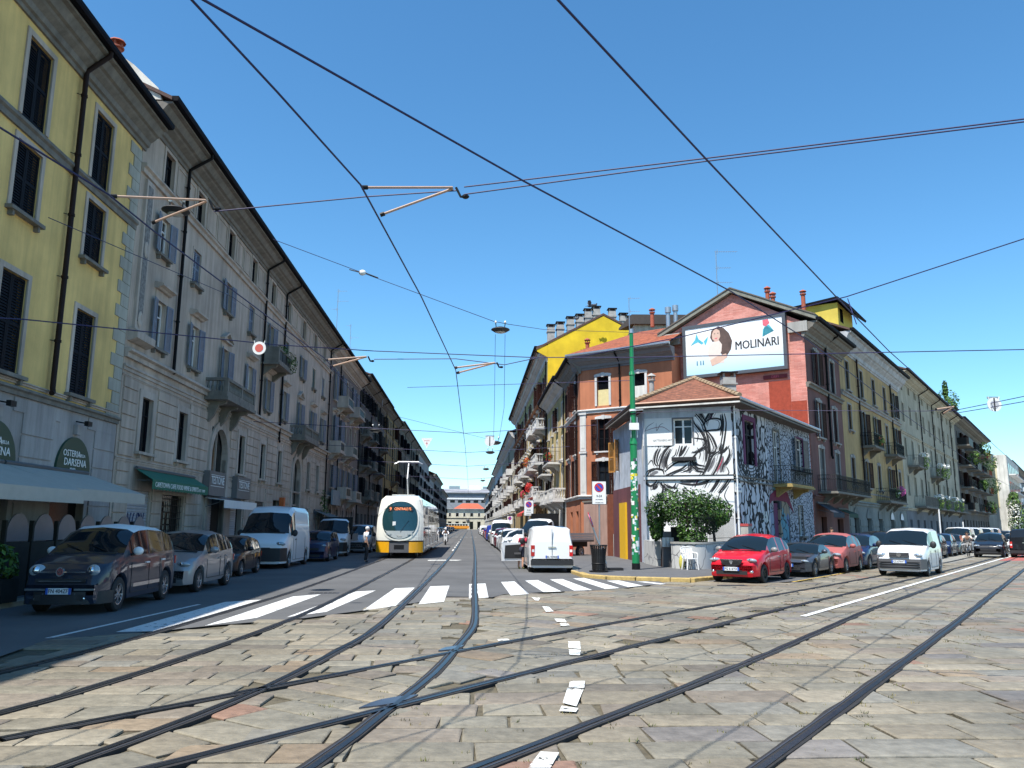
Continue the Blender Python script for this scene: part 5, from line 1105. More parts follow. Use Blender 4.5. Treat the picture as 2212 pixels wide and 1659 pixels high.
T=thing('street_tree','dark green tree between the last left house and the station','tree',(*wA(432,-24),0)); b=MB(); b.cyl((0,0,0),(0,0,7),.4,.2,7,rust); b.obj('trunk',T); foliage('crown',T,[((0,0,11),(5,5,4)),((5,0,9),(4,4,3.5)),((-4,0,9),(4,4,4))],900,.7,95)
# ---------------------------------------------------------------- graffiti house
CN=wB(36.8,-13.2); LF=(6.45,39.0)
muralw=wall_mat('whitewashed_mural_wall',(.74,.74,.73),streak=.06); blk=mat('black_mural_paint',(.012,.012,.014),r=.7,var=0); gryp=mat('grey_mural_paint',(.16,.16,.17),r=.8,var=.3,sc_=6); pur=mat('purple_mural_paint',(.12,.02,.08),r=.8,var=.1); bluew=mat('pale_blue_render',(.46,.51,.58),r=.9,var=.3,sc_=1.4,streak=.25)
def patmat(name,base,line,scale,th,rot=0,stretch=1.,cols=None,rz=AZB):
    m=bpy.data.materials.new(name); m.use_nodes=True; t=m.node_tree; p=t.nodes['Principled BSDF']; p.inputs['Roughness'].default_value=.85
    g=_n(t,'ShaderNodeTexCoord'); n0=_n(t,'ShaderNodeTexNoise'); n0.inputs['Scale'].default_value=1.3; t.links.new(g.outputs['Object'],n0.inputs['Vector'])
    mp=_n(t,'ShaderNodeMapping'); mp.inputs['Scale'].default_value=(1,1,stretch); t.links.new(g.outputs['Object'],mp.inputs[0])
    va=_n(t,'ShaderNodeVectorMath',operation='ADD'); vs_=_n(t,'ShaderNodeVectorMath',operation='SCALE'); t.links.new(n0.outputs['Color'],vs_.inputs[0]); vs_.inputs['Scale'].default_value=.8; t.links.new(mp.outputs[0],va.inputs[0]); t.links.new(vs_.outputs[0],va.inputs[1])
    v=_n(t,'ShaderNodeTexVoronoi',feature='DISTANCE_TO_EDGE'); v.inputs['Scale'].default_value=scale; t.links.new(va.outputs[0],v.inputs[0])
    r=_n(t,'ShaderNodeMapRange'); r.inputs[1].default_value=th; r.inputs[2].default_value=th+.02; t.links.new(v.outputs[0],r.inputs[0])
    mx=_n(t,'ShaderNodeMix',data_type='RGBA'); mx.inputs['A'].default_value=(*line,1); mx.inputs['B'].default_value=(*base,1); t.links.new(r.outputs[0],mx.inputs['Factor'])
    if cols:
        v2=_n(t,'ShaderNodeTexVoronoi'); v2.inputs['Scale'].default_value=scale*.5; t.links.new(va.outputs[0],v2.inputs[0]); cr=_n(t,'ShaderNodeValToRGB'); cr.color_ramp.interpolation='CONSTANT'
        s=_n(t,'ShaderNodeSeparateColor'); t.links.new(v2.outputs['Color'],s.inputs[0]); t.links.new(s.outputs[0],cr.inputs[0])
        for i,c in enumerate(cols):
            e=cr.color_ramp.elements[i] if i<2 else cr.color_ramp.elements.new(i/len(cols))
            e.position=i/len(cols); e.color=(*c,1)
        t.links.new(cr.outputs[0],mx.inputs['B'])
    t.links.new(mx.outputs['Result'],p.inputs['Base Color']); return m
m1=patmat('black_line_mural',(.54,.54,.58),(.008,.008,.012),1.9,.085,stretch=.55)
m2=patmat('cracked_pattern_mural',(.42,.44,.50),(.01,.01,.02),4.4,.075)
m3=patmat('coloured_character_mural',(.3,.4,.5),(.01,.01,.015),1.6,.035,cols=[(.24,.28,.38),(.10,.26,.34),(.30,.30,.33),(.05,.06,.08),(.26,.22,.17),(.13,.18,.33)])
GH=Fac('graffiti_house','small two storey corner house covered in black and white murals, with a tiled hip roof','building',LF,CN)
F=GH; L=F.L
F.wall(0,L,0,7.6,[(1.47,2.37,5.72,6.98)],muralw,depth=.4,sides=(0,0),back=False)
F.window(1.92,.9,5.72,6.98,'glass',gryp,.07,.03,None,None,white,None)
b=MB(); b.box(1.35,2.5,-.14,0,4.95,5.12,blk); F.child('empty_planter',b)
for z in (4.02,4.22): b=MB(); b.box(-.02,L+.02,-.07,0,z,z+.045,blk); F.child('string_course',b)
b=MB(); b.box(0,L,-.05,0,4.065,4.22,muralw); F.child('string_course',b)
b=MB(); b.box(.0,1.33,-.012,-.002,7.05,7.6,bluew); b.box(1.33,2.5,-.012,-.002,7.05,7.6,bluew); b.box(2.5,L,-.012,-.002,7.2,7.6,bluew); F.child('bare_render_strip',b)
S6=3.687
def MP6(p): # picture coords of the mural close-up -> wall coords
    dx=(2400+p[0]/S6)/1.7938; dy=(1500+p[1]/S6)/1.7938; k=(dx-1393)/182.; return (k*L, 4.07+(1037.5-2.2*k-dy)*(.02277-.0008*k))
def stroke(b,pts,w,m,y=-.006,taper=True):
    P=[Vector((*MP6(p),)) for p in pts]; Q=[]
    for i in range(len(P)-1):
        p0=P[max(i-1,0)];p1=P[i];p2=P[i+1];p3=P[min(i+2,len(P)-1)]
        for k in range(5):
            t=k/5; Q.append(.5*((2*p1)+(p2-p0)*t+(2*p0-5*p1+4*p2-p3)*t*t+(-p0+3*p1-3*p2+p3)*t**3))
    Q.append(P[-1]); n=len(Q); vs=[]
    for i,q in enumerate(Q):
        t=(Q[min(i+1,n-1)]-Q[max(i-1,0)]); t=t.normalized() if t.length>0 else Vector((1,0)); nn=Vector((-t.y,t.x)); ww=w*.5*((.35+.65*math.sin(PI*(i+.5)/n)) if taper else 1)
        for s in (-1,1): r=q+nn*ww*s; vs.append((r.x,y,r.y))
    b.add(vs,[(2*i,2*i+1,2*i+3,2*i+2) for i in range(n-1)],m)
ST=[[(980,270),(1080,370),(1190,520),(1240,700),(1270,900),(1240,1080),(1180,1230),(1110,1330),(1050,1440)],[(1060,270),(1160,380),(1230,520)],[(1340,265),(1290,370),(1230,480),(1210,560)],[(1390,265),(1350,350),(1290,450)],
[(1480,390),(1500,520),(1480,700),(1440,900),(1390,1080),(1320,1230),(1240,1340),(1180,1450)],[(1450,400),(1460,560),(1440,700)],[(1180,560),(1240,500),(1330,460),(1430,480),(1440,560),(1400,620),(1300,630),(1220,640),(1180,600)],[(1240,640),(1300,720),(1340,820),(1360,900)],
[(1040,430),(1080,540),(1150,640),(1210,760),(1190,860)],[(1010,405),(1060,395),(1050,440),(1010,420)],[(1040,740),(1120,750),(1200,770),(1220,850),(1160,900),(1090,940),(1030,940)],[(650,860),(680,770),(750,770),(740,850),(650,870)],[(570,880),(590,810),(630,800),(640,860)],[(570,890),(530,970),(510,1080),(540,1140)],
[(770,850),(700,880),(640,960),(600,1060),(580,1180),(640,1190)],[(740,900),(690,1000),(660,1100),(680,1180)],[(960,850),(910,940),(870,1000)],[(900,850),(880,920),(850,1000)],[(1180,900),(1090,960),(1010,1050),(930,1080),(820,1090),(720,1160),(650,1220)],[(1000,1050),(1010,1150),(970,1200),(900,1220)],
[(410,1290),(440,1220),(530,1180),(620,1200),(640,1260)],[(390,1300),(390,1380),(440,1420),(500,1390),(540,1340)],[(490,1400),(490,1460),(520,1440),(550,1370)],[(640,1290),(760,1230),(880,1180),(960,1120)],[(590,1370),(640,1440),(720,1490),(800,1520)],[(600,1370),(620,1460),(600,1540),(560,1620)],[(800,1380),(760,1440),(700,1430),(640,1390)],
[(1380,940),(1300,1000),(1250,1120),(1200,1220)],[(1520,880),(1530,960),(1490,1060),(1440,1130),(1420,1220)],[(1380,960),(1450,930),(1500,860)],[(1210,870),(1230,960),(1210,1080)],[(1020,1060),(1090,1120),(1190,1140)],[(1030,1110),(1100,1170),(1180,1180)],[(1040,1160),(1100,1210),(1170,1220)],
[(1290,1300),(1230,1350),(1120,1390),(980,1400),(840,1380)],[(1520,1300),(1440,1420),(1360,1520)],[(1400,1290),(1350,1390),(1270,1510)],[(1260,780),(1250,900),(1290,960),(1340,930),(1360,850)],[(1430,820),(1400,900),(1420,950)]]
b=MB()
for s_ in ST: stroke(b,s_,.095,blk)
for s_ in ([(400,1560),(430,1700),(410,1850),(440,2000)],[(470,1540),(520,1640),(480,1760)],[(620,1460),(580,1600),(640,1720),(600,1860)],[(1500,1420),(1440,1560),(1500,1700),(1460,1850)],[(1400,1480),(1360,1600),(1420,1720)],[(900,1420),(980,1500),(1080,1520)],[(700,1500),(760,1560),(860,1540)],[(450,640),(430,720),(500,760)],[(1080,650),(1120,700),(1100,800)],[(420,1120),(470,1060),(500,1130)],[(1480,1150),(1510,1230),(1470,1280)],[(820,900),(800,980),(760,1010)],[(1100,880),(1140,960),(1120,1040)]): stroke(b,s_,.05,blk)
rq=random.Random(31)
for s_ in ST:
    for q in range(4):
        dx,dy=rq.choice((-1,1))*rq.uniform(14,40),rq.uniform(-16,16); k=rq.randrange(0,max(1,len(s_)-3)); stroke(b,[(x+dx,y+dy) for x,y in s_[k:k+4]],rq.uniform(.018,.036),blk,-.0055)
F.child('mural_outline',b,kind='stuff')
b=MB()
for s_ in ([(1240,760),(1230,900),(1210,1060)],[(660,1000),(640,1100),(640,1180)],[(990,1080),(1000,1180),(985,1240)],[(1330,1020),(1290,1120),(1230,1220)],[(1440,1000),(1420,1130),(1400,1230)],[(560,1220),(500,1240),(440,1290)],[(1100,1300),(960,1370),(860,1350)],[(940,1350),(1060,1350),(1180,1310)]): stroke(b,s_,.16,gryp,-.004)
stroke(b,[(1290,300),(1310,420),(1270,480)],.1,pur,-.005); stroke(b,[(1440,1020),(1400,1120),(1350,1220)],.05,mat('red_mural_paint',(.4,.04,.08),r=.8,var=0),-.0065); stroke(b,[(1120,1300),(1080,1370),(1055,1430)],.07,pur,-.005); F.child('mural_shading',b,kind='stuff')
wb=mat('white_sign_panel',(.74,.74,.72),r=.6,var=.03); b=MB(); q0=MP6((360,470)); q1=MP6((765,700)); b.box(q0[0],q1[0],-.03,-.012,5.7,6.95,wb); F.child('sign_panel',b)
b=MB(); yy=-.034; stroke(b,[(385,660),(430,580),(520,520)],.03,gryp,yy); stroke(b,[(400,640),(520,600),(640,585),(740,650)],.028,mat('maroon_ink',(.2,.02,.04),r=.7,var=0),yy); stroke(b,[(550,530),(555,640),(600,560),(650,530)],.03,gryp,yy); F.child('sign_scribble',b,kind='stuff')
text('lettering','GATTONERO ART',.13,gryp,F.root,.93,-.034,5.95,w=.9)
# right hand wall along street B
FS=Fac('ghs','x','x',CN,wB(50.3,-13.2),36.8,50.3)
ops=[(38.55,39.95,4.85,7.05),(43.1,44.1,4.15,7.0),(47.2,48.7,5.0,6.95),(42.6,43.7,.12,3.2),(47.1,48.0,1.35,3.05)]
FS.wall(36.8,42.0,4.0,7.6,ops[:1],m1,depth=.4,sides=(0,0),back=False); FS.wall(36.8,42.0,0,4.0,[],m1,depth=.4,sides=(0,0),back=False,name='ground_floor_wall')
FS.wall(42.0,50.3,4.0,7.6,ops[1:3],m2,depth=.4,sides=(0,1),back=False); FS.wall(42.0,45.4,0,4.0,ops[3:4],m3,depth=.4,sides=(0,0),back=False,name='ground_floor_wall'); FS.wall(45.4,50.3,0,4.0,ops[4:],m2,depth=.4,sides=(0,1),back=False,name='ground_floor_wall')
FS.window(39.25,1.4,4.85,7.05,'glass',pur,.25,.04,None,None,blk,None,pane=glassd); FS.window(43.6,1.0,4.15,7.0,'glass',grime,.1,.04,None,None,white,None); FS.window(47.95,1.4,5.0,6.95,'open',pur,.1,.04,None,mat('grey_worn_shutter',(.15,.14,.14),r=.7,var=.2),white,grime,openang=172); FS.window(47.55,.85,1.35,3.05,'glass',grime,.06,.03,None,None,white,grime)
b=MB(); b.box(FS.X(42.7),FS.X(43.6),.1,.14,.12,3.1,pur); FS.child('door',b)
# feather-like bands painted around the purple window
b=MB(); x0=FS.X(39.25)
def ring(r0,r1,zc,a0,a1,m,y,ex=1.,ez=1.):
    n=20
    for k in range(n):
        p=a0+(a1-a0)*k/n; q=a0+(a1-a0)*(k+1)/n; P=lambda r,t:(x0+ex*r*math.cos(t),y,zc+ez*r*math.sin(t)); b.quad(P(r0,p),P(r0,q),P(r1,q),P(r1,p),m)
for i,r in enumerate((.95,1.2,1.45,1.7,1.95,2.2)):
    ring(r,r+.10,5.3,PI,2*PI,blk,-.007,ex=.95,ez=.62)
    for s in (-1,1): b.box(x0+s*r*.95-.035*1,x0+s*r*.95+.035,-.007,-.0065,5.3,7.3-.12*i,blk)
for k in range(15):
    t=PI+PI*(k+.5)/15; c,s_=math.cos(t),math.sin(t); P=lambda r,d:(x0+.95*r*math.cos(t+d),-.0075,5.3+.62*r*math.sin(t+d)); b.quad(P(1.5,-.03),P(1.5,.03),P(1.95,.02),P(1.95,-.02),blk)
FS.child('painted_bands',b,kind='stuff')
b=MB(); crim=mat('crimson_mural_paint',(.16,.015,.05),r=.85,var=.25)
b.poly([(FS.X(41.9),3.0),(FS.X(42.1),3.5),(FS.X(43.6),3.95),(FS.X(45.2),3.7),(FS.X(46.2),2.6),(FS.X(45.6),2.9),(FS.X(44.9),3.2),(FS.X(43.4),3.25),(FS.X(42.4),3.2)],-.02,-.006,crim,'y'); FS.child('painted_arch',b)
b=MB(); 
for sx in (.0,.4): b.poly([(FS.X(41.0)+sx+.12*math.cos(2*PI*k/10),2.35+.3*math.sin(2*PI*k/10)) for k in range(10)],-.012,-.008,W_wht,'y'); 
FS.child('painted_shapes',b,kind='stuff')
for z in (3.98,4.2):
    b=MB(); b.box(0,FS.L,-.08,0,z,z+.06,grime); FS.child('string_course',b)
FS.balcony(42.7,46.9,4.1,1.0,.95,'iron',mat('striped_slab',(.3,.22,.08),r=.8,var=.4,sc_=8),.18,2,mr=black,bh=.5)
b=MB(); b.box(FS.X(36.85),FS.X(37.7),-.05,-.01,3.45,3.88,wb); FS.child('street_sign',b); text('lettering','VIALE',.1,mat('blue_ink',(.02,.05,.25),r=.6,var=0),FS.root,FS.X(37.27),-.053,3.76); text('lettering','GORIZIA',.15,MC['blue_ink'],FS.root,FS.X(37.27),-.053,3.6,w=.68)
FS.pipe(37.0,7.6,.2,white,.05,.09,over=0,shoe=False)
bpy.context.view_layer.update()
for ch in list(FS.root.children): into(ch,GH.root)
# left wall towards the orange house
FL=Fac('ghl','x','x',wA(52.5,8.4),LF,0,13.6)
LL=FL.L
FL.wall(LL-8.4,LL,0,7.4,[(LL-7.7,LL-6.6,4.9,6.7)],bluew,depth=.4,sides=(1,0),back=False); ogs=mat('orange_wood_shutter',(.42,.2,.05),r=.6,var=.2,sc_=8)
FL.window(LL-7.15,1.1,4.9,6.7,'open',grime,.06,.02,None,ogs,None,None,openang=150)
mrw=wall_mat('maroon_flaking_wall',(.15,.045,.055),streak=.4)
b=MB(); b.box(LL-8.4,LL-.9,-.03,0,0,3.9,mrw); FL.child('painted_plinth',b)
b=MB(); b.box(LL-6.0,LL-4.3,-.14,-.03,.12,3.1,mat('yellow_door_paint',(.72,.42,.01),r=.6,var=.05)); FL.child('door',b)
b=MB(); b.poly([(LL-.42,5.2),(LL-.32,6.0),(LL-.2,6.1),(LL-.08,6.0),(LL-.05,5.2),(LL-.2,4.5)],-.015,-.008,W_wht,'y'); FL.child('painted_face',b)
bpy.context.view_layer.update()
for ch in list(FL.root.children): into(ch,GH.root)
bpy.data.objects.remove(FS.root); bpy.data.objects.remove(FL.root)
# roof with overhang, tiles as rows and round ridge tiles
e=.62; zE=7.7
def off(p,q,r,d):  # offset corner q outward
    a=(Vector(q)-Vector(p)).normalized(); c=(Vector(r)-Vector(q)).normalized(); n=(Vector((a.y,-a.x))+Vector((c.y,-c.x))); n=n/ n.length; k=d/max(.35,n.dot(Vector((a.y,-a.x)))); return Vector(q)+n*k
pts=[wA(46.5,8.55),LF,CN,wB(50.4,-13.2)]
E0=Vector(pts[0])+(off(pts[0],pts[1],pts[2],e)-Vector(pts[1])).length*0*Vector((0,0)); 
c1=off(pts[0],pts[1],pts[2],e); c2=off(pts[1],pts[2],pts[3],e); n0=Vector((pts[1][0]-pts[0][0],pts[1][1]-pts[0][1])).normalized(); c0=Vector(pts[0])+Vector((n0.y,-n0.x))*e; n3=(Vector(pts[3])-Vector(pts[2])).normalized(); c3=Vector(pts[3])+Vector((n3.y,-n3.x))*e
pkp=at(1500,817,42.0); pk=Vector((pkp.x,pkp.y)); pk2=Vector(wB(50.4,-19.5)); zP=pkp.z; 
b=MB(); V3=lambda p,z:Vector((p.x,p.y,z))
Vs=[V3(c0,zE),V3(c1,zE),V3(c2,zE+.12),V3(c3,zE),V3(pk,zP),V3(pk2,zP)]
tileA=tilemat('old_clay_tiles',(.21,.08,.045),R(-18))
b.add(Vs,[(1,2,4),(2,3,5,4),(0,1,4),(0,4,5)],tileA); b.add([v-Vector((0,0,.1)) for v in Vs],[(1,2,4),(2,3,5,4),(0,1,4)],rk); o=b.obj('roof',None); into(o,GH.root)
sof=mat('soffit_boards',(.09,.075,.07),r=.9,var=.3,sc_=4)
b=MB(); W0=[V3(Vector(p),7.5) for p in pts]; EE=[V3(c0,zE-.1),V3(c1,zE-.1),V3(c2,zE+.02),V3(c3,zE-.1)]
for i in range(3): b.add([EE[i],EE[i+1],W0[i+1],W0[i]],[(0,1,2,3)],sof)
o=b.obj('soffit',None); into(o,GH.root)
cop=mat('copper_brown_gutter',(.10,.05,.03),r=.45,met=.4,var=.2); 
for i in range(3):
    b=MB(); b.tube([EE[i]+Vector((0,0,.08)),EE[i+1]+Vector((0,0,.08))],.09,cop if i<2 else steel,8); o=b.obj('gutter',None); into(o,GH.root)
    b=MB(); a=EE[i]-Vector((0,0,.1));c=EE[i+1]-Vector((0,0,.1)); b.tube([a,c],.05,W_wht if i==1 else grime,4); o=b.obj('eave_board',None); into(o,GH.root)
b=MB(); rt=mat('mossy_ridge_tile',(.33,.24,.15),r=.9,var=.35,sc_=9)
for A_,B_ in ((V3(c1,zE+.1),V3(pk,zP)),(V3(c2,zE+.2),V3(pk,zP)),(V3(pk,zP),V3(pk2,zP))):
    n=int((B_-A_).length/.34)
    for i in range(n): p=A_.lerp(B_,i/n); q=A_.lerp(B_,(i+1.1)/n); b.cyl(p+Vector((0,0,.03)),q,.13,.10,8,rt)
o=b.obj('ridge_tiles',None,kind='stuff'); into(o,GH.root)
for (px,py,Y,h,w,m_,cp) in ((1408,846,41.5,.95,.34,cm,'pot'),(1573,840,46.5,1.1,.75,cm,'box')):
    p=at(px,py,Y); o=chimney(GH.root,0,0,-1,1.0+h*.6,w,m_,cp); o.matrix_local=GH.root.matrix_world.inverted()@Matrix.Translation(p)
# --- yard walls between orange house and graffiti house
Fy=Fac('yard_wall','peeling pink yard wall with a rusty brown door beside the graffiti house','wall',at(1262,1200,51).to_2d(),at(1345,1206,46.5).to_2d(),0,1)
Ly=Fy.L; pp=wall_mat('peeling_pink_plaster',(.42,.27,.22),streak=.4)
b=MB(); b.box(0,Ly*.62,0,.3,0,3.3,pp); Fy.child('wall',b); b=MB(); b.box(Ly*.62,Ly*.78,.05,.15,0,3.7,mat('rusty_door',(.17,.05,.025),r=.7,var=.3)); Fy.child('door',b); b=MB(); b.box(Ly*.78,Ly,0,.3,0,1.4,W_pal); b.box(Ly*.8,Ly,.1,.2,1.4,3.2,mat('cream_board',(.5,.42,.25),r=.8,var=.2)); Fy.child('wall_panel',b); b=MB(); b.box(-.1,Ly*.63,-.05,.35,3.3,3.4,grime); Fy.child('coping',b)
# low garden wall
lww=patmat('scribbled_white_wall',(.50,.50,.48),(.14,.14,.15),1.1,.008)
lw=thing('garden_wall','low rounded garden wall with black spiral doodles in front of the graffiti house','wall',(0,0,0))
PW=[(10.25,37.3),(9.5,36.2),(8.9,35.2),(8.35,34.3),(7.95,33.85),(7.55,33.7),(7.2,33.8),(6.98,34.05),(6.9,34.4)]
def wallrun(P,z0,z1,th,m,name,par):
    b=MB(); n=len(P); vs=[]
    for i,p in enumerate(P):
        a=Vector(P[max(i-1,0)]);c=Vector(P[min(i+1,n-1)]); t=(c-a).normalized(); nn=Vector((t.y,-t.x)); q=Vector(p)
        for o_ in (-th/2,th/2):
            for z in (z0,z1): r=q+nn*o_; vs.append((r.x,r.y,z))
    fs=[]
    for i in range(n-1):
        k=i*4; fs+=[(k,k+4,k+5,k+1),(k+2,k+3,k+7,k+6),(k+1,k+5,k+7,k+3)]
    fs+=[(0,1,3,2),(4*n-4,4*n-2,4*n-1,4*n-3)]; b.add(vs,fs,m); return b.obj(name,par,50)
wallrun(PW,.1,1.12,.3,lww,'wall',lw); wallrun(PW,1.125,1.2,.38,W_pal,'coping',lw)
# doodles: spirals
b=MB(); pa=Vector((7.55,33.53)); ex=Vector((1,-.05)).normalized()
def doodle(cx,cz,f,n,w=.022):
    P=[Vector((cx+f(i/n)[0],cz+f(i/n)[1])) for i in range(n+1)]; vs=[]
    for i,q in enumerate(P):
        t=(P[min(i+1,n)]-P[max(i-1,0)]).normalized(); nn=Vector((-t.y,t.x))*w
        for s in (-1,1): r=q+nn*s; g_=Vector((6.98,33.60)).lerp(Vector((8.35,34.12)),(r.x)/1.45); vs.append((g_.x,g_.y-.06,r.y))
    b.add(vs,[(2*i,2*i+1,2*i+3,2*i+2) for i in range(n)],blk)
doodle(1.1,.72,lambda t:(.2*t*math.cos(14*t),.2*t*math.sin(14*t)),40); doodle(.35,.75,lambda t:(.22*math.cos(3.4*t),.2*math.sin(3.4*t)),14)
for k in range(6): doodle(.25+k*.13,1.0,lambda t:(.05*math.sin(4*t),.1*t-.05*t*t),8,.016)
doodle(.8,.35,lambda t:(.13*math.cos(6.3*t),.22*math.sin(6.3*t)),18); doodle(.2,.3,lambda t:(.1*math.cos(6.3*t),.1*math.sin(6.3*t)),14); b.obj('painted_doodles',lw,kind='stuff')
b=MB(); P0=[Vector(p) for p in PW[:6]]
for a,c in zip(P0[:-1],P0[1:]):
    n=max(1,int((c-a).length/.13))
    for i in range(n): q=a.lerp(c,i/n); b.cyl((q.x,q.y,1.2),(q.x,q.y,2.35),.011,None,4,black)
    b.cyl((a.x,a.y,2.2),(c.x,c.y,2.2),.014,None,4,black); b.cyl((a.x,a.y,1.35),(c.x,c.y,1.35),.014,None,4,black)
b.obj('iron_railing',lw)
lw2=thing('garden_wall','low painted wall left of the garden gate, under the ivy','wall',(0,0,0)); wallrun([(6.45,38.8),(6.45,37.2),(6.5,36.0)],.1,1.2,.25,lww,'wall',lw2)
gp=thing('gate_post','grey gate post with letter boxes and meter boxes beside the ivy','post',(6.72,35.2,.12)); b=MB(); b.box(-.18,.18,-.18,.18,0,1.5,greyp); b.obj('post',gp)
for k in range(3): b=MB(); b.box(-.24+k*.17,-.09+k*.17,-.32,-.19,.85,1.25,steel); b.obj('letter_box',gp)
b=MB(); b.box(.2,.85,-.03,.03,.05,1.7,black); b.obj('gate',gp)
# ivy
iv=thing('ivy_bush','large ivy bush arching over the garden wall of the graffiti house','plant',(7.28,35.2,0))
b=MB()
for (x,y) in ((-.75,.2),(.1,-1.2),(1.6,.5)): b.tube([(x,y,0),(x+.05,y,1.2),(x,y,2.2),(x*.9,y*.9,2.9)],.05,rust,6)
b.obj('trunk',iv)
PALI=[(.03,.08,.008),(.045,.11,.012),(.02,.055,.008),(.065,.14,.014),(.012,.03,.006)]
cent=[((.2,-.3,3.05),(1.3,1.0,.45)),((-.1,-.5,2.8),(1.4,.9,.5)),((-.75,-.1,2.55),(.75,.8,.55)),((1.2,.3,2.8),(1.0,.9,.45)),((1.9,.9,2.55),(.75,.8,.5)),((1.7,.4,2.2),(.6,.5,.35)),((1.3,.3,1.95),(.6,.4,.45)),((-.95,.1,1.7),(.3,.4,.5)),((.0,-.8,2.35),(.9,.5,.6)),((.25,-1.05,1.75),(.6,.35,.8)),((.35,-1.15,1.3),(.6,.3,.4)),((-.95,.1,2.15),(.4,.6,.6)),((.6,-.2,2.5),(1.5,.8,.5))]
foliage('foliage',iv,cent,9500,.08,101,pal=PALI)
# ---------------------------------------------------------------- street furniture
gpm=mat('green_pole_paint',(.012,.20,.07),r=.35,var=.1,sc_=5)
T=thing('tram_pole','tall green tram wire pole plastered with stickers at the pavement corner','pole',(5.03,32.9,.12))
b=MB(); b.cyl((0,0,.25),(0,0,5.05),.155,.145,20,gpm); b.cyl((0,0,5.05),(0,0,5.3),.17,.12,20,gpm); b.cyl((0,0,5.3),(0,0,7.95),.115,.105,20,gpm); b.cyl((0,0,7.95),(0,0,8.1),.13,.09,20,gpm); b.cyl((0,0,8.1),(0,0,9.75),.085,.08,20,gpm); b.obj('shaft',T,40)
b=MB(); b.cyl((0,0,-.02),(0,0,.25),.17,.165,20,black); b.obj('base',T,40); b=MB(); b.cyl((0,0,9.75),(0,0,9.93),.1,.09,14,steel); b.obj('cap',T,40)
b=MB(); b.cyl((0,0,6.42),(0,0,6.5),.145,None,16,white); b.cyl((0,0,6.28),(0,0,6.33),.14,None,16,black); b.cyl((.1,-.08,6.45),(.42,-.08,6.47),.015,None,5,steel); b.obj('clamp',T,40)
b=MB(); b.box(-.19,.2,-.27,-.13,5.62,5.9,white); b.cyl((-.12,-.16,5.3),(-.12,-.16,6.15),.025,None,6,steel); b.cyl((.14,-.16,5.3),(.14,-.16,6.15),.025,None,6,steel); b.obj('junction_box',T,30)
rs=random.Random(9); pal=[(.75,.75,.72),(.7,.7,.7),(.6,.62,.6),(.06,.3,.22),(.75,.6,.03),(.05,.06,.07),(.78,.78,.76),(.25,.5,.5),(.7,.72,.74)]; 
for i in range(85):
    a=-PI/2+rs.uniform(-1.35,1.35); z=rs.uniform(.5,3.3) if i<54 else rs.uniform(3.1,4.4); w=rs.uniform(.05,.16); h=rs.uniform(.05,.17); r_=.1585-.002*z+.0007*(i%5); b=MB(); c=pal[rs.randrange(len(pal))]; m=mat('sticker_%d'%(pal.index(c)),c,r=.6,var=.25,sc_=30)
    n=4; vs=[]
    for k in range(n+1):
        an=a-w/r_/2+w/r_*k/n
        for zz in (z,z+h): vs.append((r_*math.cos(an),r_*math.sin(an),zz))
    b.add(vs,[(2*k,2*k+2,2*k+3,2*k+1) for k in range(n)],m); b.obj('sticker',T)
b=MB(); b.cyl((0,0,3.72),(0,0,3.84),.153,None,20,mat('sticker_4',(.75,.6,.03))); b.obj('yellow_band',T,40)
# litter bin with a fallen sign in it
T=thing('litter_bin','black slatted metal litter bin with a broken no parking sign stuck in it','bin',(3.32,30.95,.12))
b=MB(); b.lathe([(.36,0),(.36,.05),(.2,.07),(0,.07)],black,20); b.obj('base',T)
b=MB()
for i in range(26):
    a=2*PI*i/26; c,s=math.cos(a),math.sin(a); M_=Matrix.Rotation(a,4,'Z'); P=[(.25,.08),(.27,.6),(.32,.98)]
    for (r0,z0),(r1,z1) in zip(P[:-1],P[1:]): b.add([M_@Vector(v) for v in ((r0,-.022,z0),(r0,.022,z0),(r1,.022,z1),(r1,-.022,z1),(r0-.012,-.022,z0),(r0-.012,.022,z0),(r1-.012,.022,z1),(r1-.012,-.022,z1))],[(0,1,2,3),(4,7,6,5),(0,3,7,4),(1,5,6,2)],black)
b.obj('slats',T,kind='stuff')
b=MB(); b.lathe([(.25,.1),(.27,.6),(.3,.85),(.28,.85),(.24,.1)],blackp,20); b.obj('liner',T); b=MB()
for z,r in ((.97,.33),(.3,.262)): b.lathe([(r,z),(r+.015,z+.02),(r,z+.04),(r-.015,z+.02),(r,z)],black,24)
b.obj('hoop',T)
rs_=mat('road_sign_red',(.5,.02,.03),r=.4,var=0); bs_=mat('road_sign_blue',(.02,.06,.4),r=.4,var=0)
T=thing('broken_road_sign','bent no parking sign on a loose post leaning out of the litter bin','sign',(3.42,30.85,.9),R(20)); M_=Matrix.Rotation(R(-22),4,'Y')
b=MB(); b.cyl((0,0,-.5),(0,0,1.4),.035,None,8,steel,T if False else True); b.v=[tuple(M_@Vector(v)) for v in b.v]; b.obj('post',T)
def disc(b,c,r,y0,y1,m,T_,n=28): b.poly([(c[0]+r*math.cos(2*PI*k/n),c[1]+r*math.sin(2*PI*k/n)) for k in range(n)],y0,y1,m,'y')
D_=M_@Matrix.Translation((0,-.05,1.25))@Matrix.Rotation(R(62),4,'Z')
for nm,r,y0,y1,m in (('sign_rim',.3,-.02,0,rs_),('sign_face',.235,-.026,-.021,bs_)):
    b=MB(); disc(b,(0,0),r,y0,y1,m,None); b.v=[tuple(D_@Vector(v)) for v in b.v]; b.obj(nm,T)
b=MB(); b.poly([(-.2,.14),(-.14,.2),(.2,-.14),(.14,-.2)],-.032,-.027,rs_,'y'); b.v=[tuple(D_@Vector(v)) for v in b.v]; b.obj('sign_bar',T)
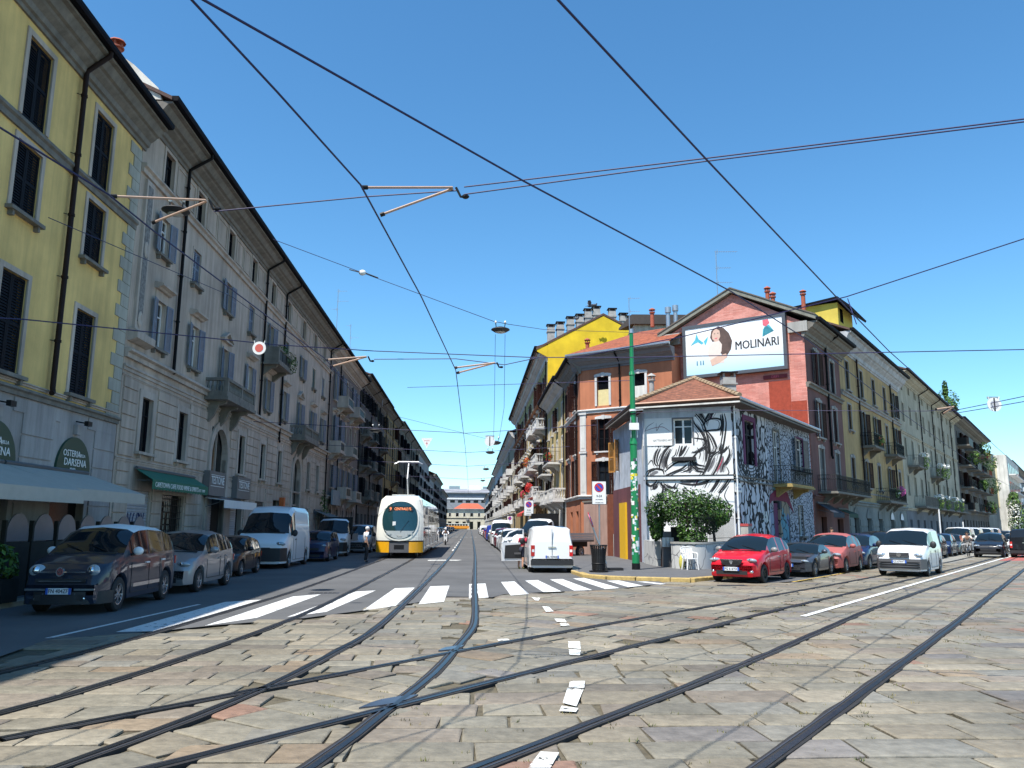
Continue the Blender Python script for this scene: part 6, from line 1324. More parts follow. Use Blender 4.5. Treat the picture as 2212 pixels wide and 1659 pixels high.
# shovel-like black thing beside bin
T=thing('rubber_base','black rubber sign base lying on the pavement behind the litter bin','sign base',(4.0,32.2,.12),.3); b=MB(); b.poly([(-.35,-.2),(.35,-.25),(.42,.15),(.2,.22),(-.3,.2)],0,.1,rubber); b.obj('slab',T); b=MB(); b.cyl((-.3,-.1,.08),(-.62,-.5,.9),.03,None,6,steel); b.obj('stub_post',T)
def pksign(name,label,loc,rz,zb,w=.6,h=1.0,post=True,txt=True):
    T=thing(name,label,'sign',loc,rz)
    if post: b=MB(); b.cyl((0,0,0),(0,0,zb+h),.03,None,8,steel); b.obj('post',T,40)
    b=MB(); b.box(-w/2,w/2,-.055,-.035,zb,zb+h,white); b.obj('panel',T)
    b=MB(); e=.02
    for q in ((-w/2,w/2,zb,zb+e),(-w/2,w/2,zb+h-e,zb+h),(-w/2,-w/2+e,zb+e,zb+h-e),(w/2-e,w/2,zb+e,zb+h-e)): b.box(q[0],q[1],-.058,-.0555,q[2],q[3],blackp)
    b.obj('panel_edge',T); zc=zb+h*.72; r=w*.32
    for nm,rr,y,m in (('sign_rim',r,-.060,rs_),('sign_face',r*.78,-.063,bs_)): b=MB(); disc(b,(0,zc),rr,y,-.056,m,None); b.obj(nm,T)
    b=MB(); k=r*.62; b.poly([(-k-.02,zc+k-.03),(-k+.03,zc+k+.02),(k+.02,zc-k+.03),(k-.03,zc-k-.02)],-.066,-.0635,rs_,'y'); b.obj('sign_bar',T)
    if txt: text('lettering','0-24',h*.13,ink,T,0,-.060,zb+h*.36); text('lettering','zona rimozione',h*.05,ink,T,0,-.060,zb+h*.22); text('lettering','AUTORIMESSA ATTIVA',h*.035,ink,T,0,-.060,zb+h*.08)
    return T
pksign('parking_sign','white no parking panel marked 0-24 on the post left of the green pole',(*at(1296,1232,32).to_2d(),.12),0,at(1296,1090,32).z-.12,.58,.93)
s2=pksign('parking_sign','smaller no parking panel standing beyond the white van, nearer of the far two',(*at(1142,1190,52).to_2d(),.12),0,2.35,.62,1.0); s3=pksign('parking_sign','smallest no parking panel far down the tram street, near the red awning',(*at(1101,1175,88).to_2d(),.12),0,1.9,.6,.9,txt=False)
awning('shop_awning','small red awning over a shop far down the right side of the tram street',(lambda F:F)(type('q',(),dict(W=lambda s,a,n,z:Vector((*wA(95+a,7.7),0)),X=lambda s,a:a,rz=math.atan2(*( (Vector(wA(0,0))-Vector(wA(1,0))).yx )))) ()),0,9,4.4,3.2,2.2,mat('red_canvas',(.5,.05,.03),r=.7,var=.05),.3)
# plastic chair
T=thing('plastic_chair','white plastic garden chair on the pavement by the doodled wall','chair',(7.25,33.1,.12),R(195)); wpl=mat('white_plastic',(.72,.72,.70),r=.4,var=.03)
b=MB(); b.poly([(-.22,-.2),(.22,-.2),(.24,.22),(-.24,.22)],.42,.45,wpl); b.obj('seat',T)
for x,y,tx,ty in ((-.2,-.18,-.05,.05),(.2,-.18,.05,.05),(-.21,.2,-.04,-.04),(.21,.2,.04,-.04)):
    b=MB(); b.cyl((x+tx,y-ty,0),(x,y,.43),.028,.035,6,wpl); b.obj('leg',T)
b=MB()
for k in range(5): x=-.16+k*.08; b.add([(x-.03,-.2,.45),(x+.03,-.2,.45),(x*1.15+.03,-.32,.84),(x*1.15-.03,-.32,.84),(x-.03,-.215,.45),(x+.03,-.215,.45),(x*1.15+.03,-.335,.84),(x*1.15-.03,-.335,.84)],[(0,1,2,3),(4,7,6,5),(0,3,7,4),(1,5,6,2)],wpl)
b.tube([(-.22,-.2,.45),(-.25,-.32,.84),(-.12,-.345,.89),(.12,-.345,.89),(.25,-.32,.84),(.22,-.2,.45)],.025,wpl,6); b.obj('backrest',T,50)
for s in (-1,1): b=MB(); b.tube([(s*.25,-.28,.68),(s*.27,.1,.66),(s*.25,.2,.6),(s*.23,.2,.43)],.022,wpl,6); b.obj('armrest',T,50)
T=thing('utility_cabinet','tall pale grey utility cabinet with a red top against the black and white mural','cabinet',(*wB(37.3,-12.9),.12),R(90)-AZB); b=MB(); b.box(-.25,.25,-.2,.2,0,1.75,W_pal); b.obj('cabinet_body',T); b=MB(); b.box(-.27,.27,-.22,.22,1.75,1.87,mat('red_cap',(.4,.06,.06),r=.6,var=.1)); b.obj('cabinet_lid',T); b=MB(); b.box(.27,.75,-.18,.18,0,1.5,greyp); b.obj('cabinet_side',T)
T=thing('waste_bag','yellow bag leaning on the doodled wall beside the plastic chair','bag',(6.98,33.4,.12)); b=MB(); b.ell((0,0,.28),(.12,.1,.3),mat('yellow_bag',(.5,.45,.08),r=.6,var=.2,sc_=9),10,8); b.obj('sack',T,60)
# posts along street B
for k,(px,yb,yt,Y,lb) in enumerate(((2117*0+ (3000+1485/2.285)/1.7938,1196,1104,60,'tall white post on the right street behind the white van'),((3000+1690/2.285)/1.7938,1190,1130,75,'short white post in front of the dark planted house'))):
    p=at(px,1180,Y); T=thing('white_post',lb,'post',(p.x,p.y,.12)); b=MB(); h=at(px,yt,Y).z; b.cyl((0,0,0),(0,0,h),.05,None,8,white); b.obj('shaft',T)
# antennas
def antenna(px,pb,pt,Y,label,yagi):
    p=at(px,pb,Y); q=at(px,pt,Y); T=thing('tv_antenna',label,'antenna',tuple(p)); h=q.z-p.z; b=MB(); b.cyl((0,0,-.5),(0,0,h),.03,None,5,steel); b.obj('mast',T)
    for z,l,s in yagi:
        b=MB(); z=z*h; b.cyl((-.1*s,0,z),(l*s,0,z+.03),.014,None,4,steel)
        for k in range(int(l/.16)): b.cyl((k*.16*s+.1*s,-.14,z),(k*.16*s+.1*s,.14,z),.007,None,3,steel)
        b.cyl((.1*s,0,z-.16),(.1*s,0,z+.16),.02,None,4,steel); b.obj('antenna_head',T)
antenna(1550,640,542,53,'tv antenna with two arms on the pink gable house',((.98,1.5,1),(.62,1.0,1),(.3,1.1,1)))
antenna(1360,722,643,60,'tv antenna above the orange corner house',((.98,.9,1),(.62,.85,1)))
antenna(727,712,625,70,'thin tv antenna on the beige palazzo roof end',((.95,.8,1),(.7,1.0,1),(.5,.6,-1)))
antenna(755,775,700,84,'thin tv antenna on the taupe house roof',((.95,.5,-1),(.6,.9,1),(.3,.8,1)))
antenna(826,870,850,100,'small tv antenna on the dark grey house',((.9,.8,-1),(.4,.7,1)))
# pigeons
dkb=mat('pigeon_grey',(.06,.07,.09),r=.8,var=.2,sc_=9)
for px,py,Y,lb,fl in ((1274,661,78,'pigeon landing with raised wings left of the tall chimneys',1),(1284,659,79,'pigeon perched on the tallest chimney of the yellow house',0),(1245,688,79,'pigeon perched on a lower chimney left of the ridge',0)):
    p=at(px,py,Y); T=thing('pigeon',lb,'bird',tuple(p)); b=MB(); b.ell((0,0,0),(.26,.12,.13),dkb,10,7); b.ell((.22,0,.13),(.08,.07,.09),dkb,8,6); b.add([(-.2,-.06,0),(-.2,.06,0),(-.45,.08,-.05),(-.45,-.08,-.05)],[(0,1,2,3)],dkb); b.obj('body',T,60)
    if fl:
        for s in (-1,1): b=MB(); b.add([(.12,s*.08,.05),(-.12,s*.08,.05),(-.25,s*.35,.45),(.02,s*.4,.5),(.15,s*.25,.3)],[(0,1,2,3,4)],dkb); b.obj('wing',T)
# ---------------------------------------------------------------- overhead wires
def wire(label,pts,r=.012,name='overhead_wire',sag=0):
    P=[Vector(p) for p in pts]; c=P[0]; T=thing(name,label,'wire',tuple(c)); b=MB(); Q=[]
    for i in range(len(P)-1):
        n=8 if sag else 1
        for k in range(n): t=k/n; q=P[i].lerp(P[i+1],t); q.z-=sag*4*t*(1-t); Q.append(q-c)
    Q.append(P[-1]-c); b.tube(Q,r,wirem,5); b.obj('cable',T); return T
def W3(fr,P,z=5.7): return [Vector((*fr(u,v),z)) for u,v in P]
zW=5.7
wire('left contact wire crossing in front of the yellow and beige houses',W3(wA,[(3,-5.9),(5.5,-5.3),(7.68,-4.76),(9.3,-4.4),(10.5,-4.33),(15.5,-3.85),(18.8,-3.5),(40,-3.75),(90,-3.8),(300,-3.7)]),.0115)
wire('contact wire that runs down the middle of the tram street from the top left',W3(wA,[(3.6,-2.75),(5.55,-2.16),(6.84,-1.82),(8.83,-1.33),(13.4,-.9),(20,-.42),(39.9,-.3),(62.9,-.25),(300,-.2)]),.0115)
wire('long contact wire falling from top left across the sky to the pink gable',W3(wB,[(1.5,-5.1),(3.09,-5.05),(7.09,-4.87),(12.68,-4.45),(17,-4.37),(30,-4.7),(60,-5.2),(250,-5)]),.0115)
wire('contact wire falling from top centre to the yellow penthouse',W3(wB,[(2.5,-2.8),(4.61,-2.85),(7.84,-2.94),(13.93,-3.08),(19.06,-3.17),(35,-3.1),(60,-3.0),(250,-2.6)]),.0115)
zs=5.95
wire('upper of the two span wires going to the top right',[at(1003,404,9.35),at(1525,342,8.46),at(2230,255,7.55),at(2500,218,7.2)],.009)
wire('lower of the two span wires going to the top right',[at(1003,420,9.35),at(1520,349,8.46),at(2230,261,7.55),at(2500,226,7.2)],.009)
wire('span wire between the left bracket and the middle bracket',[at(462,457,10.0),at(790,425,9.6),at(985,412,9.4)],.009)
wire('long span wire crossing the tram street at billboard height',[at(-60,683,12),at(55,690,13),at(600,745,18),at(806,758,20),at(1150,772,19.5),at(1363,772,19.2),at(2260,754,18.2)],.012)
wire('second span wire just below the one across the tram street',[at(808,776,20),at(985,775,20),at(1090,788,20),at(1165,772,19.6)],.011)
wire('thin wire from the orange house band across to the far right',[at(880,837,40),at(1363,822,33)],.012)
wire('thin pale wire across the graffiti house at eave height',[at(1375,892,37),at(1520,886,36),at(2000,888,33),at(2056,884,32)],.011)
wire('steep wire from the far right down to the pull off on the right street',[at(2300,487,20),at(1828,641,22),at(1470,728,25),at(1230,775,28)],.016)
wire('short stay from the wire joint down to the contact wire',[at(1831,645,22),at(1850,700,20)],.014)
wire('thin lamp wire from the beige palazzo to the yellow house',[at(590,517,28),at(790,592,29),at(1066,694,29.5),at(1096,700,29.5),at(1176,712,40),at(1420,720,50)],.012)
wire('left wire hanging below the large suspended lamp',[at(1070,722,29.5),at(1068,880,31),at(1066,950,40)],.008); wire('right wire hanging below the large suspended lamp',[at(1091,722,29.5),at(1089,880,31),at(1078,950,40)],.008)
wire('thin wire from the yellow facade down to the dark balconies',[at(105,220*1.0+250,20),at(500,640,34),at(860,900,60),at(1060,950,70)],.012)
wire('upper feeder wire at the right edge near the hanging disc',[at(2300,838,24),at(2140,871,27),at(2050,889,30)],.013); wire('lower feeder wire at the right edge near the hanging disc',[at(2300,852,24),at(2140,880,27),at(2062,893,30)],.013)
for k,(u,z,pl,pr_,lb) in enumerate(((44,7.0,-11.9,7.0,'nearest'),(58,7.2,-11.9,7.6,'second'),(66,6.8,-11.9,7.6,'third'),(88,7.0,-11.9,7.6,'fourth'),(118,6.9,-11.9,7.6,'fifth'),(160,6.9,-11.9,7.6,'farthest'))):
    wire('span wire over the tram behind the large lamp, %s of the row'%lb,[Vector((*wA(u,pl),z+.35)),Vector((*wA(u,-.3),z-.15)),Vector((*wA(u,pr_),z+.4))],.011+.0001*u)
# brackets: wooden/glassfibre arms pulling the contact wires
wood=mat('pale_wood_arm',(.45,.30,.22),r=.6,var=.15,sc_=20)
def bracket(label,tip,a1,a2,r=.016):
    T=thing('pull_off_bracket',label,'bracket',tuple(tip)); 
    for a in (a1,a2):
        b=MB(); v=a-tip; b.cyl(v*.04,v*.97,r,None,7,wood); b.obj('arm',T,50); b=MB(); b.cyl(v*.97,v*1.03,r*1.7,None,7,black); b.obj('clamp',T)
    b=MB(); b.tube([(0,0,0),(.02,0,-.04),(.06,0,-.12),(.14,0,-.13)],r,black,5); b.ell((.12,0,-.12),(.05,.04,.03),black,8,5); b.obj('joint',T); return T
bracket('wire bracket left of centre with two pale arms against the sky',at(985,405,9.4),at(788,405,9.0),at(826,463,9.4))
bracket('wire bracket in front of the beige palazzo with a lamp behind it',at(452,433,10),at(246,424,9.4),at(333,480,10.2))
bracket('wire bracket over the left track in front of the dark grey house',at(795,770,20.2),at(706,777,20),at(718,791,20.5),.022)
bracket('wire bracket over the middle track at billboard height',at(1073,783,20),at(985,794,20),at(990,805,20.6),.022)
bracket('wire bracket in front of the roof trees on the right street',at(1950+93*0+(0)+ 108,884,30)if False else at(2062,878,29),at(2022,884,29),at(2038,893,29.6),.026)
ins=mat('white_insulator',(.75,.75,.73),r=.25,var=0)
def hanglamp(label,p,s,insul=True):
    T=thing('suspended_lamp',label,'lamp',tuple(p)); b=MB(); b.lathe([(0,.09*s),(.12*s,.1*s),(.34*s,.02*s),(.36*s,-.01*s),(.22*s,-.1*s),(0,-.13*s)],blackp,20); b.obj('lamp_housing',T,50); b=MB(); b.lathe([(.2*s,-.105*s),(.1*s,-.14*s),(0,-.15*s)],mat('lamp_bowl',(.45,.45,.42),r=.2,var=0),16); b.obj('lamp_bowl',T,60)
    for q in (-1,1):
        b=MB(); b.cyl((q*.16*s,0,.08*s),(q*.18*s,0,.24*s),.018*s,None,5,black); b.obj('hanger',T)
        b=MB(); b.ell((q*.18*s,0,.29*s),(.045*s,.045*s,.06*s),ins,8,6); b.obj('insulator',T,60)
    return T
hanglamp('large suspended street lamp against the sky above the tram street',at(1081,712,29.5),1.0)
hanglamp('suspended lamp in front of the upper windows of the beige palazzo',at(380,455,19),.95)
hanglamp('suspended lamp in front of the dark balconies on the left',at(955,865*1.0+ 35*0,62) if False else at((900+1230/2.212)/1.7938,(1000+1475/2.212)/1.7938,58),1.25)
for px,py,Y,lb in ((1070,958,68,'first'),(1059,979,90,'second'),(1050,1015,118,'third'),(1043,1040,160,'fourth')): hanglamp('small suspended lamp further down the tram street, %s after the large one'%lb,at(px,py-2,Y),1.5)
T=thing('wire_insulator','white ball insulator on the thin wire in the middle of the sky','insulator',tuple(at(783,589,29))); b=MB(); b.ell((0,0,0),(.14,.1,.11),ins,10,8); b.obj('ball',T,60); b=MB(); b.tube([(-.5,0,.12),(-.14,0,.02)],.02,black,5); b.tube([(.14,0,-.02),(.6,0,-.2)],.02,black,5); b.obj('clip',T)
def hangdisc(label,p,r,inner,bar=False,rz=0):
    T=thing('hanging_disc',label,'sign',tuple(p),rz); b=MB(); disc(b,(0,0),r,-.01,.01,white,None); b.obj('disc',T); b=MB()
    if bar: b.box(-r*.1,r*.1,-.016,-.0105,-r*.95,r*.95,blackp); b.box(-r*.9,r*.9,.011,.03,r*.85,r*1.15,steel)
    disc(b,(0,0),r*.62,-.0135,-.0105,inner,None); b.obj('disc_centre',T); b=MB()
    for q in (-1,1): b.cyl((q*r*.7,0,r*.7),(q*r*.8,0,r*1.15),r*.07,None,5,ins)
    b.obj('hook',T); return T
hangdisc('white disc with a red centre hanging in front of the beige palazzo',at(560,752,17),.145,mat('faded_red',(.55,.10,.08),r=.6,var=0))
hangdisc('white disc with a grey centre and bar hanging at the far right',at(2148,874,27),.24,mat('light_grey_paint',(.45,.45,.47),r=.6,var=0),True)
hangdisc('white disc with a black bar hanging over the far tram street',at(1058,953,66),.42,white,True)
T=thing('hanging_triangle','white triangular high voltage sign hanging over the tram street','sign',tuple(at(922,957,58)))
b=MB(); b.poly([(-.42,.36),(.42,.36),(0,-.4)],-.01,.01,white,'y'); b.obj('plate',T); b=MB(); b.poly([(.02,.12),(-.06,-.05),(0,-.03),(-.04,-.2),(.07,0),(.01,-.01)],-.014,-.011,rs_,'y'); b.box(-.2,.2,-.014,-.011,.16,.18,rs_); b.obj('flash_mark',T)
# ---------------------------------------------------------------- vehicles: local x = backwards from the nose, y = to its left.. , z up
def paint(name,rgb,r=.28,met=.0): return mat('paint_'+name,rgb,r=max(r,.35),met=met,var=0,coat=.7,coord='obj',spec=.15)
def lerpP(P,x):
    if x<=P[0][0]: return P[0][1]
    for (a,b_),(c,d_) in zip(P[:-1],P[1:]):
        if x<=c: return b_+(d_-b_)*((x-a)/(c-a) if c>a else 1)
    return P[-1][1]
PROF={ # top line, belt line, cabin (cowl, roof start, roof end, rear), wheels, width, tumblehome
 'mpv':dict(L=4.2,W=1.78,top=[(0,.42),(.03,.62),(.1,.80),(.3,.93),(.62,1.02),(.98,1.10),(1.32,1.36),(1.62,1.58),(1.9,1.64),(2.4,1.66),(3.3,1.61),(3.78,1.48),(4.06,1.1),(4.17,.8),(4.2,.4)],belt=[(0,.8),(1.0,1.02),(4.2,1.10)],cab=(.98,1.66,3.75,4.08),pil=[(2.28,2.38),(3.2,3.28)],wh=(.82,3.42),wr=.325,tum=.17),
 'hatch':dict(L=3.8,W=1.68,top=[(0,.4),(.03,.55),(.1,.70),(.3,.80),(.65,.9),(1.0,.99),(1.4,1.26),(1.72,1.44),(2.0,1.5),(2.5,1.52),(3.0,1.46),(3.3,1.36),(3.64,1.02),(3.76,.75),(3.8,.4)],belt=[(0,.7),(1.0,.90),(3.8,1.03)],cab=(1.0,1.76,3.2,3.66),pil=[(2.25,2.34),(2.95,3.05)],wh=(.72,3.1),wr=.29,tum=.2),
 'roadster':dict(L=4.0,W=1.72,top=[(0,.35),(.03,.45),(.12,.56),(.4,.68),(.9,.78),(1.35,.84),(1.62,1.02),(1.92,1.2),(2.15,1.24),(2.6,1.22),(3.0,1.05),(3.2,.92),(3.8,.88),(3.96,.7),(4.0,.4)],belt=[(0,.6),(1.3,.80),(3.2,.88),(4,.84)],cab=(1.35,1.96,2.75,3.15),pil=[(2.62,3.1)],wh=(.78,3.12),wr=.31,tum=.22),
 'sedan':dict(L=4.3,W=1.76,top=[(0,.4),(.03,.55),(.12,.68),(.4,.78),(1.0,.92),(1.25,.96),(1.75,1.3),(2.0,1.42),(2.6,1.46),(3.3,1.4),(3.85,1.08),(4.2,.98),(4.28,.7),(4.3,.4)],belt=[(0,.68),(1.2,.9),(4.3,.98)],cab=(1.25,2.02,3.3,3.85),pil=[(2.5,2.6),(3.3,3.38)],wh=(.85,3.4),wr=.31,tum=.2),
 'suv':dict(L=4.25,W=1.82,top=[(0,.45),(.03,.7),(.1,.95),(.3,1.04),(1.1,1.12),(1.65,1.5),(1.9,1.62),(2.6,1.67),(3.6,1.62),(3.95,1.5),(4.15,1.1),(4.22,.8),(4.25,.45)],belt=[(0,.9),(1.1,1.05),(4.25,1.15)],cab=(1.1,1.78,3.85,4.12),pil=[(2.4,2.5),(3.2,3.3)],wh=(.88,3.45),wr=.36,tum=.16),
 'van':dict(L=4.4,W=1.8,top=[(0,.42),(.03,.62),(.1,.82),(.35,.98),(.8,1.1),(1.05,1.17),(1.5,1.52),(1.8,1.72),(2.1,1.8),(2.6,1.83),(4.1,1.82),(4.3,1.76),(4.37,1.2),(4.4,.5)],belt=[(0,.85),(1.05,1.08),(4.4,1.12)],cab=(1.05,1.84,4.3,4.4),pil=[(2.55,9)],wh=(.86,3.55),wr=.32,tum=.13),
 'bigvan':dict(L=5.4,W=2.05,top=[(0,.5),(.03,.8),(.1,1.0),(.3,1.15),(.72,1.36),(.85,1.42),(1.25,1.95),(1.55,2.27),(1.85,2.45),(2.3,2.52),(5.1,2.5),(5.3,2.42),(5.38,1.6),(5.4,.55)],belt=[(0,1.0),(.85,1.3),(5.4,1.35)],cab=(.85,1.52,5.3,5.4),pil=[(2.05,9)],wh=(.95,4.3),wr=.35,tum=.13),
 'midvan':dict(L=4.9,W=1.95,top=[(0,.5),(.03,.75),(.1,.95),(.3,1.08),(.8,1.22),(.95,1.27),(1.45,1.65),(1.75,1.86),(2.1,1.94),(4.6,1.93),(4.8,1.86),(4.88,1.3),(4.9,.5)],belt=[(0,.9),(.95,1.18),(4.9,1.22)],cab=(.95,1.78,4.8,4.9),pil=[(2.3,9)],wh=(.95,3.95),wr=.34,tum=.13),
 'pickup':dict(L=2.15,W=2.0,top=[(0,.5),(.03,.75),(.1,.95),(.3,1.12),(.75,1.3),(.9,1.35),(1.3,1.8),(1.55,2.1),(1.75,2.2),(2.0,2.2),(2.1,2.1),(2.14,1.4),(2.15,.6)],belt=[(0,.95),(.9,1.25),(2.15,1.3)],cab=(.9,1.56,2.05,2.14),pil=[(1.85,9)],wh=(.9,),wr=.34,tum=.14),
}
def carmesh(k,pm,roofm=None):
    P=PROF[k]; L,W=P['L'],P['W']; cowl,rs_a,rs_b,rear=P['cab']; wr=P['wr']
    X=set([0,.03,.08,.15,.25,.4,L,L-.03,L-.08,L-.16,L-.28,cowl,rs_a,rs_b,rear]+[x for x,_ in P['top']])
    x=.5
    while x<L: X.add(round(x,2)); x+=.25
    for w in P['wh']:
        for i in range(13): X.add(round(w+(wr+.07)*math.cos(PI*i/12),4))
    for a,c in P['pil']:
        if c<L: X.add(a);X.add(c)
        else: X.add(a)
    X.add(cowl+.33); X=sorted(x for x in X if 0<=x<=L)
    X=[x for i,x in enumerate(X) if i==0 or x-X[i-1]>.012]
    rings=[]
    for x in X:
        hw=W/2; f=max(0,1-x/.75); g=max(0,1-(L-x)/.6); hw*=1-.20*f**2.2-.10*g**2
        zt=lerpP(P['top'],x); zb=min(lerpP(P['belt'],x),zt-.05); zl=.2+.12*max(0,1-x/.15)*0+ (.1 if x<.03 or x>L-.03 else 0)
        for w in P['wh']:
            if abs(x-w)<wr+.07: zl=max(zl,wr-.02+math.sqrt(max(0,(wr+.07)**2-(x-w)**2)))
        zm=max(.55,zl+.03); gh=zt-zb
        if gh>.09: t=P['tum']*min(1,gh/.5); r5=(hw-.035-t*.75,zb+gh*.82); r6=(hw-.09-t-.06,zt-.03*min(1,gh/.2)); 
        else: r5=(hw-.06,zt-.03); r6=(hw*.72,zt-.008)
        rings.append([(0,zl),(hw-.09,zl),(hw-.015,zl+.02),(hw,max(zm,zl+.04)),(hw-.012,max(zb-.12,zl+.06)),(hw-.035,zb),r5,r6,(0,zt+(.012 if gh>.09 else .015))])
    n=9; out={'body':MB(),'windscreen':MB(),'rear_window':MB(),'side_window_l':MB(),'side_window_r':MB(),'roof':MB()}
    zen=lambda x:zt
    for s in (1,-1):
        for i in range(len(X)-1):
            x0,x1=X[i],X[i+1]; xm=(x0+x1)/2
            for j in range(n-1):
                a,b_,c,d_=rings[i][j],rings[i][j+1],rings[i+1][j+1],rings[i+1][j]; q=[(x0,s*a[0],a[1]),(x0,s*b_[0],b_[1]),(x1,s*c[0],c[1]),(x1,s*d_[0],d_[1])]
                if s<0: q=q[::-1]
                tgt='body'; m=pm
                if j>=6 and cowl+.02<xm<rs_a: tgt='windscreen';m=cglass
                elif j==6 and False: pass
                elif j>=6 and rs_b<xm<rear-.02: tgt='rear_window';m=cglass if k not in('van','bigvan','midvan','pickup') else pm
                elif j==5 and cowl+.30<xm<min(rear-.12,P['pil'][-1][0] if P['pil'][-1][1]>L else rear-.2) and not any(a_<xm<c_ for a_,c_ in P['pil']) and (lerpP(P['top'],xm)-lerpP(P['belt'],xm))>.16: tgt='side_window_'+('l' if s>0 else 'r');m=cglass
                elif j>=6 and rs_a<=xm<=rs_b: tgt='roof';m=roofm or pm
                out[tgt].add(q,[(0,1,2,3)],m)
    for e in (0,-1):
        rg=rings[e]; x=X[e]; vs=[(x,y,z) for y,z in rg]+[(x,-y,z) for y,z in rg[::-1]]; out['body'].add(vs,[tuple(range(len(vs)))],pm)
    return out,rings,X
def wheelmesh(r,w,style,dark=False):
    b=MB(); b.lathe([(r*.62,-w/2),(r*.9,-w/2),(r,-w*.35),(r,w*.35),(r*.9,w/2),(r*.62,w/2)],rubber,22); ty=b.mesh('tyre',40)
    b=MB(); al=black if dark else mat('alloy_rim',(.45,.46,.48),r=.25,met=.8,var=0); b.lathe([(r*.64,w*.3),(r*.64,w*.46),(r*.58,w*.46),(r*.56,w*.2),(0,w*.2)],black if style=='spoke' else al,22)
    b.lathe([(r*.64,w*.3),(r*.65,w*.5),(r*.57,w*.48),(r*.56,w*.3)],al,22)
    if style=='spoke':
        for i in range(10):
            a=2*PI*i/10+(.1 if i%2 else -.1); M_=Matrix.Rotation(a,4,'Z'); b.box(.04,r*.58,-.016,.016,w*.34,w*.42,al,M_)
    else:
        for i in range(8): M_=Matrix.Rotation(2*PI*i/8,4,'Z'); b.box(r*.2,r*.5,-.012,.012,w*.2,w*.26,black,M_)
    b.lathe([(0,w*.45),(r*.14,w*.44),(r*.16,w*.3)],al,12); rim=b.mesh('rim',40); return ty,rim
plw=mat('plate_white',(.7,.72,.74),r=.5,var=0); plb=mat('plate_blue',(.02,.1,.45),r=.5,var=0)
def plate(T,x,z,txt,s,face=-1,y=0,front=True):
    r=link('number_plate',None,T); r.location=(x,y,z)
    b=MB(); b.box(-.012,.012,-.26,.26,-.055,.055,plw); b.obj('plate_face',r)
    b=MB(); 
    for q in (-1,1): b.box(-.014,.014,q*.235-.025,q*.235+.025,-.055,.055,plb)
    b.obj('plate_band',r)
    o=text('lettering',txt,.105,ink,r,face*.0145,0,0,w=.40); o.rotation_euler=(PI/2,0,-PI/2 if face<0 else PI/2); return r
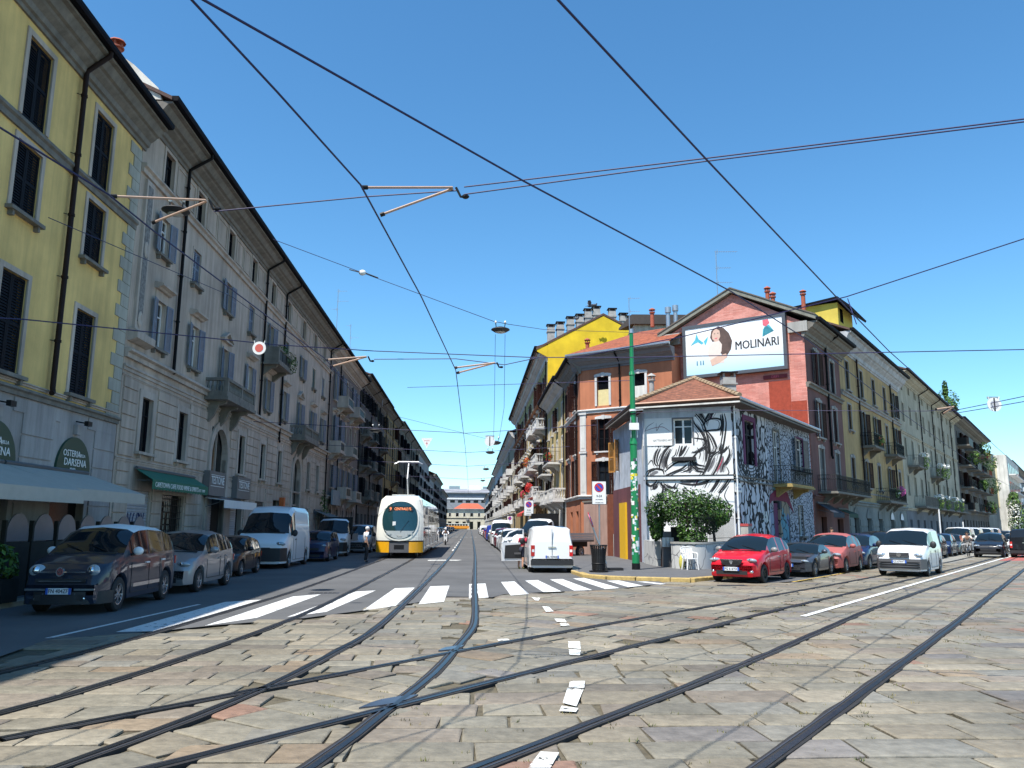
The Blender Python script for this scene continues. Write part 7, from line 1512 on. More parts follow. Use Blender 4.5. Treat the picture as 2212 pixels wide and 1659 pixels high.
def car(name,label,cat,k,loc,rz,pm,group=None,plate_txt=None,scale=1,front='std',roofm=None,wstyle='spoke',detail=2,rearview=False,grille=None,bumper=None,mirror=None,dark=False):
    P=PROF[k]; L,W=P['L'],P['W']
    T=thing(name,label,cat,loc,rz,group); T.scale=(scale,)*3 if not isinstance(scale,tuple) else scale
    out,rings,X=cached(('car',k,pm.name,roofm and roofm.name),lambda:carmesh(k,pm,roofm))
    for nm,b in out.items():
        if not b.f: continue
        if nm=='roof' and not roofm: continue
        n2={'side_window_l':'side_window','side_window_r':'side_window'}.get(nm,nm)
        def mk(b=b,nm=nm,n2=n2):
            if nm=='body' and not roofm:
                bb=MB(); bb.v=list(b.v);bb.f=list(b.f);bb.m=list(b.m);bb.mats=list(b.mats);bb.c=list(b.c); r_=out['roof']
                bb.add(r_.v,r_.f,pm); b=bb
            me=b.mesh(n2,None)
            import bmesh as B_
            bm=B_.new(); bm.from_mesh(me); B_.ops.remove_doubles(bm,verts=bm.verts,dist=.0005); bm.to_mesh(me); bm.free()
            me.polygons.foreach_set('use_smooth',[True]*len(me.polygons)); me.set_sharp_from_angle(angle=R(38)); return me
        link(n2,cached(('cm',k,pm.name,roofm and roofm.name,nm),mk),T)
    b=MB(); b.box(.35,L-.35,-W/2+.22,W/2-.22,.17,.75,blackp); link('underbody',cached(('ub',k),lambda:b.mesh('underbody')),T)
    ty,rim=cached(('wh',P['wr'],wstyle,dark),lambda:wheelmesh(P['wr'],.2,wstyle,dark))
    for w in P['wh']:
        for s in (1,-1):
            h=link('wheel',None,T); h.location=(w,s*(W/2-.115),P['wr']); h.rotation_euler=(-s*PI/2,0,0); link('tyre',ty,h); link('rim',rim,h)
    top=lambda x:lerpP(P['top'],x); hwf=lambda x:W/2*(1-.20*max(0,1-x/.75)**2.2)
    g=P['belt'][0][1]
    # lamps
    if front=='round': lx,lz,ly,sz=.16,.80,hwf(.16)-.2,(.10,.165,.12)
    elif k in('bigvan','pickup','midvan'): lx,lz,ly,sz=.20,.98,hwf(.2)-.13,(.16,.2,.085)
    elif k=='roadster': lx,lz,ly,sz=.22,.58,hwf(.2)-.16,(.14,.15,.06)
    elif k=='van': lx,lz,ly,sz=.14,.80,hwf(.14)-.16,(.10,.2,.085)
    else: lx,lz,ly,sz=.17,.70 if k!='suv' else .86,hwf(.17)-.15,(.13,.18,.07)
    def lm():
        b=MB(); b.ell((0,0,0),sz,lampm,16,10); return b.mesh('headlight',60)
    def lr():
        b=MB(); b.ell((0,0,0),(sz[2]*.35,sz[2]*.62,sz[2]*.62),chrome,10,8); return b.mesh('lamp_reflector',60)
    ref=cached(('hr',k,front),lr)
    me=cached(('hl',k,front),lm)
    for s in (1,-1): o=link('headlight',me,T); o.location=(lx,s*ly,lz); o.rotation_euler=(0,R(8),s*R(22)); q_=link('lamp_reflector',ref,o); q_.location=(-sz[0]*.86,s*sz[1]*.12,0)
    gm=bumper or blackp
    def gr():
        b=MB(); zz=g-.3
        if grille=='shield':
            b.poly([(-.36,.72),(.36,.72),(.3,.6),(.12,.5),(-.12,.5),(-.3,.6)],-.03,.02,blackp,'x')
            for k_ in range(3): b.box(-.036,.0,-.3+.03*k_,.3-.03*k_,.55+.05*k_,.56+.05*k_,black)
        elif grille=='bars':
            for q in range(3): b.box(-.025,.05,-.34,.34,.74+q*.055,.765+q*.055,greyp)
            b.box(-.012,.05,-.35,.35,.72,.9,blackp)
        elif grille=='slim': b.box(-.028,.02,-.52,.52,.60,.66,blackp); b.box(-.035,-.005,-.44,.44,.615,.625,chrome); b.box(-.02,.03,-.5,-.06,.775,.79,chrome); b.box(-.02,.03,.06,.5,.775,.79,chrome)
        elif grille=='mouth': b.poly([(-.42,.44),(.42,.44),(.36,.32),(-.36,.32)],-.03,.02,blackp,'x')
        else: b.box(-.02,.04,-.42,.42,g-.28,g-.16,blackp)
        return b.mesh('grille')
    if not rearview: link('grille',cached(('gr',k,grille),gr),T)
    def bl():
        b=MB(); 
        if bumper:   # grey plastic bumper wrapping the nose
            z0,z1=(.28,.66) if k=='van' else (.3,.82)
            pts=[(x,hwf(x)+.018) for x in (0.0,.04,.1,.2,.35,.45)]; Q=[(-.03,-pts[0][1]*.98)]+[(x,-y) for x,y in pts][1:]
            full=[(x,-y) for x,y in pts[::-1]]+[(-.035,-.6),(-.05,0),(-.035,.6)]+[(x,y) for x,y in pts]
            n=len(full); vs=[(x-.0,y,z) for z in (z0,z1) for x,y in full]; b.add(vs,[(i,i+1,n+i+1,n+i) for i in range(n-1)]+[tuple(range(n,2*n))],bumper)
            if k=='van':
                for q in range(3): b.box(-.062,-.04,-.72,.72,.34+q*.09,.365+q*.09,black)
        else: b.box(-.022,.03,-.5,.5,.27,.38,blackp); b.box(-.03,.02,-.34,.34,.385,.40,chrome if grille=='slim' else blackp)
        return b.mesh('bumper',40)
    link('bumper',cached(('bp',k,bumper and bumper.name,grille),bl),T)
    if rearview:
        def tl():
            b=MB(); b.box(-.03,.03,-.07,.07,-.21,.21,redl); b.box(-.034,-.0,-.05,.05,-.05,.05,white); return b.mesh('tail_light')
        me=cached(('tl',),tl)
        for s in (1,-1): o=link('tail_light',me,T); o.location=(L-.015,s*(W/2-.14),.86); o.rotation_euler=(0,0,PI+s*R(-18))
        b=MB(); b.box(L-.06,L+.045,-W/2+.06,W/2-.06,.3,.5,blackp); b.obj('rear_bumper',T); b=MB(); b.box(L,L+.02,-.16,.16,.98,1.02,chrome); b.obj('door_handle',T); b=MB(); b.box(L-.03,L+.012,-.006,.006,.5,1.7,blackp); b.obj('door_seam',T)
    else:
        me=cached(('tl2',k),lambda:(lambda b:(b.box(-.02,.03,-.11,.11,-.09,.09,redl),b.mesh('tail_light'))[1])(MB()))
        for s in (1,-1): o=link('tail_light',me,T); o.location=(L-.05,s*(W/2-.17),g+.06)
    mm=mirror or pm; xm=P['cab'][0]+.42; zb=lerpP(P['belt'],xm)
    def mr():
        b=MB(); big=k in('van','bigvan','pickup','midvan'); b.ell((0,.12,.07),(.07,.12,.085 if not big else .14),mm,10,7); b.cyl((0,-.02,0),(0,.08,.03),.025,None,6,blackp); return b.mesh('wing_mirror',60)
    me=cached(('mr',k,mm.name),mr)
    for s in (1,-1): o=link('wing_mirror',me,T); o.location=(xm,s*(W/2-.03),zb+.03); o.scale=(1,s,1)
    if detail>=1:
        def wip():
            b=MB(); c0=P['cab'][0]; 
            for y0,y1 in ((-.45,.05),(.1,.55)):
                b.tube([(c0+.02,y0,lerpP(P['top'],c0+.02)+.02),(c0+.2,y1,lerpP(P['top'],c0+.2)+.012)],.011,black,4)
            b.box(c0-.07,c0+.03,-W/2+.2,W/2-.2,lerpP(P['top'],c0)-.03,lerpP(P['top'],c0)+.016,blackp); return b.mesh('wiper')
        link('wiper',cached(('wp',k),wip),T)
        def seams():
            b=MB()
            for xs in ([P['pil'][0][0]+.04] if P['pil'][0][1]<9 else [P['pil'][0][0]])+[P['wh'][0]+P['wr']+.2]+([P['wh'][1]-P['wr']-.12] if len(P['wh'])>1 and k not in('roadster',) else []):
                for s in (1,-1): b.box(xs-.006,xs+.006,s*(W/2+.001)-.004,s*(W/2+.001)+.004,.32,lerpP(P['belt'],xs)-.12,blackp)
            for s in (1,-1): b.box(P['wh'][0]+P['wr']+.2,(P['wh'][1]-P['wr']-.12) if len(P['wh'])>1 else L-.1,s*(W/2)-.004,s*(W/2)+.004,.31,.325,blackp)
            return b.mesh('door_seam')
        link('door_seam',cached(('ds',k),seams),T)
        for s in (1,-1):
            for xs in ([P['pil'][0][0]-.12] if k in('roadster','van','bigvan','pickup','midvan') else [P['pil'][0][0]-.1,P['pil'][-1][0]-.08]):
                if xs>L-.2: continue
                b=MB(); b.box(-.09,.09,-.02,.02,-.014,.014,mm); me=cached(('dh',mm.name),lambda:b.mesh('door_handle')); o=link('door_handle',me,T); o.location=(xs,s*(W/2+.01),lerpP(P['belt'],xs)-.17)
    if plate_txt and detail>=1:
        if rearview: plate(T,L+.055 if k=='van' else L+.03,.62,plate_txt,1,face=1)
        else: plate(T,-.055,.44 if not k=='van' else .56,plate_txt,1)
    return T
def place(frame,u,v,heading,z=0):  # heading: direction the nose points, degrees clockwise from +Y; car x axis points backwards
    x,y=frame(u,v); return (x,y,z),R(90-(heading+180))
dA=180-2.9; dB=180+35.2   # facing us
blue5=paint('slate_blue',(.018,.026,.045)); silv=paint('silver',(.30,.30,.31),.3,.5); blk_=paint('black',(.010,.011,.014),.2); whi=paint('white',(.72,.73,.74)); nav=paint('navy',(.015,.025,.07)); red_=paint('red',(.50,.008,.02)); gm_=paint('gunmetal',(.07,.08,.10),.25,.5); rosy=mat('dusty_red_paint',(.36,.10,.09),r=.55,var=.1,sc_=3,coord='obj'); dg=paint('dark_grey',(.04,.042,.05)); wr2=paint('wine',(.12,.01,.02)); mb=paint('mid_blue',(.02,.04,.30))
badge=mat('round_badge',(.35,.1,.1),r=.3,met=.4,var=0)
gA='cars and vans parked along the left kerb'; gB='vehicles parked along the right street'
T=car('parked_car','dark slate blue car with white roof and mirrors, nearest on the left','car','mpv',*place(wA,16.85,-8.15,dA-1),blue5,gA,'FN 404ZF',(1.04,.93,1.08),'round',white,grille='slim',mirror=white)
b=MB(); full=[(x,-y) for x,y in ((.5,.90),(.3,.86),(.12,.78),(.02,.6),(-.02,.3))]+[(-.03,0)]+[(x,y) for x,y in ((-.02,.3),(.02,.6),(.12,.78),(.3,.86),(.5,.90))]; n=len(full); b.add([(x-.012,y,z) for z in (.2,.43) for x,y in full],[(i,i+1,n+i+1,n+i) for i in range(n-1)],blackp); b.obj('lower_bumper',T,50)
b=MB(); b.cyl((-.03,0,.785),(-.07,0,.79),.085,None,20,chrome); b.cyl((-.07,0,.79),(-.078,0,.79),.065,None,20,badge); b.obj('badge',T); text('lettering','FIAT',.06,chrome,T,-.08,0,.79).rotation_euler=(PI/2,0,-PI/2)
for s in (1,-1):
    b=MB(); b.ell((.13,s*.60,.56),(.06,.13,.065),lampm,12,8); b.obj('lower_lamp',T,60); b=MB(); b.ell((.02,s*.50,.30),(.03,.05,.05),chrome,10,6); b.obj('fog_lamp',T,60); b=MB(); b.box(-.02,.04,min(s*.3,s*.72),max(s*.3,s*.72),.45,.485,chrome); b.obj('bumper_trim',T); b=MB(); b.box(1.45,2.3,s*.895-.012,s*.895+.012,.42,.49,chrome); b.box(2.33,2.95,s*.895-.012,s*.895+.012,.42,.49,chrome); b.obj('side_trim',T)
car('parked_car','silver hatchback parked behind the slate blue car','car','hatch',*place(wA,21.9,-8.2,dA),silv,gA,None,1.08,grille='shield')
car('parked_car','small black car between the silver hatchback and the white van','car','hatch',*place(wA,28.9,-8.85,dA),blk_,gA,None,.93,'round')
car('parked_van','tall white delivery van on the left with black lower bumper','van','bigvan',*place(wA,34.2,-8.7,dA),whi,gA,None,1.04,bumper=blackp,mirror=blackp,wstyle='disc')
car('parked_car','navy small car parked behind the tall white van','car','suv',*place(wA,41.0,-7.9,dA),nav,gA,None,.92)
T=car('parked_pickup','white flatbed pickup parked behind the navy car','truck','pickup',*place(wA,48.0,-8.2,dA),whi,gA,None,1.0,bumper=blackp,mirror=blackp,wstyle='disc')
b=MB(); b.box(2.25,5.0,-1.0,1.0,.85,.95,steel); b.box(2.25,2.33,-1,1,.95,2.3,black); b.box(2.3,5.0,-.98,-.92,.95,1.3,steel); b.box(2.3,5.0,.92,.98,.95,1.3,steel); b.obj('load_bed',T)
car('parked_van','small silver grey van beside the old man','van','van',*place(wA,54.2,-7.5,dA),paint('light_grey',(.42,.44,.47)),gA,None,1.02,mirror=blackp)
car('parked_car','blue car tucked between the silver van and the tram','car','hatch',*place(wA,62,-7.3,dA),paint('teal_blue',(.02,.06,.12)),gA)
far=[(92,'dark saloon',dg),(100,'black saloon',blk_),(110,'grey saloon',silv),(122,'black suv',blk_),(136,'dark blue saloon',nav),(150,'black saloon',blk_),(163,'dark blue hatchback',nav),(176,'slate hatchback',dg),(186,'white hatchback',whi),(204,'black suv',blk_),(222,'dark suv',dg),(245,'black saloon',blk_),(280,'dark red hatchback',wr2)]
for i,(u,d_,m_) in enumerate(far): car('parked_car','distant %s on the shaded left side, %s beyond the tram'%(d_,('first','second','third','fourth','fifth','sixth','seventh','eighth','ninth','tenth','eleventh','twelfth','last')[i]),'car',('sedan','sedan','sedan','suv','sedan','sedan','hatch','hatch','hatch','suv','suv','sedan','hatch')[i],*place(wA,u,-6.8 if u<200 else -6.2,dA),m_,gA,detail=0)
# right side of street A, rear views and fronts
T=car('parked_van','white van seen from behind with its driver door open','van','van',*place(wA,36.5,3.25,-2.9),whi,None,'EL 939KE',1.0,rearview=True,mirror=blackp,wstyle='disc')
T.location=Vector((*wA(36.5,3.25),0))
b=MB()
for s in (-1,): pass
WN=whi; dr=link('open_door',None,T); dr.location=(1.35,-.9,0); dr.rotation_euler=(0,0,R(-68))
b=MB()
O=[(0,.35),(1.05,.35),(1.08,.7),(1.05,1.12),(.72,1.55),(.3,1.72),(.1,1.7),(0,1.1)]; I=[(.1,1.05),(.97,1.08),(.68,1.45),(.3,1.62),(.12,1.6)]
b.poly([(x,z) for x,z in O[:4]]+[(0,1.12)],-.05,.03,WN,'y'); b.obj('door_panel',dr)
b=MB(); b.tube([(1.05,0,1.1),(.72,0,1.52),(.3,0,1.68),(.06,0,1.66),(.02,0,1.1)],.035,WN,6); b.obj('window_frame',dr); b=MB(); b.box(.2,.5,.05,.09,.62,.7,greyp); b.poly([(.12,.45),(.95,.45),(.92,1.0),(.12,1.05)],.033,.05,blackp,'y'); b.obj('door_lining',dr)
# cross parked tipper
T=car('parked_truck','white dropside truck parked askew behind the white van with open door','truck','pickup',*place(wA,45.6,2.75,222,),whi,None,None,1.02,bumper=blackp,mirror=blackp,wstyle='disc')
b=MB(); b.box(2.2,5.6,-1.0,1.0,.9,1.0,greyp); b.box(2.2,5.6,-.5,.5,.6,.9,black); b.obj('chassis',T)
for s in (-1,1):
    for q in range(3): b=MB(); b.box(2.3,5.6,s*.98-.025,s*.98+.025,1.0+q*.14,1.125+q*.14,paint('bed_grey',(.38,.39,.41))); b.obj('bed_side_board',T)
b=MB(); b.box(2.2,2.28,-1,1,1,2.5,black); b.obj('headboard',T)
ty,rim=CACHE[('wh',.34,'disc',False)]
for s in (1,-1): h=link('wheel',None,T); h.location=(4.4,s*.85,.34); h.rotation_euler=(-s*PI/2,0,0); link('tyre',ty,h); link('rim',rim,h)
rr_=[(51.5,'suv',whi,'white suv with dark grille facing us behind the open door',1.0,dA),(57.5,'hatch',whi,'white hatchback right behind the white suv',1.0,dA),(62.5,'hatch',paint('pearl',(.55,.57,.6)),'pearl white hatchback, third in the right hand row',1.0,dA),(67.8,'suv',wr2,'dark wine red car in the right hand row',1.0,-2.9),(74.5,'bigvan',whi,'tall white van in the right hand row of the tram street',.95,dA),(84,'hatch',whi,'white hatchback just beyond the tall white van',1.0,dA),(91,'sedan',dg,'dark saloon halfway down the right hand row',1,dA),(99,'midvan',mb,'bright blue van in the right hand row',1,-2.9),(110,'suv',red_,'bright red car far down the right hand row',1,-2.9),(120,'sedan',silv,'silver saloon beyond the bright red car',1,dA),(133,'hatch',wr2,'wine coloured hatchback far down the right hand row',1,-2.9),(150,'suv',whi,'white suv near the far crossing',1,dA),(172,'midvan',whi,'white van near the far end of the right hand row',1,-2.9),(200,'sedan',silv,'last silver saloon before the station',1,dA)]
for u,k,m_,lb,s_,hd in rr_:
    L_=PROF[k]['L']; uu=u+(L_ if hd<0 else 0)
    if uu: car('parked_car' if k not in('midvan','bigvan') else 'parked_van',lb,'car' if k not in('midvan','bigvan') else 'van',k,*place(wA,uu,2.95,hd),m_,'cars parked down the right side of the tram street',None,s_,detail=0,rearview=False)
# street B row
T=car('parked_car','bright red hatchback with dark shield grille, nearest on the right street','car','hatch',*place(wB,26.35,-9.65,dB),red_,gB,'FG 616YX',1.05,grille='shield',mirror=mat('grey_mirror',(.2,.2,.2),r=.4,var=0),dark=True)
b=MB(); b.poly([(-.06,.70),(.06,.70),(.03,.6),(0,.57),(-.03,.6)],-.045,-.03,chrome,'x'); b.obj('badge',T); b=MB(); b.box(-.035,-.01,-.36,.36,.715,.735,chrome); b.obj('grille_trim',T)
for s in (1,-1): b=MB(); b.ell((.03,s*.62,.36),(.05,.07,.05),chrome,10,6); b.obj('fog_lamp',T,60)
car('parked_car','low dark grey convertible with its roof up behind the red hatchback','car','roadster',*place(wB,30.9,-9.2,dB),gm_,gB,'DK 776XX',1.0,grille='mouth')
car('parked_car','dusty pink red hatchback behind the convertible','car','hatch',*place(wB,34.6,-8.95,dB),rosy,gB,None,1.06,grille='shield')
car('parked_car','dark blue hatchback behind the dusty red one','car','hatch',*place(wB,38.4,-8.8,dB),paint('ink_blue',(.01,.02,.07),.2),gB,None,1.04)
car('parked_car','black suv half hidden behind the moving white van','car','suv',*place(wB,42.9,-8.8,dB),blk_,gB)
T=car('moving_van','white van with grey bumper driving towards us on the right street','van','van',*place(wB,34.2,-5.9,dB+1),whi,None,'CG 679WT',1.0,grille='bars',bumper=greyp,mirror=blackp,wstyle='disc')
b=MB(); b.cyl((-.01,0,.82),(-.04,0,.82),.085,None,18,chrome); b.obj('badge',T)
for i,(u,k,m_,lb) in enumerate(((48,'hatch',nav,'navy hatchback hidden behind the moving white van'),(55.5,'hatch',blk_,'black hatchback right of the moving white van'),(60.4,'hatch',nav,'navy hatchback behind the black one on the right street'),(64.8,'sedan',dg,'dark saloon squeezed before the white vans'),(70.5,'midvan',whi,'white van with a roof rack behind the cyclist'),(77.5,'midvan',whi,'second white van on the right street'),(88,'midvan',whi,'third white van further up the right street'),(96,'midvan',whi,'fourth white van far up the right street'),(106,'suv',dg,'dark suv far up the right street'),(120,'hatch',silv,'silver hatchback far up the right street'))): car('parked_car' if k!='midvan' else 'parked_van',lb,'car' if k!='midvan' else 'van',k,*place(wB,u,-8.1 if u<100 else -7.6,dB),m_,gB,None,1,detail=0,mirror=blackp)
car('moving_car','black car driving towards us in the traffic on the right street','car','hatch',*place(wB,60.5,-5.15,dB),blk_,None,None,1.05)
car('moving_car','white saloon in the traffic behind the black moving car','car','sedan',*place(wB,75.5,-4.55,dB),whi,None,None,1.05)
car('moving_car','distant white car at the end of the traffic queue','car','sedan',*place(wB,90,-4.4,dB),whi,None,None,1.0,detail=0)
car('moving_van','dark van driving away at the right edge of the view','van','midvan',*place(wB,66.4,-3.15,35.2),blk_,None,None,.95,rearview=True)
# ---------------------------------------------------------------- trams
crm=mat('cream_tram_paint',(.70,.69,.62),r=.3,var=0,coat=1); tyl=mat('tram_yellow',(.75,.36,.01),r=.3,var=.08,coat=1); tgl=mat('tram_windscreen',(.01,.038,.046),r=.05,var=0,spec=.9)
T=thing('tram','cream low floor tram with yellow bumpers showing 9 CENTRALE FS, coming towards us','tram',(*wA(45.4,-3.92),0),R(90-(dA+180)+0)); T.scale=(1.0,1.09,1.04)
hw=lambda z:1.2 if z<1.7 else 1.2-.19*((z-1.7)/1.7)**1.6
def fx(y,z):
    w=hw(z); q=min(1,abs(y)/w); return .45*q**3.2+ (.0 if z<1.0 else .75*((z-1.0)/2.4)**1.8)+(.06 if z<.95 else 0)*0
ZT=3.38
def front(b,y0f,y1f,z0,z1,m,off=0,ny=18,nz=12,inside=None):
    for j in range(nz):
        for i in range(ny):
            za,zb_=z0+(z1-z0)*j/nz,z0+(z1-z0)*(j+1)/nz; ya,yb=y0f+(y1f-y0f)*i/ny,y0f+(y1f-y0f)*(i+1)/ny
            P=[]
            for (f,z) in ((ya,za),(yb,za),(yb,zb_),(ya,zb_)):
                y=f*hw(z); P.append((fx(y,z)-off,y,z))
            b.add(P,[(0,1,2,3)],m)
b=MB(); front(b,-1,1,.95,ZT-.25,crm); 
# roof cap
for i in range(18):
    f0=-1+2*i/18; f1=-1+2*(i+1)/18; z=ZT-.25; a=(fx(f0*hw(z),z),f0*hw(z),z); c=(fx(f1*hw(z),z),f1*hw(z),z); b.add([a,c,(1.25,f1*.86,ZT-.04),(1.25,f0*.86,ZT-.04)],[(0,1,2,3)],crm); b.add([(1.25,f0*.86,ZT-.04),(1.25,f1*.86,ZT-.04),(1.6,f1*.86,ZT),(1.6,f0*.86,ZT)],[(0,1,2,3)],crm)
for s in (-1,1):   # sides of the cab
    for j in range(8):
        za,zb_=.95+(ZT-.25-.95)*j/8,.95+(ZT-.25-.95)*(j+1)/8
        P=[(fx(hw(z),z),s*hw(z),z) for z in (za,zb_)]; b.add([P[0],P[1],(1.6,s*hw(zb_),zb_),(1.6,s*hw(za),za)],[(0,1,2,3)],crm)
    z=ZT-.25; b.add([(fx(hw(z),z),s*hw(z),z),(1.6,s*hw(z),z),(1.6,s*.86,ZT),(1.25,s*.86,ZT-.04)],[(0,1,2,3)],crm)
b.obj('cab_body',T,35)
for s in (-1,1): b=MB(); front(b,min(s*.42,s*1.0),max(s*.42,s*1.0),.32,.88,tyl,.0,8,4); b.obj('yellow_bumper',T,35)
b=MB(); front(b,-.42,.42,.32,.88,greyp,-.03,6,3); b.obj('bumper_centre',T,35); b=MB(); front(b,-1.0,1.0,.88,.95,black,.004,14,1); b.obj('bumper_strip',T,35); b=MB(); b.box(.02,.2,-.25,.25,.5,.72,black); b.obj('coupler',T)
def ellp(cy,cz,ry,rz_,m,off,name,n=32,hole=None):
    b=MB(); R_=6; V=[]
    for k in range(R_+1):
        f=k/R_ if hole is None else hole+(1-hole)*k/R_
        for i in range(n): t=2*PI*i/n; y=cy+ry*f*math.cos(t)*abs(math.cos(t))**-.12 if abs(math.cos(t))>1e-3 else cy; z=cz+rz_*f*math.sin(t)*(abs(math.sin(t))**-.12 if abs(math.sin(t))>1e-3 else 1); V.append((fx(y,z)-off,y,z))
    b.add(V,[(k*n+i,k*n+(i+1)%n,(k+1)*n+(i+1)%n,(k+1)*n+i) for k in range(R_) for i in range(n)],m); return b.obj(name,T,60)
ellp(0,2.02,.90,1.0,tgl,.012,'windscreen'); ellp(0,2.02,.985,1.09,crm,.035,'windscreen_surround',hole=.93)
b=MB(); gm2=mat('tram_mask_grey',(.33,.36,.36),r=.4,var=0); n=14
for i in range(n):
    t0=PI+.55+(PI-1.1)*i/n; t1=PI+.55+(PI-1.1)*(i+1)/n; P=[]
    for t in (t0,t1): y=.88*math.cos(t); z=2.02+.98*math.sin(t); P+=[(fx(y,z)-.02,y,z),(fx(y,1.46)-.02,y,1.46)]
    b.add(P,[(0,1,3,2)],gm2)
b.obj('lamp_mask',T)
for y in (-.62,-.46,.46,.62): b=MB(); x=fx(y,1.3); b.cyl((x-.03,y,1.3),(x-.05,y,1.3),.055,None,12,lampm); b.obj('headlight',T)
amb=mat('amber_led',(.9,.28,.12),r=.5,var=0,emit=.9); dsp=mat('display_black',(.02,.02,.022),r=.3,var=0)
zc=2.62; x=fx(0,zc); b=MB(); b.box(x-.045,x-.03,-.62,.62,zc-.13,zc+.13,dsp); b.obj('destination_display',T)
text('lettering','9',.24,amb,T,x-.05,.5,zc).rotation_euler=(PI/2,0,-PI/2); text('lettering','CENTRALE FS',.2,amb,T,x-.05,-.12,zc,w=.85).rotation_euler=(PI/2,0,-PI/2); text('lettering','7500',.14,W_wht,T,fx(0,1.18)-.035,0,1.19).rotation_euler=(PI/2,0,-PI/2)
b=MB(); b.tube([(fx(.1,1.4)-.03,-.05,1.4),(fx(.4,2.0)-.03,-.45,2.0)],.012,black,4); b.tube([(fx(.4,2.0)-.03,-.45,2.0),(fx(.6,2.2)-.03,-.6,1.75)],.01,black,4); b.obj('wiper',T)
b=MB(); b.box(fx(0,1.85)-.03,fx(0,1.85)-.015,.2,.36,1.68,1.95,white); b.obj('paper_notice',T); b=MB(); b.box(.5,.62,-.5,.45,1.5,1.58,mat('teal_dashboard',(.05,.35,.33),r=.5,var=0)); b.obj('dashboard',T)
Ltr=24.
silt=mat('tram_side_silver',(.62,.62,.58),r=.3,var=0,coat=1)
nseg=5; x=1.6
for k in range(nseg):
    x0=1.6+k*(Ltr-1.6)/nseg; x1=1.6+(k+1)*(Ltr-1.6)/nseg-.28
    b=MB(); prof=[(1.2,.3),(1.2,1.0)]; pr=[(1.2,.32),(1.2,1.7),(hw(2.4),2.4),(hw(3.05),3.05),(.9,3.3),(0,3.36)]; full=[(-y,z) for y,z in pr]+[(y,z) for y,z in pr[::-1][1:]]; b.ext(full,x0,x1,silt); b.obj('car_section',T,30)
    b=MB(); b.ext([(-1.1,.4),(-1.05,3.1),(1.05,3.1),(1.1,.4)],x1,x1+.28,black); b.obj('bellows',T)
    for s in (-1,1):
        n=3
        for i in range(n):
            a=x0+.12+(x1-x0-.24)*i/n; c=x0+.12+(x1-x0-.24)*(i+1)/n-.1; b=MB(); w1=hw(1.3)+.006; w2=hw(2.75)+.008; dz=.45 if i==1 else 1.15
            b.add([(a,s*w1,dz),(c,s*w1,dz),(c,s*(hw(1.8)+.008),1.8),(a,s*(hw(1.8)+.008),1.8),(c,s*w2,2.75),(a,s*w2,2.75)],[(0,1,2,3),(3,2,4,5)],cglass); b.obj('side_window' if i!=1 else 'door',T)
        b=MB(); b.box(x0,x1,s*1.203-.004,s*1.203+.004,.33,.42,tyl); b.obj('yellow_skirt',T)
    b=MB(); b.box(x0+.4,x1-.4,-.6,.6,3.36,3.46,mat('roof_box',(.5,.5,.47),r=.5,var=.1)); b.obj('roof_unit',T)
for s in (-1,1): b=MB(); b.box(1.7,1.86,s*1.28-.06,s*1.28+.06,2.35,2.75,greyp); b.obj('wing_mirror',T)
b=MB(); b.tube([(5.5,.0,3.5),(4.6,0,4.5),(5.4,0,5.45)],.035,white,5); b.tube([(5.4,-.8,5.42),(5.4,-.55,5.55),(5.4,.55,5.55),(5.4,.8,5.42)],.035,steel,5); b.tube([(5.1,-.6,5.53),(5.1,.6,5.53)],.03,steel,5); b.obj('pantograph',T)
b=MB()
for xw in (3,6.5,12,17.5,22):
    for s in (-1,1): b.cyl((xw,s*.78,.33),(xw,s*.66,.33),.33,None,14,steel)
b.obj('wheels',T,kind='stuff')
T=thing('old_tram','small orange old tram crossing in front of the station','tram',(*wA(432,-7.5),0),R(2.9)); b=MB(); og=mat('tram_orange',(.75,.28,.02),r=.4,var=0,coat=1)
b.box(-7,7,-1.2,1.2,.5,1.9,og); b.obj('lower_body',T); b=MB(); b.box(-6.9,6.9,-1.15,1.15,1.9,2.9,crm); b.obj('upper_body',T); b=MB(); b.box(-7.1,7.1,-1.25,1.25,2.9,3.25,crm); b.obj('roof',T)
for i in range(9): b=MB(); b.box(-6.5+i*1.45,-5.4+i*1.45,-1.17,-1.155,1.95,2.75,cglass); b.obj('window',T)
b=MB(); b.box(-6,6,-.8,.8,.1,.5,black); b.obj('undercarriage',T)
# ---------------------------------------------------------------- people: skinned skeletons
import bmesh
skn=mat('skin',(.45,.25,.17),r=.6,var=.05); 
def skinned(name,pts,edges,rad,m,parent,sub=1):
    me=bpy.data.meshes.new(name); me.from_pydata([Vector(p) for p in pts],edges,[])
    bm=bmesh.new(); bm.from_mesh(me); ly=bm.verts.layers.skin.verify(); bm.verts.ensure_lookup_table()
    for v,r in zip(bm.verts,rad):
        v[ly].radius=(r,r) if not isinstance(r,tuple) else r
    bm.verts[0][ly].use_root=True; bm.to_mesh(me); bm.free()
    o=bpy.data.objects.new(name,me); col.objects.link(o); k=o.modifiers.new('skin','SKIN'); k.use_smooth_shade=True; s=o.modifiers.new('sub','SUBSURF'); s.levels=sub; s.render_levels=sub
    bpy.context.view_layer.update(); m2=bpy.data.meshes.new_from_object(o.evaluated_get(bpy.context.evaluated_depsgraph_get())); bpy.data.objects.remove(o)
    m2.name=name; m2.materials.clear(); m2.materials.append(m); m2.polygons.foreach_set('use_smooth',[True]*len(m2.polygons)); return link(name,m2,parent)
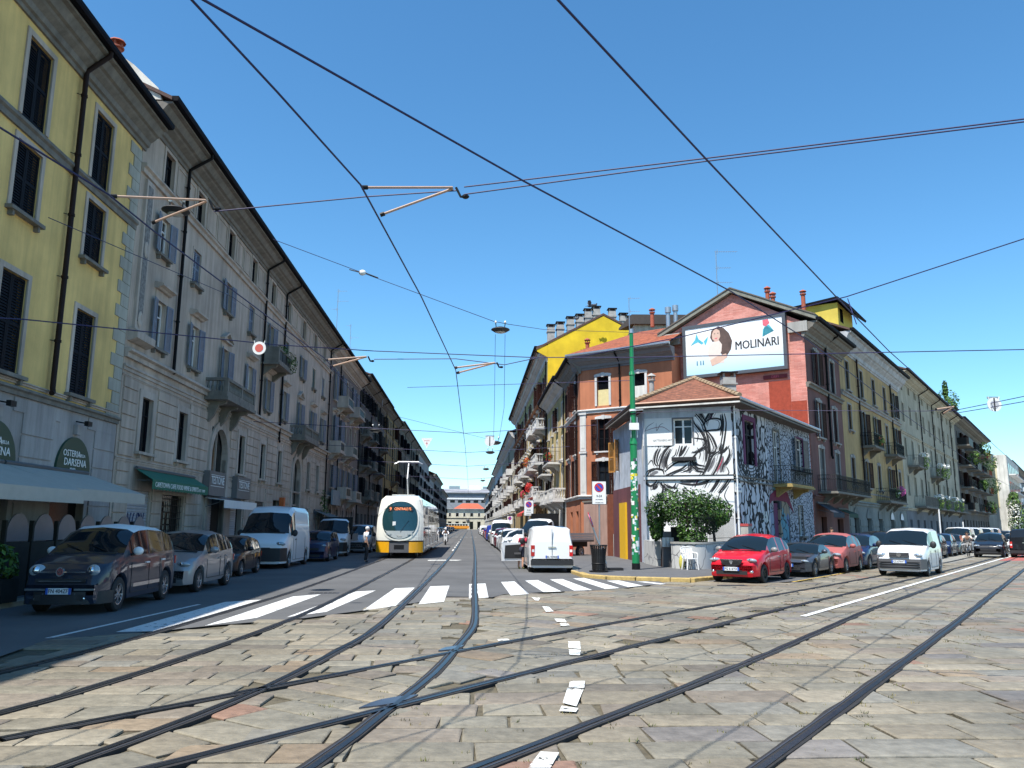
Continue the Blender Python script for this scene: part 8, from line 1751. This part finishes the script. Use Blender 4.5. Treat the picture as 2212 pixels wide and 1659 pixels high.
def person(label,loc,rz,J,hair,shirt,trous,bare=False,shoes=blackp,hat=None,sleeve='short',group=None,scale=1):
    # J: joints; x forward, y left
    T=thing('person',label,'person',loc,rz,group); T.scale=(scale,)*3
    V=lambda k:Vector(J[k])
    order=['pelvis','waist','chest','neck','head','top','shl','ell','hal','fil','shr','elr','har','fir','hil','knl','anl','tol','hir','knr','anr','tor']
    P=[V(k) for k in order]; ix={k:i for i,k in enumerate(order)}
    E_=[('pelvis','waist'),('waist','chest'),('chest','neck'),('neck','head'),('head','top'),('chest','shl'),('shl','ell'),('ell','hal'),('hal','fil'),('chest','shr'),('shr','elr'),('elr','har'),('har','fir'),('pelvis','hil'),('hil','knl'),('knl','anl'),('anl','tol'),('pelvis','hir'),('hir','knr'),('knr','anr'),('anr','tor')]
    rd_={'pelvis':(.125,.115),'waist':(.12,.11),'chest':(.14,.12),'neck':.055,'head':(.085,.09),'top':.07,'shl':.06,'shr':.06,'ell':.04,'elr':.04,'hal':.03,'har':.03,'fil':.02,'fir':.02,'hil':.085,'hir':.085,'knl':.06,'knr':.06,'anl':.042,'anr':.042,'tol':.032,'tor':.032}
    skinned('body',P,[(ix[a],ix[b]) for a,b in E_],[rd_[k] for k in order],skn,T)
    def part(name,ks,es,m,grow,extra={}):
        pts=[V(k) if isinstance(k,str) else Vector(k) for k in ks]; rr=[]
        for k in ks:
            r=rd_.get(k,.05) if isinstance(k,str) else .05; r=extra.get(k,r) if isinstance(k,str) else r
            rr.append(tuple(q+grow for q in r) if isinstance(r,tuple) else r+grow)
        return skinned(name,pts,es,rr,m,T)
    ml=J.get('midl') or tuple((V('shl')+V('ell'))/2*1.0); mr_=J.get('midr') or tuple((V('shr')+V('elr'))/2)
    if sleeve=='short':
        Vl=V('shl').lerp(V('ell'),.75); Vr=V('shr').lerp(V('elr'),.75); J['_l']=Vl; J['_r']=Vr
        part('shirt',['pelvis','waist','chest','shl','_l','shr','_r'],[(0,1),(1,2),(2,3),(3,4),(2,5),(5,6)],shirt,.022,{'_l':.055,'_r':.055})
    else: part('shirt',['pelvis','waist','chest','shl','ell','hal','shr','elr','har'],[(0,1),(1,2),(2,3),(3,4),(4,5),(2,6),(6,7),(7,8)],shirt,.02)
    part('trousers',['pelvis','hil','knl','anl','hir','knr','anr'] if not bare else ['pelvis','hil','knl','hir','knr'],[(0,1),(1,2),(2,3),(0,4),(4,5),(5,6)] if not bare else [(0,1),(1,2),(0,3),(3,4)],trous,.02)
    for s in 'lr':
        a=V('an'+s);t=V('to'+s); skinned('shoe',[a-Vector((0,0,.02)),t,(a+t)/2],[(0,2),(2,1)],[.05,.038,.05],shoes,T)
    h=V('head').lerp(V('top'),.35); f=Vector(J.get('face',(1,0,0))).normalized(); b=MB()
    if hat: b.ell(h+Vector((0,0,.05))-f*.01,(.145,.135,.13),hat,14,9); b.obj('helmet',T,60)
    else: b.ell(h+Vector((0,0,.045))-f*.035,(.108,.1,.10),hair,12,8); b.obj('hair',T,60)
    b=MB(); sd=Vector((-f.y,f.x,0)); c=V('head').lerp(V('top'),.25)+f*.088
    b.ell(c+Vector((0,0,-.02))+f*.012,(.02,.016,.026),skn,8,6); b.obj('nose',T,60)
    for q in (-1,1): b=MB(); b.ell(c+sd*q*.034+Vector((0,0,.015))-f*.004,(.011,.013,.009),black,6,5); b.obj('eye',T); b=MB(); b.ell(V('head').lerp(V('top'),.25)+sd*q*.093,(.018,.012,.03),skn,7,6); b.obj('ear',T,60)
    b=MB(); b.ell(c+Vector((0,0,-.058))-f*.002,(.008,.026,.007),mat('lips',(.3,.1,.08),r=.6,var=0),7,5); b.obj('mouth',T)
    for s in 'lr':   # fingers
        a=V('ha'+s); t=V('fi'+s); dr=(t-a).normalized(); sd2=dr.orthogonal().normalized(); b=MB()
        for k in range(4): p=a+dr*.07+sd2*(-.027+.018*k); b.tube([p,p+dr*(.035+.006*(k in(1,2))),p+dr*.065+dr.cross(sd2)*.018],.0085,skn,5)
        b.tube([a+dr*.02-sd2*.03,a+dr*.05-sd2*.055,a+dr*.08-sd2*.05],.01,skn,5); b.obj('hand_fingers',T,60)
    return T
shirtw=mat('white_shirt',(.68,.69,.72),r=.85,var=.08,sc_=8); dkt=mat('dark_trousers',(.015,.015,.018),r=.9,var=.1); hairw=mat('white_hair',(.6,.58,.55),r=.9,var=.2,sc_=30); hairb=mat('dark_hair',(.02,.014,.01),r=.8,var=.2)
STAND=dict(pelvis=(0,0,.93),waist=(0,0,1.07),chest=(.0,0,1.30),neck=(.02,0,1.46),head=(.04,0,1.56),top=(.045,0,1.66),shl=(0,.18,1.39),ell=(-.03,.24,1.12),hal=(.06,.24,.88),fil=(.09,.23,.79),shr=(0,-.18,1.39),elr=(-.03,-.24,1.12),har=(.05,-.24,.87),fir=(.08,-.23,.78),hil=(0,.09,.86),knl=(.03,.1,.48),anl=(0,.11,.08),tol=(.15,.12,.04),hir=(0,-.09,.86),knr=(.03,-.1,.48),anr=(-.04,-.11,.08),tor=(.11,-.12,.04))
STAND['face']=(1,.3,-.1)
J=dict(STAND); J.update(hal=(.14,.2,.92),fil=(.2,.16,.86),knl=(.12,.1,.48),anl=(.05,.11,.08),tol=(.2,.12,.04),waist=(-.02,0,1.07),chest=(.01,0,1.30),neck=(.05,0,1.45),head=(.09,0,1.55),top=(.10,0,1.65))
person('white haired old man in a white shirt and dark trousers standing beside the silver van','x' and (*wA(40.7,-5.15),0),R(25),J,hairw,shirtw,dkt,scale=1.02)
# man leaning in at the open van door
J=dict(STAND); J.update(pelvis=(0,0,.9),waist=(.06,0,1.02),chest=(.2,0,1.2),neck=(.3,0,1.33),head=(.37,0,1.4),top=(.42,0,1.48),shl=(.22,.18,1.28),shr=(.22,-.18,1.28),ell=(.36,.22,1.08),hal=(.55,.2,1.1),fil=(.64,.18,1.1),elr=(.36,-.22,1.08),har=(.55,-.2,1.1),fir=(.64,-.18,1.1))
redsh=mat('red_shirt',(.45,.02,.05),r=.85,var=.1); jean=mat('dark_jeans',(.02,.025,.045),r=.9,var=.15)
person('driver in a red shirt and cropped trousers at the open white van door','x' and (*wA(35.1,2.2),0),R(60),J,hairb,redsh,jean,bare=True,shoes=mat('yellow_shoe',(.6,.6,.2),r=.6,var=0),scale=.98)
# rider poses
RIDE=dict(pelvis=(-.25,0,.85),waist=(-.2,0,1.0),chest=(-.06,0,1.22),neck=(.02,0,1.36),head=(.06,0,1.46),top=(.07,0,1.56),shl=(-.04,.19,1.3),ell=(.14,.3,1.12),hal=(.34,.27,1.02),fil=(.42,.25,1.0),shr=(-.04,-.19,1.3),elr=(.14,-.3,1.12),har=(.34,-.27,1.02),fir=(.42,-.25,1.0),hil=(-.2,.1,.82),knl=(.16,.2,.72),anl=(.0,.2,.33),tol=(.14,.2,.29),hir=(-.2,-.1,.82),knr=(.16,-.2,.72),anr=(.0,-.2,.33),tor=(.14,-.2,.29),face=(1,0,0))
def ring_wheel(b,x,r,w,m): b.lathe([(r-.06,-w/2),(r,-w*.3),(r,w*.3),(r-.06,w/2),(r-.07,0),(r-.06,-w/2)],m,22,Matrix.Translation((x,0,r))@Matrix.Rotation(PI/2,4,'X'))
mx_,my_=wA(79,-2.35); hd=R(270+2.9)
T=thing('scooter','white motor scooter carrying a rider beside the tram','scooter',(mx_,my_,0),hd)
b=MB(); ring_wheel(b,.62,.27,.12,rubber); b.obj('front_wheel',T,50); b=MB(); ring_wheel(b,-.62,.27,.13,rubber); b.obj('rear_wheel',T,50)
b=MB(); b.poly([(.5,.35),(.55,1.0),(.42,1.05),(.3,.45),(-.1,.35),(-.2,.68),(-.85,.75),(-.9,.55),(-.5,.3),(.3,.25)],-.17,.17,white,'y'); b.obj('body',T,30); b=MB(); b.ell((.5,0,.95),(.1,.12,.12),lampm,10,7); b.obj('headlight',T,60); b=MB(); b.box(-.75,-.1,-.15,.15,.72,.8,blackp); b.obj('seat',T); b=MB(); b.tube([(.35,.32,1.0),(.42,0,1.04),(.35,-.32,1.0)],.02,black,6); b.obj('handlebar',T)
person('scooter rider in a white top and white helmet beside the tram',(mx_,my_,0),hd,dict(RIDE),hairb,shirtw,jean,hat=white,sleeve='long')
mx_,my_=wB(62.3,-6.45); hd=R(90-dB)
T=thing('bicycle','bicycle ridden towards us in front of the white van on the right street','bicycle',(mx_,my_,0),hd); b=MB(); ring_wheel(b,.52,.34,.035,rubber); b.obj('front_wheel',T,50); b=MB(); ring_wheel(b,-.5,.34,.035,rubber); b.obj('rear_wheel',T,50)
b=MB(); 
for P_ in ([(.52,0,.34),(.4,0,.85)],[(.42,0,.75),(-.05,0,.3)],[(-.05,0,.3),(-.2,0,.8)],[(-.18,0,.72),(.41,0,.78)],[(-.05,0,.3),(-.5,0,.34)],[(-.5,0,.34),(-.17,0,.68)]): b.tube(P_,.016,white,6)
b.obj('frame',T,50); b=MB(); b.tube([(.3,.28,1.0),(.4,0,.95),(.3,-.28,1.0)],.014,black,6); b.obj('handlebar',T); b=MB(); b.ell((-.2,0,.84),(.14,.07,.04),black,10,6); b.obj('saddle',T)
person('cyclist in light clothes riding towards us in front of the white van',(mx_,my_,0),hd,dict(RIDE),hairb,mat('light_top',(.5,.48,.46),r=.85,var=.1),mat('grey_trousers',(.2,.2,.2),r=.9,var=.1))
J=dict(STAND); person('person in dark clothes standing on the pavement behind the dark blue hatchback','x' and (*wB(46.5,-11.3),.12),R(-100),J,hairb,mat('dark_jumper',(.02,.02,.03),r=.9,var=0),dkt,sleeve='long')
J=dict(RIDE); person('driver behind the windscreen of the moving white van','x' and (*wB(36.35,-5.55),.05),R(90-dB),J,hairb,shirtw,dkt,scale=.95)
